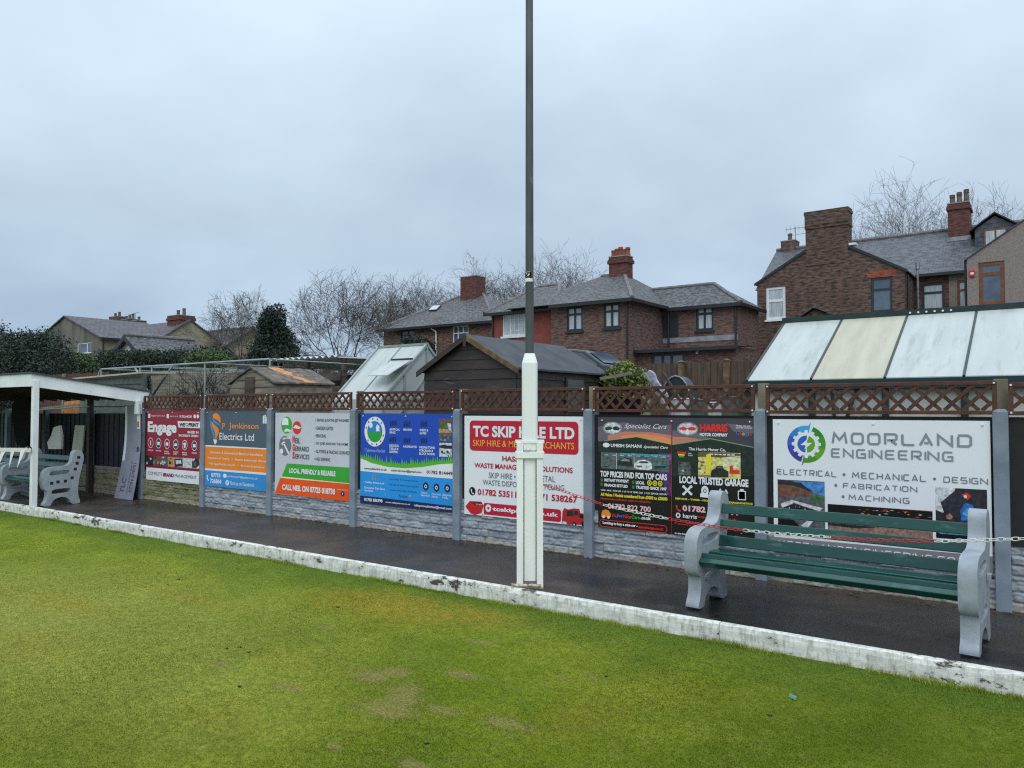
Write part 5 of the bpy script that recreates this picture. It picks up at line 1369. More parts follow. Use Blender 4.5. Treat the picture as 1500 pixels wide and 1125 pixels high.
# aluminium greenhouse with a white roof
gx0, gx1 = at(555, 508, Y=9.9).x, at(625, 506, Y=9.9).x
zr_ = at(590, 507, Y=9.9).z
gh = thing('greenhouse', 'small white glazed ridge greenhouse with an open roof vent', 'greenhouse', ((gx0 + gx1) / 2, 9.9, gz(10)))
ye, ze_ = 8.85, zr_ - .95
for sg, yy in ((-1, ye), (1, 2 * 9.9 - ye)):
    m = MB(); m.prism([(gx0, 9.9, zr_), (gx1, 9.9, zr_), (gx1, yy, ze_), (gx0, yy, ze_)], (0, 0, -.012)); m.build('roof_pane', M['poly_white'], gh)
m = MB()
for x in (gx0, gx1):
    for yy in (ye, 2 * 9.9 - ye): m.beam((x, 9.9, zr_ + .004), (x, yy, ze_ + .004), .045, .04, up=(0, .5, .8))
m.beam((gx0 + (gx1 - gx0) * .5, 9.9, zr_ + .006), (gx0 + (gx1 - gx0) * .5, ye, ze_ + .006), .016, .02, up=(0, .5, .8))
m.beam((gx0 - .02, 9.9, zr_ + .01), (gx1 + .02, 9.9, zr_ + .01), .05, .04)
for x in (gx0, gx1):
    for yy in (ye, 9.35, 9.9, 10.45, 2 * 9.9 - ye): 
        zt_ = zr_ - .95 * abs(yy - 9.9) / 1.05
        m.box(x - .02, x + .02, yy - .018, yy + .018, gz(10), zt_ - .01)
    m.box(x - .018, x + .018, ye + .02, 2 * 9.9 - ye - .02, ze_ - .02, ze_ + .02)
    m.beam((x, 9.0, 1.3), (x, 9.88, ze_ + .4), .03, .03)
m.build('frame', M['alu'], gh)
m = MB(); m.prism([(gx1 - .005, ye, ze_), (gx1 - .005, 9.9, zr_ - .015), (gx1 - .005, 2 * 9.9 - ye, ze_), (gx1 - .005, 2 * 9.9 - ye, gz(10)), (gx1 - .005, ye, gz(10))], (-.006, 0, 0)); m.build('end_pane', M['poly_white'], gh)
m = MB(); m.prism([(gx0 + .005, ye, ze_), (gx0 + .005, 9.9, zr_ - .015), (gx0 + .005, 2 * 9.9 - ye, ze_), (gx0 + .005, 2 * 9.9 - ye, gz(10)), (gx0 + .005, ye, gz(10))], (.006, 0, 0)); m.build('end_pane', M['poly_white'], gh)
m = MB(); m.box(gx0, gx1, ye - .003, ye + .004, gz(9), ze_ - .004); m.box(gx0, gx1, 2 * 9.9 - ye - .003, 2 * 9.9 - ye + .004, gz(9), ze_ - .004); m.build('side_pane', M['poly_white'], gh)
v0, v1 = at(569, 528.5, Y=9.42), at(603, 528.5, Y=9.35)
m = MB(); m.prism([(v0.x, 9.50, v0.z + .0), (gx1 + .02, 9.50, v0.z + .0), (gx1 + .02, 8.95, v0.z - .28), (v0.x, 8.95, v0.z - .28)], (0, 0, .012)); m.build('roof_vent', M['poly_white'], gh)
m = MB(); m.beam((v0.x, 9.50, v0.z + .02), (gx1 + .04, 9.50, v0.z + .02), .03, .03); m.build('vent_bar', M['anthracite'], gh)

# long greenhouse with white roof sheets on the right
lg = thing('long_greenhouse', 'long dark green framed greenhouse roofed with white and cream sheets', 'greenhouse', (0, 9.2, gz(9)))
YB, YT = 8.55, 10.0
xb = [at(p, 556, Y=YB).x for p in (1094, 1188, 1296, 1412)]; xb += [xb[-1] + 1.03 * k for k in range(1, 4)]
zb = at(1300, 554.5, Y=YB).z; ztp = at(1300, 465, Y=YT).z
for i, (a, b) in enumerate(zip(xb[:-1], xb[1:])):
    m = MB(); g_ = .012
    m.prism([(a + g_, YB, zb), (b - g_, YB, zb), (b - g_, YT, ztp), (a + g_, YT, ztp)], (0, 0, .012))
    o = m.build('roof_sheet', M['poly_cream' if i == 1 else 'poly_white'], lg)
    if i == 1: o['label'] = 'yellowed cream roof sheet'
m = MB()
for x in xb: m.beam((x, YB, zb + .004), (x, YT, ztp + .004), .022, .035, up=(0, -.5, .8))
m.beam((xb[0] - .03, YT + .02, ztp + .02), (xb[-1], YT + .02, ztp + .02), .06, .11); m.beam((xb[0] - .03, YB - .02, zb - .05), (xb[-1], YB - .02, zb - .05), .06, .10)
for x in xb: m.box(x - .03, x + .03, YB, YB + .05, gz(9), zb - .05)
m.beam((xb[1], YB + .02, .5), (xb[1] + .45, YB + .02, zb - .1), .03, .03); m.beam((xb[0] + .9, YB + .02, zb - .1), (xb[0] + 1.0, YB + .02, .5), .03, .03)
for x in xb[:1]: m.beam((x, YT, gz(10)), (x, YT, ztp), .05, .05); m.beam((x, 11.4, gz(10)), (x, 11.4, zb), .05, .05); m.beam((x, YT, ztp), (x, 11.4, zb), .05, .04)
m.build('frame', M['green_frame'], lg)
for a, b in zip(xb[:-1], xb[1:]):
    m = MB(); m.box(a + .035, b - .035, YB + .052, YB + .06, gz(9), zb - .06); m.build('wall_sheet', M['poly_grey'], lg)
m = MB(); m.prism([(xb[0] + .01, YB + .06, zb), (xb[0] + .01, YT, ztp), (xb[0] + .01, 11.4, zb), (xb[0] + .01, 11.4, gz(10)), (xb[0] + .01, YB + .06, gz(10))], (.01, 0, 0)); m.build('end_sheet', M['poly_grey'], lg)
m = MB(); m.prism([(xb[0], YT + .05, ztp), (xb[-1], YT + .05, ztp), (xb[-1], 11.4, zb), (xb[0], 11.4, zb)], (0, 0, -.012)); m.build('rear_roof_sheet', M['poly_white'], lg)
for k in range(6):
    q = at(1333 + 12 * k, 457.5 - k * 1.1, Y=YT - .03); m = MB(); m.tube((q.x, YT - .02, ztp + .035), (q.x, YT - .032, ztp + .035), .012, n=8); m.build('bolt_head', M['white_plastic'], lg)

# tube framed cage with netting, left
a, b = at(145, 541, Y=9.5), at(395, 526, Y=9.5)
cg = thing('fruit_cage', 'pale tube framed fruit cage with green netting behind the fence', 'cage', ((a.x + b.x) / 2, 9.9, gz(9.5)))
m = MB(); zc = (a.z + b.z) / 2
m.pipe([(a.x - .05, 9.5, zc - .25), (a.x, 9.5, zc - .08), (a.x + .12, 9.5, zc), (b.x, 9.5, zc)], .021, 8); m.tube((a.x, 12.4, zc), (b.x, 12.4, zc), .018)
px_ = [at(q, 560, Y=9.5).x for q in (148, 205, 222, 300, 395)]
for x in px_: m.tube((x, 9.5, gz(9.5)), (x, 9.5, zc), .018); m.tube((x, 9.5, zc), (x, 12.4, zc), .013); m.tube((x, 12.4, gz(12)), (x, 12.4, zc), .016)
m.tube((px_[2], 9.5, 1.9), (px_[2] - .75, 9.5, zc), .022); m.tube((px_[2], 9.5, 1.9), (px_[2] + .9, 9.5, zc), .022)
m.build('frame', M['alu'], cg)
m = MB(); x = a.x
while x < b.x: m.tube((x, 9.53, gz(9.5)), (x, 9.53, zc), .0022, n=3, cap=False); x += .07
z = .4
while z < zc: m.tube((a.x, 9.535, z), (b.x, 9.535, z), .0022, n=3, cap=False); z += .07
m.build('netting', M['mesh_green'], cg, uv=False)
# boarded fence behind the cage
def board_fence(name, label, x0, x1, y, z0, z1, bm, pmt, posts, bw=.12, seed=0, cat='fence', cap=False):
    t = thing(name, label, cat, ((x0 + x1) / 2, y, z0)); r_ = random.Random(seed); m = MB(); x = x0
    while x < x1 - .03:
        w = bw * r_.uniform(.9, 1.1); m.box(x + .003, x + w - .003, y + r_.uniform(0, .012), y + .03, z0, z1 + r_.uniform(-.015, .015)); x += w
    m.box(x0, x1, y + .031, y + .06, z0 + .3, z0 + .38); m.box(x0, x1, y + .031, y + .06, z1 - .35, z1 - .27); m.build('boards', bm, t)
    for px2 in posts:
        m = MB(); m.box(px2 - .05, px2 + .05, y - .09, y - .002, z0, z1 + .01)
        if cap: m.add([(px2 - .065, y - .105, z1 + .01), (px2 + .065, y - .105, z1 + .01), (px2 + .065, y + .01, z1 + .01), (px2 - .065, y + .01, z1 + .01), (px2, y - .045, z1 + .05)], [(0, 1, 4), (1, 2, 4), (2, 3, 4), (3, 0, 4), (0, 3, 2, 1)])
        m.build('post', pmt, t)
    return t
fa, fb = at(222, 545, Y=13), at(345, 538, Y=13)
board_fence('board_fence', 'weathered upright boards closing the back of the fruit cage', fa.x, fb.x, 13.0, gz(13) - .1, fa.z + .02, M['grey_wood'], M['dark_wood'], [], seed=3)
fa, fb = at(96, 548, Y=12.6), at(160, 548, Y=12.6)
board_fence('red_board_fence', 'low red brown board fence below the dark conifer hedge', fa.x - 4, fb.x, 12.6, gz(12.6), fa.z, M['trellis'], M['post_wood'], [at(96, 550, Y=12.6).x], seed=4)
fa, fb = at(952, 532, Y=13.5), at(1067, 529, Y=13.5)
board_fence('wooden_fence', 'brown upright board fence with orange posts left of the long greenhouse', fa.x, fb.x + 1.4, 13.5, gz(13.5) - .1, fb.z, M['fence_wood'], M['barge'], [at(997, 550, Y=13.4).x, at(1063, 550, Y=13.4).x], seed=5, cap=True)
# lean-to with a pale roof behind the shelter
a, b = at(101, 554, Y=8.6), at(206, 544.5, Y=8.6)
lt = thing('lean_to', 'green boarded lean to with a pale sloping roof behind the white shelter', 'shed', ((a.x + b.x) / 2, 9, gz(9)))
m = MB(); m.prism([(a.x, 8.6, a.z), (b.x, 8.6, b.z), (b.x, 9.4, b.z + .02), (a.x, 9.4, a.z + .02)], (0, 0, -.035)); m.build('roof', M['poly_cream'], lt)
m = MB(); z = gz(9)
for k in range(14):
    if z > b.z - .16: break
    m.add([(a.x + .3, 8.68, z), (b.x - .05, 8.68, z), (b.x - .05, 8.70, min(z + .16, b.z - .06)), (a.x + .3, 8.70, min(z + .16, a.z - .05))], [(0, 1, 2, 3)]); z += .16
m.box(b.x - .06, b.x, 8.66, 8.74, gz(9), b.z - .04); m.build('boards', mat('dull_green_boards', S(92, 104, 94), S(66, 78, 70), 6, .7, .2, 40), lt)
o = MB(); q = at(100, 598, Y=7.95); o.prism([(q.x - .35, 7.9, 1.0), (q.x + .35, 7.9, 1.0), (q.x + .38, 8.0, 1.83), (q.x - .30, 8.0, 1.80)], (0, .03, 0)); tag(o.build('plywood_sheet', M['bare_wood'], None), 'tan plywood sheet leaning behind the navy boards of the shelter', 'board')

# clutter beyond the trellis by the wooden fence
q = at(990, 566, Y=11.2)
wb = thing('wheelbarrow', 'dark green upturned wheelbarrow tray beside the wooden fence', 'wheelbarrow', (q.x, 11.2, gz(11)))
m = MB(); zt9 = at(990, 551, Y=11.2).z
arc = [(q.x + .25 * math.cos(R(a)), 11.2, zt9 - .45 + .45 * math.sin(R(a))) for a in range(0, 181, 15)]
m.prism(arc, (0, .30, 0)); m.build('tray', M['green_frame'], wb, bevel=.01)
m = MB(); m.pipe([(p[0], p[1] - .012, p[2]) for p in arc], .014, 6); m.build('rim', M['galv'], wb)
m = MB()
for dx in (-.18, .18): m.tube((q.x + dx, 11.3, .3), (q.x + dx, 11.35, zt9 - .40), .018)
m.tube((q.x - .18, 11.3, .9), (q.x + .18, 11.3, .9), .018); m.build('legs', M['galv'], wb)
for k, (p0, p1, w, lbl, mt) in enumerate((((880, 555), (925, 547), .05, 'grey timber pole lying across the yellow green bush', 'grey_wood'), ((944, 546), (961, 572), .03, 'thin leaning stick nearest the yellow green bush', 'grey_wood'), ((970, 545), (990, 575), .03, 'thin leaning stick behind the upturned barrow', 'dark_wood'))):
    a, b = at(*p0, Y=10.75 - .1 * k), at(*p1, Y=10.7 - .1 * k)
    if k: b = b + (b - a) * 2.2
    m = MB(); m.beam(a, b, w, w); tag(m.build('garden_stick', M[mt], None), lbl, 'stick')
m = MB(); a = at(958, 553, Y=10.9)
pp = []
for i in range(12):
    t2 = i / 11; pp.append((a.x - .08 + .3 * t2 + .02 * math.sin(t2 * 9), 10.9, a.z + .12 - .42 * t2 ** 1.3))
m.prism(pp + [(p[0] - .10, p[1], p[2] - .12) for p in reversed(pp)], (0, .05, 0)); tag(m.build('plastic_sack', mat('blue_grey_sack', S(96, 100, 130), S(190, 196, 206), 9, .4), None, bevel=.01), 'crumpled blue grey sack hanging by the sticks', 'sack')
r_ = random.Random(9)
crates = [(1030, 592, 'mesh_green'), (1062, 596, 'poly_white'), (1077, 588, 'mesh_green'), (925, 590, 'black'), (1003, 590, 'poly_white'), (895, 588, 'black')]
lab = ['dull green water tub glimpsed through the trellis', 'white plastic tub glimpsed through the trellis', 'slanted green sheet glimpsed through the trellis', 'dark planter glimpsed through the trellis below the bush', 'pale bucket glimpsed through the trellis behind the garage sign', 'dark tub glimpsed through the trellis next to the shed']
for (px3, py3, mt), lb_ in zip(crates, lab):
    p = at(px3, py3, Y=9.3 + r_.uniform(-.3, .5)); m = MB(); rad = r_.uniform(.12, .22); ztop = p.z + .05
    m.tube((p.x, p.y, gz(p.y)), (p.x, p.y, ztop), rad * .85, rad, n=14); m.pipe([(p.x + rad * math.cos(R(a)), p.y + rad * math.sin(R(a)), ztop) for a in range(0, 360, 24)], .012, 6, closed=True)
    tag(m.build('garden_tub', M[mt], None, uv=False), lb_, 'tub')
# ------------------------------------------------------------------ houses beyond the allotments
def front_wall(mb, x0, x1, z0, z1, y, ops=(), rev=.09):
    xs_ = sorted({x0, x1, *[o[0] for o in ops], *[o[1] for o in ops]}); zs_ = sorted({z0, z1, *[o[2] for o in ops], *[o[3] for o in ops]})
    for a, b in zip(xs_[:-1], xs_[1:]):
        for c, d in zip(zs_[:-1], zs_[1:]):
            if any(o[0] <= a and b <= o[1] and o[2] <= c and d <= o[3] for o in ops): continue
            mb.add([(a, y, c), (b, y, c), (b, y, d), (a, y, d)], [(0, 1, 2, 3)])
    for a, b, c, d in ops:
        mb.add([(a, y, c), (b, y, c), (b, y, d), (a, y, d), (a, y + rev, c), (b, y + rev, c), (b, y + rev, d), (a, y + rev, d)], [(0, 1, 5, 4), (1, 2, 6, 5), (2, 3, 7, 6), (3, 0, 4, 7)])
def window(par, x0, x1, z0, z1, y, fm, pm, vm=(), hm=(), fw=.065, sill=None, grid=None):
    yy = y + .035
    m = MB(); m.box(x0, x1, yy, yy + .05, z0, z0 + fw); m.box(x0, x1, yy, yy + .05, z1 - fw, z1); m.box(x0, x0 + fw, yy + .002, yy + .048, z0 + fw, z1 - fw); m.box(x1 - fw, x1, yy + .002, yy + .048, z0 + fw, z1 - fw)
    for u in vm: x = x0 + (x1 - x0) * u; m.box(x - fw / 2, x + fw / 2, yy + .003, yy + .047, z0 + fw, z1 - fw)
    for v in hm: z = z1 - (z1 - z0) * v; m.box(x0 + fw, x1 - fw, yy + .005, yy + .045, z - fw / 2, z + fw / 2)
    if grid:
        ga, gb, nx3, nz3 = grid
        for i in range(1, nx3): x = x0 + (x1 - x0) * (ga + (gb - ga) * i / nx3); m.box(x - .014, x + .014, yy + .01, yy + .04, z0 + fw, z1 - fw)
        for i in range(1, nz3): z = z0 + (z1 - z0) * i / nz3; m.box(x0 + (x1 - x0) * ga, x0 + (x1 - x0) * gb, yy + .012, yy + .038, z - .014, z + .014)
    w = m.build('window', fm, par)
    m = MB(); m.box(x0 + .01, x1 - .01, yy + .03, yy + .034, z0 + .01, z1 - .01); m.build('pane', pm, w)
    if sill is not None:
        m = MB(); m.box(x0 - .06, x1 + .06, y - .07, y + .03, z0 - .09, z0 - .002); m.build('sill', sill, w)
    return w
def hip(mb, x0, x1, y0, y1, ze, zr, rx0, rx1, ry, o=.28, m=0):
    a, b, c, d = (x0 - o, y0 - o, ze), (x1 + o, y0 - o, ze), (x1 + o, y1 + o, ze), (x0 - o, y1 + o, ze); p, q = (rx0, ry, zr), (rx1, ry, zr)
    mb.add([a, b, c, d, p, q], [(0, 1, 5, 4), (1, 2, 5), (2, 3, 4, 5), (3, 0, 4), (0, 3, 2, 1)], m)
    return a, b, c, d, p, q
def gutter(par, pts, r=.06, m=None, name='gutter'):
    o = MB()
    for a, b in zip(pts[:-1], pts[1:]): o.beam(a, b, .11, .13)
    o.build(name, m or M['gutter'], par)
def downpipe(par, x, y, z0, z1, m=None, r=.045):
    o = MB(); o.tube((x, y, z0), (x, y, z1), r, n=8); o.build('downpipe', m or M['gutter'], par)
def ridge(par, pts, r=.09):
    o = MB()
    for a, b in zip(pts[:-1], pts[1:]):
        a, b = Vector(a), Vector(b); n = max(1, int((b - a).length / .4))
        for i in range(n): o.tube(a.lerp(b, (i + .02) / n), a.lerp(b, (i + .98) / n), r * 1.03, r * .97, n=8)
    o.build('ridge_tiles', M['ridge'], par)
def chimney(par, x0, x1, y0, y1, z0, z1, bm, npots, pm, courses=True, hpot=.4):
    m = MB(); m.box(x0, x1, y0, y1, z0, z1)
    if courses: m.box(x0 - .06, x1 + .06, y0 - .06, y1 + .06, z1 - .30, z1 - .15); m.box(x0 - .03, x1 + .03, y0 - .03, y1 + .03, z1 - .149, z1 - .08)
    c = m.build('chimney', bm, par)
    m = MB(); m.box(x0 - .02, x1 + .02, y0 - .02, y1 + .02, z1 + .002, z1 + .05); m.build('cap', M['lead'], c)
    for i in range(npots):
        x = x0 + (x1 - x0) * (i + .5) / npots; y = (y0 + y1) / 2; hh = hpot * (.85 + .3 * ((i * 7) % 3) / 2)
        m = MB(); m.tube((x, y, z1 + .05), (x, y, z1 + .05 + hh * .75), .13, .10, n=10); m.tube((x, y, z1 + .05 + hh * .75), (x, y, z1 + .05 + hh), .125, .115, n=10); m.build('pot', pm, c)
    return c
def flat(px, py, Y): p = at(px, py, Y=Y); return p.x, p.z
def opening(a, b, Y): x0, z1 = flat(*a, Y); x1, z0 = flat(*b, Y); return (x0, x1, z0, z1)
def block(mb, x0, x1, y0, y1, z0, z1):
    """side and back walls only"""
    mb.add([(x0, y0, z0), (x1, y0, z0), (x1, y1, z0), (x0, y1, z0), (x0, y0, z1), (x1, y0, z1), (x1, y1, z1), (x0, y1, z1)], [(1, 2, 6, 5), (2, 3, 7, 6), (3, 0, 4, 7)])

GH = 1.7
# A: brick house with a skylight, left
A = thing('brick_house', 'brick house with one broad chimney and a skylight in its slate roof', 'house', (-27.5, 34.5, GH))
YA = 31.0; x0, z_ = flat(562, 483, YA); x1, _z = flat(722, 470, YA); ze = (z_ + _z) / 2
oa = opening((587, 483.5), (608, 500), YA); ob = opening((663, 477), (686, 507), YA)
oa = (oa[0], oa[1], oa[2], ze - .12); ob = (ob[0], ob[1], ob[2], ze - .12)
m = MB(); front_wall(m, x0, x1, GH, ze, YA, (oa, ob)); block(m, x0, x1, YA, YA + 7, GH, ze); m.build('wall', M['brick_mixed'], A, fix=False)
window(A, *oa, YA, M['anthracite'], M['glass'], (.5,), (.45,), sill=M['post']); window(A, *ob, YA, M['upvc'], M['glass'], (.33, .66), (.35,), sill=M['upvc'])
zr = at(690, 433, Y=YA + 3.5).z; xm = at(690, 433, Y=YA + 3.5).x
m = MB(); a, b, c, d, p, q = hip(m, x0, x1, YA, YA + 7, ze, zr, xm - .9, xm + .9, YA + 3.5); m.build('roof', M['tiles'], A)
ridge(A, [a, p, q, b]); gutter(A, [(a[0], a[1] - .02, a[2] - .08), (b[0], b[1] - .02, b[2] - .08)])
k0, k1 = at(676, 430, Y=YA + 3.0).x, at(699, 430, Y=YA + 3.0).x; zt = at(690, 405.5, Y=YA + 3).z
chimney(A, k0, k1, YA + 2.9, YA + 3.75, ze + 1.2, zt, M['brick_chim'], 0, M['pot'], courses=False)
dp = at(639, 500, Y=YA - .06); downpipe(A, dp.x, YA - .07, GH, ze - .35, M['upvc']); m = MB(); m.tube((dp.x, YA - .07, ze - .35), (dp.x - .35, YA - .2, ze - .1), .045); m.build('downpipe', M['upvc'], A)
def on_slope(px_, py_, P0, n_):   # ray against a roof plane
    D = at(px_, py_, d=1) - Vector((0, 0, CAMZ)); k = (Vector(P0) - Vector((0, 0, CAMZ))).dot(n_) / D.dot(n_); return Vector((0, 0, CAMZ)) + D * k
na = (Vector(b) - Vector(a)).cross(Vector(p) - Vector(a)).normalized()
if na.z < 0: na = -na
sk = [on_slope(*t2, a, na) + na * .03 for t2 in ((628, 456.5), (640, 455.5), (647, 448.5), (634, 449.5))]
m = MB(); m.prism(sk, na * .05); w = m.build('skylight', M['anthracite'], A); m = MB(); cc = sum(sk, Vector()) / 4; m.prism([cc + (v - cc) * .86 + na * .052 for v in sk], na * .004); m.build('pane', M['glass_curtain'], w)

# B: red rendered wing
YR = 28.4
B = thing('red_house', 'red painted house wing with one white grid window, between the two brick houses', 'house', (-20, 31, GH))
x0, za = flat(720, 461, YR); x1, zb_ = flat(814, 449, YR); ze = (za + zb_) / 2
o1 = opening((736, 462), (769.5, 491), YR)
m = MB(); front_wall(m, x0, x1, GH, ze, YR, (o1,)); block(m, x0, x1, YR, YR + 6.5, GH, ze); m.build('wall', M['render_red'], B, fix=False)
window(B, *o1, YR, M['upvc'], M['glass_curtain'], (.34,), (), fw=.075, sill=M['upvc'], grid=(.36, 1, 4, 4))
pk = at(799, 419, Y=YR + 3.2)
m = MB(); a, b, c, d, p, q = hip(m, x0, x1 + .1, YR, YR + 6.5, ze, pk.z, pk.x - .4, pk.x + .8, YR + 3.2, .25); m.build('roof', M['tiles'], B); ridge(B, [a, p, q, b]); gutter(B, [(a[0], a[1] - .02, a[2] - .08), (x1 - .02, a[1] - .02, a[2] - .08)]); downpipe(B, x0 + .12, YR - .06, GH, ze)

# C: dark brown brick house with hipped slate roof and rear wing
Cc = thing('brown_house', 'dark brown brick house with hipped roofs and a tall chimney with clustered pots', 'house', (-16, 31, GH))
YC = 28.0; x0 = x1 + .02; x1, ze = flat(921, 437.5, YC); 
o1 = opening((830, 449), (853.5, 484), YC); o2 = opening((884, 445.5), (908, 479.5), YC)
o1 = (o1[0], o1[1], o1[2], ze - .12); o2 = (o2[0], o2[1], o2[2], ze - .12)
YE = 31.2; yb2 = YE
m = MB(); front_wall(m, x0, x1, GH, ze, YC, (o1, o2)); block(m, x0, x1, YC, YC + 7.5, GH, ze); m.build('wall', M['brick_brown'], Cc, fix=False)
for o_ in (o1, o2): window(Cc, *o_, YC, M['anthracite'], M['glass_curtain'], (.5,), (.32,), fw=.09, sill=M['anthracite'])
ap = at(906, 402, Y=YC + 3.8)
m = MB(); a, b, c, d, p, q = hip(m, x0 - 2.0, x1, YC, YC + 7.5, ze, ap.z, ap.x - .9, ap.x + .3, YC + 3.8, .3); m.build('roof', M['tiles'], Cc); ridge(Cc, [p, q, b]); gutter(Cc, [(x0 + .1, b[1] - .02, ze - .09), (b[0] + .02, b[1] - .02, ze - .09), (b[0] + .02, c[1], ze - .09)])
k0, k1 = at(895, 400, Y=YC + 3.6).x, at(921, 400, Y=YC + 3.6).x; zt = at(908, 377, Y=YC + 3.6).z
chimney(Cc, k0, k1, YC + 3.4, YC + 4.0, ap.z - .8, zt, M['brick_chim'], 5, M['pot'], hpot=.38)
downpipe(Cc, x1 - .06, YC - .06, 3.5, ze - .1)
# rear wing
wx0 = x1 - .3; wx1, wze = flat(1081, 443.5, YE)
o3 = opening((1019.5, 450), (1045, 483), YE)
m = MB(); front_wall(m, wx0, wx1, GH, wze, YE, (o3,)); block(m, wx0, wx1, YE, YE + 2.6, GH, wze); m.build('wing_wall', M['brick_brown'], Cc, fix=False)
window(Cc, *o3, YE, M['anthracite'], M['glass_curtain'], (.48,), (.3,), fw=.09, sill=M['anthracite'])
r0, r1 = at(976, 423.5, Y=YE + 1.4), at(1046, 414.5, Y=YE + 1.4)
m = MB(); a, b, c, d, p, q = hip(m, wx0 - .8, wx1, YE, YE + 2.7, wze, (r0.z + r1.z) / 2, r0.x - .8, r1.x, YE + 1.4, .2); m.build('wing_roof', M['tiles'], Cc); ridge(Cc, [p, q, b]); gutter(Cc, [(x1, a[1] - .02, wze - .09), (b[0] + .02, b[1] - .02, wze - .09), (b[0] + .02, c[1], wze - .09)])
downpipe(Cc, at(979, 470, Y=YE - .1).x, YE - .08, 3.5, wze); downpipe(Cc, wx1 - .08, YE - .07, GH, wze)
m = MB(); m.box(x1 + .005, x1 + .75, YE - .02, YE + .02, 4.6, 5.7); m.build('side_window', M['anthracite'], Cc)
# single storey lean-to in the corner
YL = 28.7; lx1, lz = flat(1078, 512, YL); o4 = opening((954, 518.5), (1003, 540), YL)
ztop = at(1000, 508, Y=YL).z
m = MB(); front_wall(m, x1 + .01, lx1, GH, ztop - .1, YL, (o4,)); block(m, x1 + .01, lx1, YL, YE - .01, GH, ztop - .1); m.build('lean_to_wall', M['brick_brown'], Cc, fix=False)
window(Cc, *o4, YL, M['anthracite'], M['glass'], (.33, .6), (), fw=.1)
m = MB(); m.prism([(x1 - .05, YL - .25, ztop - .10), (lx1 + .15, YL - .25, ztop - .10), (lx1 + .15, YE - .01, ztop + .08), (x1 - .05, YE - .01, ztop + .08)], (0, 0, .05)); m.build('lean_to_roof', M['slate'], Cc)
gutter(Cc, [(x1 - .05, YL - .28, ztop - .13), (lx1 + .18, YL - .28, ztop - .13)]); m = MB(); m.box(x1 + .01, wx1 - .02, YE - .025, YE - .003, ztop + .4, ztop + .62); m.build('flashing', M['lead'], Cc)
m = MB(); q = at(1010, 514, Y=YL - .1); m.tube((q.x + .3, YL - .1, q.z - .1), (q.x + .3, YL, q.z), .05); m.build('flue', M['upvc'], Cc)

# D: Victorian terrace on the right
D = thing('terrace_house', 'old sooty brick terrace house whose gable carries a very wide chimney', 'house', (-9, 38, GH))
YG = 37.0; YM = 39.6
x0, ze = flat(1109, 417, YG); x1, ze2 = flat(1325, 394, YG); ze = (ze + ze2) / 2
xa, za = flat(1212, 347, YG)
xa = (x0 + x1) / 2
w1 = opening((1122, 421.5), (1151, 467), YG); w2 = opening((1275.5, 407.5), (1307.5, 456), YG)
w1 = (w1[0], w1[1], w1[2], min(w1[3], ze - .03)); w2 = (w2[0], w2[1], w2[2], min(w2[3], ze - .03))
m = MB(); front_wall(m, x0, x1, GH, ze, YG, (w1, w2), .12); m.add([(x0, YG, ze), (x1, YG, ze), (xa, YG, za)], [(0, 1, 2)]); block(m, x0, x1, YG, YM + .5, GH, ze); m.build('gable_wall', M['brick_old'], D, fix=False)
window(D, *w1, YG, M['upvc'], M['glass_curtain'], (), (.42,), fw=.12, sill=M['upvc']); window(D, *w2, YG, M['anthracite'], M['glass'], (), (.35,), fw=.1, sill=M['post'])
for w in (w2,):
    m = MB(); m.prism([(w[0] - .12, YG - .012, w[3] + .005), (w[1] + .12, YG - .012, w[3] + .005), (w[1] + .2, YG - .012, w[3] + .26), ((w[0] + w[1]) / 2, YG - .012, w[3] + .32), (w[0] - .2, YG - .012, w[3] + .26)], (0, .01, 0)); m.build('lintel', M['brick_red'], D)
k0_, k1_ = at(1180, 340, Y=YG).x, at(1242, 340, Y=YG).x
for sg, xo in ((-1, x0), (1, x1)):
    k = (za - ze) / abs(xo - xa); oo = xo + sg * .12
    m = MB(); m.prism([(xa, YG + .02, za + .06), (oo, YG + .02, ze - k * .12 + .06), (oo, YM + 4, ze - k * .12 + .06), (xa, YM + 4, za + .06)], (0, 0, -.05)); m.build('wing_roof', M['slate'], D)
    xk = k0_ if sg < 0 else k1_; zk = za - k * abs(xk - xa)
    m = MB(); m.prism([(xk, YG - .07, zk + .08), (oo, YG - .07, ze - k * .12 + .08), (oo, YG - .07, ze - k * .12 - .04), (xk, YG - .07, zk - .06)], (0, .028, 0)); m.build('verge', M['gutter'], D)
k0, k1 = at(1180, 340, Y=YG).x, at(1242, 340, Y=YG).x; zc_ = at(1210, 309, Y=YG).z
m = MB()
m.box(k0, k1, YG - .02, YG + .8, za - 1.25, zc_ - .75); m.box(k0 - .03, k1 + .03, YG - .06, YG + .83, zc_ - .749, zc_ - .62); m.box(k0 - .02, k1 + .02, YG - .08, YG + .82, zc_ - .619, zc_ - .12); m.box(k0 - .05, k1 + .05, YG - .09, YG + .85, zc_ - .119, zc_ + .02)
m.box(k0 + .6, k0 + .75, YG - .03, YG - .021, za - .3, za)
c_ = m.build('chimney', M['brick_old'], D); m = MB(); m.prism([(k0 - .05, YG - .1, zc_ + .021), (k1 + .05, YG - .1, zc_ + .021), (k1 + .02, YG + .85, zc_ + .08), (k0, YG + .85, zc_ + .08)], (0, 0, .03)); m.build('cap', M['dark_wood'], c_)
m = MB(); m.box(k1 + .05, k1 + .35, YG - .1, YG + .3, za - .52, za - .42); m.build('flashing', M['upvc'], D)
downpipe(D, x1 + .09, YG + .25, GH, ze - .2); 
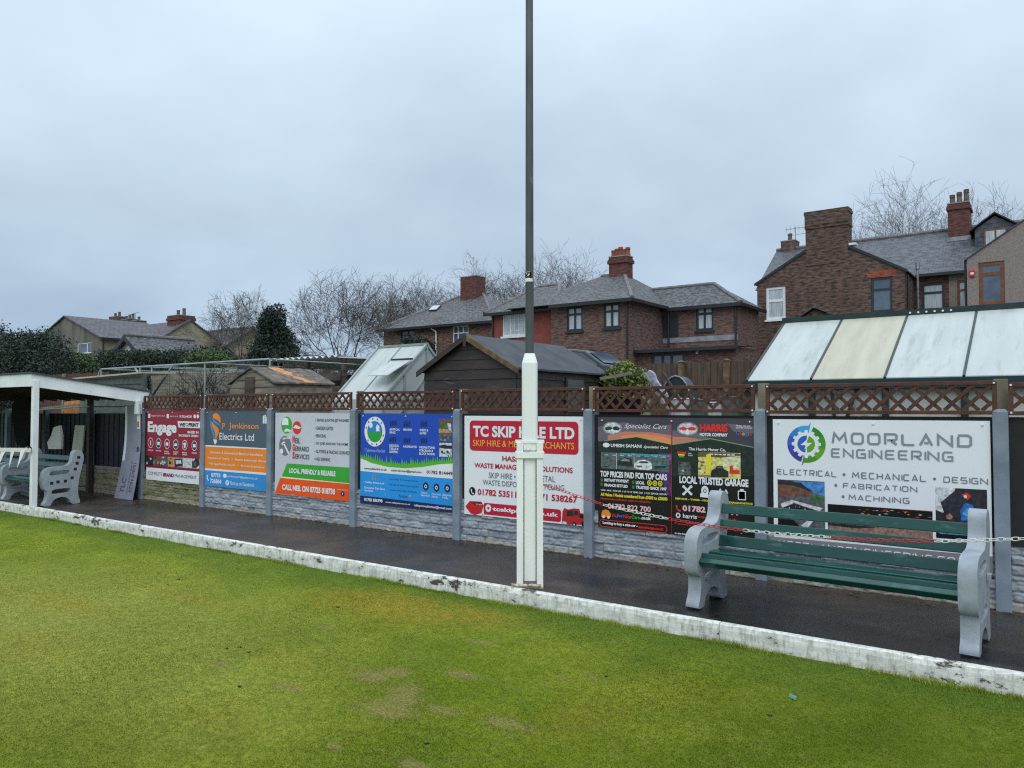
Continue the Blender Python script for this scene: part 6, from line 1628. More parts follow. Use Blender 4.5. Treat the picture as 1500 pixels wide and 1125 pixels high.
# main range with rear slope facing us
mx0 = at(1138, 400, Y=43).x; mx1 = 6.5
mze = at(1380, 398, Y=YM).z; mzr = at(1388, 338, Y=43).z
o5 = opening((1350, 416), (1384, 460), YM)
xs2 = at(1390, 420, Y=YM).x
m = MB(); front_wall(m, x1 - .3, xs2, GH, mze, YM, (o5,)); m.build('main_wall', M['brick_old'], D, fix=False)
window(D, *o5, YM, M['anthracite'], M['glass_curtain'], (), (.3,), fw=.1, sill=M['post'])
m = MB(); block(m, mx0 + .1, mx1, YM, 46.4, GH, mze); m.add([(mx0 + .1, YM, mze), (mx0 + .1, 46.4, mze), (mx0 + .1, 43, mzr - .1)], [(0, 1, 2)]); m.build('end_wall', M['brick_old'], D, fix=False)
o6 = opening((1402, 411), (1417, 458), YM)
m = MB(); front_wall(m, xs2, mx1, GH, mze, YM, (o6,)); m.build('dashed_wall', M['pebble'], D, fix=False); window(D, *o6, YM, M['brown_upvc'], M['glass_curtain'], (), (.3,), fw=.1)
m = MB(); m.prism([(mx0, 43, mzr), (mx1, 43, mzr), (mx1, YM - .25, mze - .1), (mx0, YM - .25, mze - .1)], (0, 0, -.06)); m.prism([(mx0, 43.01, mzr), (mx1, 43.01, mzr), (mx1, 46.6, mze - .1), (mx0, 46.6, mze - .1)], (0, 0, -.06)); m.build('main_roof', M['slate'], D)
ridge(D, [(mx0, 43, mzr + .02), (mx1, 43, mzr + .02)], .11); gutter(D, [(x1 + .1, YM - .28, mze - .13), (at(1416, 396, Y=YM - .28).x, YM - .28, mze - .13)])
gp_ = at(1344, 430, Y=YM - .5); m = MB(); m.tube((gp_.x, YM - .4, GH), (gp_.x, YM - .4, mze + .15), .06); m.tube((gp_.x, YM - .4, mze + .15), (gp_.x, YM - .4, mze + .45), .10, .08); m.build('soil_pipe', M['galv'], D)
ck0, ck1 = at(1390, 330, Y=42.4).x, at(1421, 330, Y=42.4).x; ckz = at(1405, 300, Y=42.4).z
chimney(D, ck0, ck1, 42.0, 43.2, mze + 1.2, ckz, M['brick_chim'], 3, M['buffpot'], hpot=.6)
m = MB(); m.box(ck0 - .05, ck1 + .05, 41.93, 41.995, mzr - .75, mzr - .55); m.build('flashing', M['lead'], D)
sk0, sk1 = at(1147, 360, Y=43.2).x, at(1168, 360, Y=43.2).x; c9 = chimney(D, sk0, sk1, 42.8, 43.6, mze + 1.5, at(1157, 355, Y=43.2).z, M['brick_old'], 1, M['buffpot'], courses=False, hpot=.5)
m = MB(); zz = at(1157, 336, Y=43.2).z; m.tube((sk1 - .1, 43.2, zz - 1.4), (sk1 - .1, 43.2, zz + .1), .02); m.tube((sk0 + .1, 43.2, zz), (sk1 + 1.1, 43.2, zz + .05), .012); m.tube((sk0 + .3, 43.2, zz - .35), (sk1 + 1.0, 43.2, zz - .3), .012)
for k in range(8): m.tube((sk0 + .2 + .22 * k, 43.0, zz + .01), (sk0 + .2 + .22 * k, 43.4, zz + .01), .007, n=4); m.tube((sk0 + .2 + .22 * k, 43.2, zz - .2), (sk0 + .2 + .22 * k, 43.2, zz + .2), .007, n=4)
m.build('aerial', M['galv'], D)
# dormer in the main roof
dx0, dx1 = at(1428, 345, Y=41.2).x, at(1488, 345, Y=41.2).x; dz1 = at(1455, 333, Y=41.2).z; dz0 = at(1455, 366, Y=41.2).z; dza = at(1457, 313, Y=41.2).z; dxm = (dx0 + dx1) / 2
m = MB(); m.prism([(dx0, 41.2, dz0), (dx1, 41.2, dz0), (dx1, 41.2, dz1), (dxm, 41.2, dza - .1), (dx0, 41.2, dz1)], (0, 2.5, 0)); dm = m.build('dormer', M['slate'], D)
for sg in (-1, 1):
    m = MB(); m.prism([(dxm, 41.0, dza), (dxm + sg * ((dx1 - dx0) / 2 + .22), 41.0, dz1 - .12), (dxm + sg * ((dx1 - dx0) / 2 + .22), 43, dz1 - .12), (dxm, 43, dza)], (0, 0, .06)); m.build('dormer_roof', M['shed_dark'], dm)
dw0, dw1 = at(1441, 350, Y=41.15).x, at(1476, 350, Y=41.15).x; wz0, wz1 = at(1458, 360, Y=41.15).z, at(1458, 335, Y=41.15).z
m = MB(); m.box(dw0, dw1, 41.14, 41.19, wz0, wz1); w = m.build('dormer_window', M['brown_upvc'], D); m = MB(); m.box(dw0 + .08, (dw0 + dw1) / 2 - .04, 41.13, 41.139, wz0 + .08, wz1 - .08); m.box((dw0 + dw1) / 2 + .04, dw1 - .08, 41.13, 41.139, wz0 + .08, wz1 - .08); m.build('pane', M['glass_curtain'], w)
# outbuilding gable showing above the long greenhouse
og = thing('outhouse', 'low brick outhouse with a small slate gable just above the long greenhouse', 'outhouse', (-9, 33, GH))
q0, q1, qa = at(1176, 465, Y=34), at(1222, 463, Y=34), at(1193, 453, Y=34)
m = MB(); m.prism([(q0.x, 34, GH), (q1.x, 34, GH), (q1.x, 34, q1.z), (qa.x, 34, qa.z), (q0.x, 34, q0.z)], (0, 2, 0)); m.build('wall', M['brick_old'], og)
m = MB(); m.prism([(qa.x, 33.8, qa.z + .05), (q1.x + .1, 33.8, q1.z), (q1.x + .1, 36, q1.z), (qa.x, 36, qa.z + .05)], (0, 0, .06)); m.prism([(qa.x, 33.8, qa.z + .05), (q0.x - .1, 33.8, q0.z), (q0.x - .1, 36, q0.z), (qa.x, 36, qa.z + .05)], (0, 0, .06)); m.build('roof', M['slate'], og)
# E: pebble-dashed wing next door
E_ = thing('pebbledash_house', 'pebble dashed house end with a brown framed window at the right edge', 'house', (0, 36.5, GH))
YP = 36.2; x0, ze = flat(1416, 380, YP); xp, zp = flat(1500, 323, YP); sl2 = (zp - ze) / (xp - x0); xa = x0 + 3.1; za = ze + sl2 * 3.1; x1 = x0 + 6.2
o7 = opening((1433, 385), (1472.5, 444.5), YP)
wtop = o7[3]
# wall below and beside the window, cut under the sloping verge
m = MB(); front_wall(m, x0, x1, GH, ze, YP, ((o7[0], o7[1], o7[2], min(o7[3], ze)),) if o7[3] <= ze else ((o7[0], o7[1], o7[2], ze),), .1)
if o7[3] > ze:
    m.add([(x0, YP, ze), (o7[0], YP, ze), (o7[0], YP, ze + sl2 * (o7[0] - x0))], [(0, 1, 2)])
    m.add([(o7[0], YP, wtop), (o7[1], YP, wtop), (o7[1], YP, ze + sl2 * (o7[1] - x0)), (o7[0], YP, max(wtop, ze + sl2 * (o7[0] - x0)))], [(0, 1, 2, 3)])
    m.add([(o7[1], YP, ze), (x1, YP, ze), (xa, YP, za), (o7[1], YP, ze + sl2 * (o7[1] - x0))], [(0, 1, 2, 3)])
else: m.add([(x0, YP, ze), (x1, YP, ze), (xa, YP, za)], [(0, 1, 2)])
block(m, x0, x1, YP, YM - .01, GH, ze); m.build('wall', M['pebble'], E_, fix=False)
window(E_, *o7, YP, M['brown_upvc'], M['glass'], (), (.28,), fw=.14, sill=M['brown_upvc'])
for sg, xo in ((-1, x0), (1, x1)):
    m = MB(); oo = xo + sg * .08; m.prism([(xa, YP - .06, za + .05), (oo, YP - .06, ze - sl2 * .08 + .05), (oo, YM + 3, ze - sl2 * .08 + .05), (xa, YM + 3, za + .05)], (0, 0, -.04)); m.build('roof', M['slate'], E_)
downpipe(E_, x0 - .06, YP + .1, GH, ze)
q = at(1424, 400, Y=YP - .05); m = MB(); m.box(q.x - .1, q.x + .1, YP - .06, YP - .002, q.z - .16, q.z + .12); w = m.build('alarm_box', M['red_plastic'], E_, bevel=.02); m = MB(); m.box(q.x - .06, q.x + .06, YP - .066, YP - .061, q.z - .06, q.z + .03); m.build('alarm_label', M['white_plastic'], w)

# F..: far left buildings
Fh = thing('rendered_house', 'long low house with a dirty grey rendered gable and brown tiled roof', 'house', (-50, 24, GH))
YF = 23.0; xa, za = flat(96, 464, YF); xr, ze = flat(147, 494, YF); xl = 2 * xa - xr; ybk = at(215.5, 475.5, X=xa).y
of = opening((113, 503), (134, 517), YF)
m = MB(); front_wall(m, xl, xr, GH, ze, YF, (of,)); m.add([(xl, YF, ze), (xr, YF, ze), (xa, YF, za)], [(0, 1, 2)]); m.build('gable_wall', M['render_grey'], Fh, fix=False)
window(Fh, *of, YF, M['upvc'], M['glass'], (.66,), ())
m = MB(); block(m, xl, xr, YF, ybk, GH, ze); m.build('wall', M['render_cream'], Fh, fix=False)
k = (za - ze) / (xr - xa)
for sg, xo in ((-1, xl), (1, xr)):
    m = MB(); oo = xo + sg * .25; m.prism([(xa, YF - .12, za + .08), (oo, YF - .12, ze - k * .25 + .08), (oo, ybk, ze - k * .25 + .08), (xa, ybk, za + .08)], (0, 0, -.08)); m.build('roof', M['tiles_brown'], Fh)
gutter(Fh, [(xr + .3, YF - .1, ze - k * .25), (xr + .3, ybk, ze - k * .25)]); downpipe(Fh, xr + .08, YF + .15, GH, ze - .2)
# block behind: chimneys and a higher cross roof
Gh = thing('far_house', 'far brown tiled house with a brick chimney on its end gable', 'house', (-48, 40, GH))
p0, p1 = at(216, 475.5, Y=ybk + 1), at(262, 472, Y=ybk + 1)
gx = at(280, 480, Y=ybk + 1).x; zr = p0.z
m = MB(); m.prism([(p0.x - 3, ybk + 1, zr), (gx, ybk + 1, zr), (gx + .05, ybk - 2.4, zr - 2.2), (p0.x - 3, ybk - 2.4, zr - 2.2)], (0, 0, -.1)); m.prism([(p0.x - 3, ybk + 1.01, zr), (gx, ybk + 1.01, zr), (gx, ybk + 5, zr - 2.4), (p0.x - 3, ybk + 5, zr - 2.4)], (0, 0, -.1)); m.build('roof', M['tiles_brown'], Gh)
m = MB(); m.prism([(gx - .1, ybk - 2.2, GH), (gx - .1, ybk + 4.8, GH), (gx - .1, ybk + 4.8, zr - 2.35), (gx - .1, ybk + 1, zr - .06), (gx - .1, ybk - 2.2, zr - 2.2)], (-6, 0, 0)); m.build('wall', M['render_cream'], Gh)
a, b = at(257, 470, Y=ybk + 1), at(274, 450, Y=ybk + 1); chimney(Gh, a.x, b.x, ybk + .4, ybk + 1.6, zr - 1.2, b.z - .6, M['brick_chim'], 2, M['buffpot'], hpot=.5)
for (l, r, tp, n) in ((166, 178, 464, 2), (183, 197, 468, 3), (199, 208, 470, 1)):
    a, b = at(l, 480, Y=ybk + 6), at(r, tp, Y=ybk + 6)
    chimney(Gh, a.x, b.x, ybk + 5.6, ybk + 6.4, zr - 4, b.z, M['brick_old'], n, M['buffpot'], courses=False, hpot=.4)
m = MB(); m.box(at(160, 480, Y=ybk + 6).x, at(212, 480, Y=ybk + 6).x, ybk + 5, ybk + 9, GH, at(190, 480, Y=ybk + 6).z); m.build('rear_wall', M['render_grey'], Gh)
q = at(198, 458, Y=ybk + 6); m = MB(); m.tube((q.x, ybk + 6, q.z - 1.2), (q.x, ybk + 6, q.z), .03); m.tube((q.x - .9, ybk + 6, q.z - .1), (q.x + .7, ybk + 6, q.z), .02); m.build('aerial', M['galv'], Gh)
# bungalow roof in front
Bh = thing('bungalow', 'low bungalow with a white gable peak and a long grey roof above the clipped hedge', 'bungalow', (-42, 24, GH))
YB2 = 21.0; xa, za = flat(190, 493.8, YB2); yb3 = at(284, 501, X=xa).y; xr = xa + 2.6; ze = za - 1.7
m = MB(); m.prism([(xa - 2.6, YB2, GH), (xr, YB2, GH), (xr, YB2, ze), (xa, YB2, za - .05), (xa - 2.6, YB2, ze)], (0, yb3 - YB2, 0)); m.build('wall', M['upvc'], Bh)
for sg in (-1, 1):
    m = MB(); m.prism([(xa, YB2 - .3, za + .08), (xa + sg * 2.9, YB2 - .3, ze - .12), (xa + sg * 2.9, yb3, ze - .12), (xa, yb3, za + .08)], (0, 0, -.08)); m.build('roof', M['tiles'], Bh)
    m = MB(); m.prism([(xa, YB2 - .33, za + .1), (xa + sg * 2.9, YB2 - .33, ze - .1), (xa + sg * 2.9, YB2 - .33, ze - .35), (xa, YB2 - .33, za - .18)], (0, .026, 0)); m.build('barge_board', M['gutter'], Bh)
ridge(Bh, [(xa, YB2 - .3, za + .1), (xa, yb3, za + .1)], .12)
Lh = thing('low_house', 'low dark roofed house half hidden behind the bare tree and conifer', 'house', (-38, 33, GH))
a, b = at(246, 489, Y=33), at(372, 483.5, Y=33); zr = (a.z + b.z) / 2
m = MB(); m.prism([(a.x, 33, zr), (b.x, 33, zr), (b.x, 30, zr - 1.9), (a.x, 30, zr - 1.9)], (0, 0, -.1)); m.prism([(a.x, 33.01, zr), (b.x, 33.01, zr), (b.x, 36, zr - 1.9), (a.x, 36, zr - 1.9)], (0, 0, -.1)); m.build('roof', M['tiles'], Lh); ridge(Lh, [(a.x, 33, zr), (b.x, 33, zr)], .12)
m = MB(); m.prism([(a.x + .2, 30.3, GH), (a.x + .2, 35.7, GH), (a.x + .2, 35.7, zr - 1.9), (a.x + .2, 33, zr - .15), (a.x + .2, 30.3, zr - 1.9)], (b.x - a.x - .4, 0, 0)); m.build('wall', M['render_cream'], Lh)

# parked car beyond the shed
car = thing('parked_car', 'dark grey car parked between the shed and the brown house', 'car', (0, 0, 0))
prof = [(-2.1, .35), (-2.15, .75), (-2.1, 1.0), (-1.95, 1.45), (-1.6, 1.68), (-.3, 1.74), (.35, 1.66), (1.05, 1.18), (1.95, 1.02), (2.15, .85), (2.18, .45), (2.1, .33)]
m = MB(); m.prism([(x, -.88, z) for x, z in prof], (0, 1.76, 0)); m.build('body', M['car_paint'], car, bevel=.06)
m = MB()
for w in ([(-1.75, 1.1), (-1.62, 1.52), (-1.1, 1.58), (-1.1, 1.1)], [(-1.02, 1.1), (-1.02, 1.58), (-.2, 1.62), (-.2, 1.1)], [(-.12, 1.1), (-.12, 1.62), (.28, 1.56), (.86, 1.16), (.8, 1.1)]):
    m.prism([(x, -.89, z) for x, z in w], (0, -.006, 0))
m.build('side_window', M['glass'], car); m = MB(); m.prism([(.45, -.7, 1.62), (.45, .7, 1.62), (1.02, .76, 1.22), (1.02, -.76, 1.22)], (.012, 0, .015)); m.build('windscreen', M['glass'], car)
for x in (-1.35, 1.4):
    for y in (-.9, .72): m = MB(); m.tube((x, y, .33), (x, y + .18, .33), .33, n=18); w = m.build('wheel', M['tyre'], car); m = MB(); m.tube((x, y - .01, .33), (x, y + .19, .33), .2, n=12); m.build('rim', M['galv'], w)
m = MB(); m.prism([(2.16, -.8, .72), (2.16, -.5, .72), (2.16, -.5, .9), (2.16, -.8, .9)], (.012, 0, 0)); m.build('headlight', M['glass'], car)
for y in (-.7, .7): m = MB(); m.beam((-1.5, y, 1.75), (-.1, y, 1.78), .03, .03); m.build('roof_rail', M['gutter'], car)
q = at(868, 511.5, Y=23.3); car.location = (q.x - .15, 23.3, q.z - 1.76)
# ------------------------------------------------------------------ trees, hedges, plants
def seg_mesh(S_, sides=3):
    """array of segments (p,q,r0,r1) -> tapered tubes"""
    P = np.array([s[0] for s in S_]); Q = np.array([s[1] for s in S_]); r0 = np.array([s[2] for s in S_]); r1 = np.array([s[3] for s in S_])
    d = Q - P; L = np.linalg.norm(d, axis=1, keepdims=True); d = d / np.maximum(L, 1e-9)
    ref = np.where(np.abs(d[:, 2:3]) > .9, np.array([[1., 0, 0]]), np.array([[0, 0, 1.]]))
    a = np.cross(d, ref); a /= np.linalg.norm(a, axis=1, keepdims=True); b = np.cross(d, a)
    V = []
    for c, r in ((P, r0), (Q, r1)):
        for k in range(sides):
            t = 2 * math.pi * k / sides
            V.append(c + (a * math.cos(t) + b * math.sin(t)) * r[:, None])
    V = np.stack(V, 1); n = len(S_)
    F = np.array([(k, (k + 1) % sides, sides + (k + 1) % sides, sides + k) for k in range(sides)])
    F = (F[None] + (np.arange(n) * 2 * sides)[:, None, None]).reshape(-1, 4)
    return V.reshape(-1, 3), F
def bare_tree(label, base, h, cw, seed, counts=(7, 5, 5, 4, 3), name='bare_tree', group='bare winter trees behind the gardens', r=None, trunk=.22, tw=.009, cat='tree', low=.16):
    """h height, cw crown half width: limbs fork and fork again inside a rounded, uneven envelope"""
    h = h * .92
    r_ = np.random.default_rng(seed); trunkS, twigS = [], []
    fr = [trunk, .40, .28, .19, .12, .08]; R0 = r or h * .017
    zc, rz = h * (1 + low) / 2, h * (1 - low) / 2
    ph = r_.uniform(0, 6.28, 4)
    def inside(q):
        az = math.atan2(q[1], q[0]); w = cw * (1 + .18 * math.sin(2 * az + ph[0]) + .14 * math.sin(3 * az + ph[1]))
        e_ = rz * (.94 + .14 * math.sin(q[0] * 4 / cw + ph[2]) + .10 * math.sin(q[0] * 9 / cw + ph[3]))
        return (q[0] ** 2 + q[1] ** 2) / w ** 2 + ((q[2] - zc) / e_) ** 2 < 1
    def grow(p, d, L, rad, lev):
        n = (4, 6, 5, 4, 3, 2)[min(lev, 5)]; q = p.copy(); pts = [(q.copy(), d.copy(), rad)]
        out = np.array([q[0], q[1], 0]); bend = r_.normal(0, .10, 3)
        for i in range(n):
            d = d + r_.normal(0, (.05, .13, .17, .17, .18, .2)[min(lev, 5)], 3) + bend * (lev > 0) + np.array([0, 0, (.03, .10, .08, .06, .05, .04)[min(lev, 5)]]); d /= np.linalg.norm(d)
            q2 = q + d * L / n; ra = rad * (1 - .6 * i / n); rb = rad * (1 - .6 * (i + 1) / n)
            if lev > 1 and not inside(q2 * (1 if lev < 3 else .9)) and (lev < 3 or r_.random() < .6): break
            (trunkS if lev < 2 else twigS).append((q, q2, max(ra, tw), max(rb, tw * .8))); q = q2; pts.append((q.copy(), d.copy(), rb))
            if lev == 1 and not inside(q2): break
        n = len(pts) - 1
        if lev >= len(counts) or n < 1: return
        k = counts[lev]
        for i in range(k):
            t = (.55 if lev == 0 else .30) + (.45 if lev == 0 else .70) * (i + r_.uniform(0, .9)) / k
            j = min(int(t * n), n - 1); f = min(t * n - j, 1)
            pp = pts[j][0] * (1 - f) + pts[j + 1][0] * f; dd = pts[j + 1][1]; rr2 = pts[j][2] * (1 - f) + pts[j + 1][2] * f
            az = 2.4 * i + r_.uniform(-.7, .7) + lev
            ang = r_.uniform(.30, 1.0) * min(1.25, .75 * cw / (rz)) if lev == 0 else r_.uniform(.3, .85)
            a = np.cross(dd, [0, 0, 1.]) if abs(dd[2]) < .95 else np.array([1., 0, 0]); a /= np.linalg.norm(a); b = np.cross(dd, a)
            grow(pp, dd * math.cos(ang) + (a * math.cos(az) + b * math.sin(az)) * math.sin(ang), h * fr[lev + 1] * r_.uniform(.7, 1.25), rr2 * r_.uniform(.45, .7), lev + 1)
    grow(np.zeros(3), np.array([.03, 0, 1.]), h * fr[0] * 1.3, R0, 0)
    t = thing(name, label, cat, base, group)
    for S_, nm, mt in ((trunkS, 'trunk', M['bark']), (twigS, 'crown', M['bark'] if 'fruit' in name + group else M['twig'])):
        if not S_: continue
        v, f = seg_mesh(S_, 5 if nm == 'trunk' else 3); big_mesh(nm, v + np.array(base), f, mt, t)
    return t
def tree_at(px_, pytop, dep, **k):
    p = at(px_, pytop, d=dep / 1.0); g0 = gz(p.y); return (p.x, p.y, g0), p.z - g0
TREES = [(350, 419, 46, 62, 11, 'wide bare tree left of the dark conifer'), (500, 388, 40, 78, 12, 'tall bare tree standing clear between the conifer and the brick houses'), (578, 396, 56, 52, 13, 'bare tree close to the left end of the brick house roof'),
         (632, 382, 62, 50, 19, 'bare tree rising directly above the skylight of the brick house'), (680, 370, 64, 52, 14, 'bare tree behind the broad chimney of the brick house'), (738, 376, 66, 46, 15, 'bare tree just left of the dark steel pole'), (828, 341, 58, 84, 16, 'largest bare tree crown behind the houses, right of the steel pole'), (918, 396, 66, 30, 18, 'low bare treetop behind the chimney with clustered pots'),
         (1350, 230, 60, 108, 17, 'tall bare tree rising behind the slate terrace roof'), (1466, 272, 62, 50, 20, 'bare treetop behind the dormer at the right edge')]
for px_, top_, dep, hw, seed, lab_ in TREES:
    b, h = tree_at(px_, top_, dep); bare_tree(lab_, b, h, hw * dep / FPX, seed, counts=(9, 6, 5, 4, 3) if seed == 17 else (8, 5, 5, 4, 3) if seed == 12 else (7, 6, 5, 4, 3), tw=.0065 if dep < 50 else .008)
b, h = tree_at(312, 503, 17.2); bare_tree('small bare fruit tree by the cage, left of the torn roofed shed', b, h, .75, 41, counts=(6, 5, 4, 2), trunk=.2, group='bare fruit trees in the allotment', tw=.008, r=.075)
b, h = tree_at(283, 522, 17.4); bare_tree('dark pruned fruit tree low against the cage boards', b, h, .6, 43, counts=(5, 4, 3), trunk=.2, group='bare fruit trees in the allotment', tw=.011, r=.07)
for k, (px_, top_, dep) in enumerate(((432, 488, 27), (462, 494, 26), (480, 500, 25), (520, 496, 27), (545, 490, 28), (558, 500, 26), (405, 496, 25), (375, 505, 25), (350, 500, 26))):
    b, h = tree_at(px_, top_, dep); bare_tree(['leafless shrub just right of the conifer', 'twiggy shrub above the left end of the corrugated roof', 'twiggy shrub above the middle of the corrugated roof', 'leafless shrub below the tall bare tree', 'leafless shrub by the brick house corner', 'twiggy shrub beside the white greenhouse ridge', 'brown twiggy shrub in front of the conifer', 'brown twiggy shrub left of the conifer foot', 'leafless shrub over the small torn shed'][k],
        b, h, .75, 60 + k, counts=(9, 6, 5, 3), name='bare_shrub', group='leafless shrubs along the back gardens', trunk=.1, tw=.009, r=.04, cat='shrub', low=0)

def leaf_quads(P, size, seed, flat=.0):
    r_ = np.random.default_rng(seed); n = len(P)
    u = r_.normal(size=(n, 3)); u /= np.linalg.norm(u, axis=1, keepdims=True); w = r_.normal(size=(n, 3)); v = np.cross(u, w); v /= np.linalg.norm(v, axis=1, keepdims=True)
    s = (size * r_.uniform(.6, 1.4, n))[:, None]
    V = np.stack([P - u * s, P + v * s * .45, P + u * s, P - v * s * .45], 1).reshape(-1, 3)
    return V, (np.arange(n)[:, None] * 4 + np.arange(4)[None]).astype(int)
def clumps(centers, radii, n, seed, shell=.55):
    r_ = np.random.default_rng(seed); c = np.array(centers); rad = np.array(radii); w = rad.prod(axis=1) ** .67; idx = r_.choice(len(c), n, p=w / w.sum())
    d = r_.normal(size=(n, 3)); d /= np.linalg.norm(d, axis=1, keepdims=True); k = shell + (1 - shell) * r_.random(n) ** .5
    k *= 1 + .17 * r_.normal(size=n)
    return c[idx] + d * rad[idx] * k[:, None]
def leafy(name, label, cat, base, centers, radii, n, size, mt, seed, trunkm=None, group=None, core=.62):
    t = thing(name, label, cat, base, group)
    v, f = leaf_quads(clumps(centers, radii, n, seed), size, seed + 1); big_mesh('foliage', v, f, mt, t)
    m = MB(); r_ = random.Random(seed)
    for c, r in zip(centers, radii):
        m.tube((c[0], c[1], base[2] - .05), c, .03 + .02 * r[0], .02, n=5)
        for k in range(4): m.tube(c, (c[0] + r_.uniform(-.7, .7) * r[0], c[1] + r_.uniform(-.7, .7) * r[1], c[2] + r_.uniform(-.3, .7) * r[2]), .015, .006, n=4)
    m.build('stems', M['bark'], t, uv=False)
    return t
# dark conifer hedge on the left
r_ = random.Random(3); ce, ra = [], []
for k in range(26):
    px_ = -70 + 158 * k / 25; tp = np.interp(px_, [-70, 0, 12, 28, 45, 70, 85, 95, 108], [484, 482, 488, 496, 488, 494, 495, 500, 510]) + r_.uniform(-2, 5)
    p = at(px_, tp, Y=13.6 + r_.uniform(-.3, .5)); zt = p.z; z = 1.2
    while z < zt - .3: ce.append((p.x + r_.uniform(-.2, .2), p.y + r_.uniform(-.3, .3), z)); ra.append((.75, .8, .75)); z += .7
    ce.append((p.x, p.y, zt - .38)); ra.append((.32, .35, .45))
leafy('conifer_hedge', 'tall dark conifer hedge with a ragged top at the left edge', 'hedge', (at(20, 540, Y=13.6).x, 13.6, gz(13)), ce, ra, 90000, .055, M['conifer'], 5)
ce, ra = [], []
for k in range(30):
    px_ = 142 + 197 * k / 29; p = at(px_, np.interp(px_, [134, 150, 200, 260, 339], [511, 511, 511, 515, 517]) + r_.uniform(-1, 1.5), Y=17.3)
    for z in np.arange(1.4, p.z - .2, .55): ce.append((p.x, 17.5, z)); ra.append((.55, .55, .5))
    ce.append((p.x, 17.5, p.z - .3)); ra.append((.5, .5, .3))
leafy('clipped_hedge', 'long clipped green hedge below the bungalow roof', 'hedge', (at(230, 540, Y=17.3).x, 17.4, gz(17)), ce, ra, 60000, .05, M['hedge'], 8)
q = at(118, 517, Y=16); leafy('garden_bush', 'lighter green bush in the gap between the conifer hedge and the clipped hedge', 'bush', (q.x, 16, gz(16)), [(q.x - .3, 16, q.z - .5), (q.x + .35, 16, q.z - .6), (q.x, 16, q.z - 1.3)], [(.6, .5, .5), (.5, .5, .5), (.9, .6, .7)], 7000, .06, M['foliage'], 9)
q = at(312, 514, Y=16.5); leafy('garden_bush', 'mid green bush right of the clipped hedge below the bare tree', 'bush', (q.x + .2, 16.2, gz(16)), [(q.x - .3, 16.2, q.z - .4), (q.x + .6, 16.2, q.z - .45), (q.x + .1, 16.2, q.z - 1)], [(.6, .5, .4), (.6, .5, .4), (1.1, .6, .6)], 7000, .06, M['foliage'], 10)
# upright conifer in the middle
q = at(400, 452, d=37); g0 = gz(q.y); hh = q.z - g0; ce, ra = [], []
for k in range(26):
    f_ = k / 25; z = g0 + .6 + (hh - .9) * f_; w = 1.35 * (1 - .72 * f_ ** 1.6) * (.9 + .2 * r_.random())
    ce.append((q.x + r_.uniform(-.4, .4) * (1 - f_), q.y + r_.uniform(-.4, .4), z)); ra.append((w, w, .55))
leafy('conifer_tree', 'dark bushy evergreen tree among the bare trees', 'tree', (q.x, q.y, g0), ce, ra, 42000, .075, M['conifer'], 21)
# yellow green bush by the wooden fence
q = at(914, 527, Y=11.6); ce = [(q.x + dx, 11.6 + dy, q.z + dz) for dx, dy, dz in ((0, 0, -.25), (-.22, 0, -.38), (.22, .05, -.36), (0, .1, -.55), (-.1, -.1, -.75), (.15, 0, -.8))]
leafy('privet_bush', 'yellow green clipped bush between the dark shed and the wooden fence', 'bush', (q.x, 11.6, gz(11.6)), ce, [(.22, .25, .22)] * 6, 5200, .035, M['privet'], 31)
# climber growth against the brick house
q = at(611, 496, Y=30); leafy('garden_bush', 'dark bush below the left window of the brick house', 'bush', (q.x, 29.6, gz(29)), [(q.x, 29.6, q.z - .4), (q.x + .7, 29.6, q.z - .5), (q.x + .3, 29.6, q.z - 1.3)], [(.7, .6, .45), (.7, .6, .4), (1.1, .8, .9)], 5200, .09, M['hedge'], 33)

# ------------------------------------------------------------------ grass: short sward in front, longer tufts along the edging
rng = np.random.default_rng(2)
def blades(X, Y, Z0, hgt, wid, lean):
    n = len(X); az = rng.uniform(0, 2 * math.pi, n); la = rng.uniform(0, 2 * math.pi, n); ll = hgt * lean * rng.uniform(.2, 1, n)
    b = np.stack([X, Y, Z0], 1); s = np.stack([np.cos(az), np.sin(az), np.zeros(n)], 1) * (wid / 2)[:, None]
    tip = b + np.stack([np.cos(la) * ll, np.sin(la) * ll, hgt], 1)
    V = np.stack([b - s, b + s, tip], 1).reshape(-1, 3); return V, np.arange(3 * n).reshape(-1, 3)
def zl(X, Y): return -.13 - .02 * np.clip((5.75 - Y) / 1.2, 0, 1) + .006 * np.sin(2.1 * X + Y * 1.3) * np.sin(1.7 * Y) * np.minimum(1, (5.75 - Y) / .3) - .002
n = 760000
# positions drawn over the part of the green the photo shows, denser near the camera
ppx, ppy = rng.uniform(-330, 1830, n), 1330 - 590 * rng.random(n) ** .62
dx = (ppx - 750) / FPX; dy = (ppy - 562.5) / FPX
D3 = np.array(FW)[None] + dx[:, None] * np.array(RT)[None] - dy[:, None] * np.array(UPV)[None]
k = (-.14 - CAMZ) / D3[:, 2]; X = D3[:, 0] * k; Y = D3[:, 1] * k
ok = (Y < 5.70) & (D3[:, 2] < 0); X, Y, kk = X[ok], Y[ok], k[ok]
sc_ = np.array([[*at(a, b, Z=-.13)[:2], c, d] for a, b, c, d, e in SCARS])
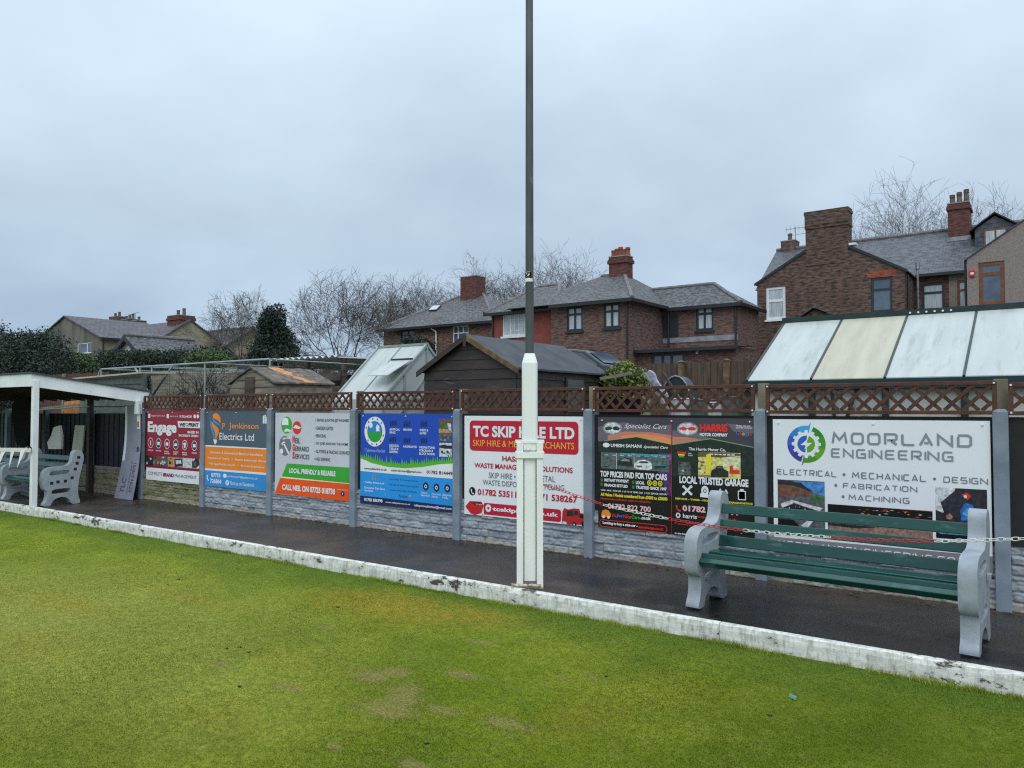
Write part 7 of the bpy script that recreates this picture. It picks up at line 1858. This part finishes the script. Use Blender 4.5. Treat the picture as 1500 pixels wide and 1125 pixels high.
# thin out beyond the frame so that the sward has no visible rim
u_ = ppx[ok]; w_ = ppy[ok]; keep = rng.random(len(X)) < np.clip(1 - np.maximum(np.maximum(-30 - u_, u_ - 1530), 0) / 300, 0, 1) * np.clip(1 - np.maximum(w_ - 1150, 0) / 180, 0, 1)
X, Y, kk = X[keep], Y[keep], kk[keep]
inscar = np.zeros(len(X), bool)
for cx_, cy_, rx, ry in sc_: inscar |= ((X - cx_) / (rx * .8)) ** 2 + ((Y - cy_) / (ry * .8)) ** 2 < rng.uniform(.5, 1.1, len(X))
X, Y, kk = X[~inscar], Y[~inscar], kk[~inscar]
h = .007 * rng.uniform(.6, 1.7, len(X)); V1, F1 = blades(X, Y, zl(X, Y), h, .0016 + .0006 * kk, .9)
# tufts
tx_, ty_, th_ = [], [], []
for _ in range(900):
    x = rng.uniform(-14, .8); g_ = mn.noise((x * 1.7, 3.3, 0)) + .5 * mn.noise((x * 5, 9, 0)); 
    if g_ < -.12 and rng.random() < .75: continue
    big = .030 + .030 * max(0, g_) + (.012 if x > -3.2 else 0); k2 = rng.integers(12, 34); y0 = 5.722 - abs(rng.normal(0, .022))
    tx_ += list(x + rng.normal(0, .03, k2)); ty_ += list(np.minimum(y0 + rng.normal(0, .014, k2), 5.73)); th_ += list(big * rng.uniform(.4, 1.15, k2))
tx_, ty_, th_ = map(np.array, (tx_, ty_, th_)); V2, F2 = blades(tx_, ty_, np.full(len(tx_), -.155) + .02, th_, np.full(len(tx_), .0042), .7)
stuff(big_mesh('grass', np.concatenate([V1, V2]), np.concatenate([F1, F2 + len(V1)]), [M['lawn'], M['grassblade']], None, False, np.concatenate([np.zeros(len(F1)), np.ones(len(F2))])))
bpy.data.objects['grass']['label'] = 'short green turf and longer tufts along the white edging'; bpy.data.objects['grass']['category'] = 'grass'
# leaf litter and grit along the foot of the fence
lm = MB(); r_ = random.Random(77)
for _ in range(520):
    x = r_.uniform(-13, .8); dens = .5 + .5 * mn.noise((x * .9, 1, 0))
    if r_.random() > dens: continue
    y = 7.40 - abs(r_.gauss(0, .07)); s_ = r_.uniform(.008, .028); a = r_.uniform(0, 6.28); z = .016
    pts = [(x + s_ * math.cos(a + q) * r_.uniform(.5, 1), y + s_ * math.sin(a + q) * r_.uniform(.5, 1), z + r_.uniform(0, .012)) for q in (0, 1.2, 2.5, 3.7, 5)]
    lm.poly(pts)
for _ in range(26):
    x = r_.choice([-5.9, -5.4, -2.0, -1.3, -7]) + r_.uniform(-.4, .4); y = r_.uniform(7.2, 7.42); a = r_.uniform(0, 6.28); L = r_.uniform(.05, .18)
    lm.tube((x, y, .02), (x + L * math.cos(a), y + L * .4 * math.sin(a), .03), .004, .002, n=4)
o = stuff(lm.build('leaf_litter', M['litter'], None, uv=False)); o['label'] = 'dead leaves and twigs along the foot of the grey fence'; o['category'] = 'leaf litter'
q = at(1160, 1022, Z=-.13); m = MB(); m.prism([(q.x - .025, q.y + .016, -.135), (q.x + .025, q.y - .012, -.135), (q.x + .028, q.y - .004, -.12), (q.x - .022, q.y + .022, -.12)], (0, .008, .003)); tag(m.build('plastic_peg', mat('teal_plastic', S(92, 150, 140), None, 4, .5), None), 'small teal plastic strip lying on the turf below the bench', 'peg')

wcs = [(365, 953), (352, 946), (333, 948), (262, 848), (247, 856), (625, 1087), (352, 1003), (495, 889), (886, 989), (1128, 1046)]
r_ = random.Random(15)
for k, (px_, py_) in enumerate(wcs):
    q = at(px_, py_, Z=-.138); m = MB()
    for _ in range(5): m.ball((q.x + r_.uniform(-.014, .014), q.y + r_.uniform(-.012, .012), zl(q.x, q.y) + r_.uniform(0, .008)), r_.uniform(.004, .009), r_.uniform(.003, .008), r_.uniform(.003, .006), 6, 4)
    tag(m.build('worm_cast', M['bench_dark'], None, uv=False), 'small dark worm cast lying on the turf', 'worm cast', 'worm casts scattered over the green')
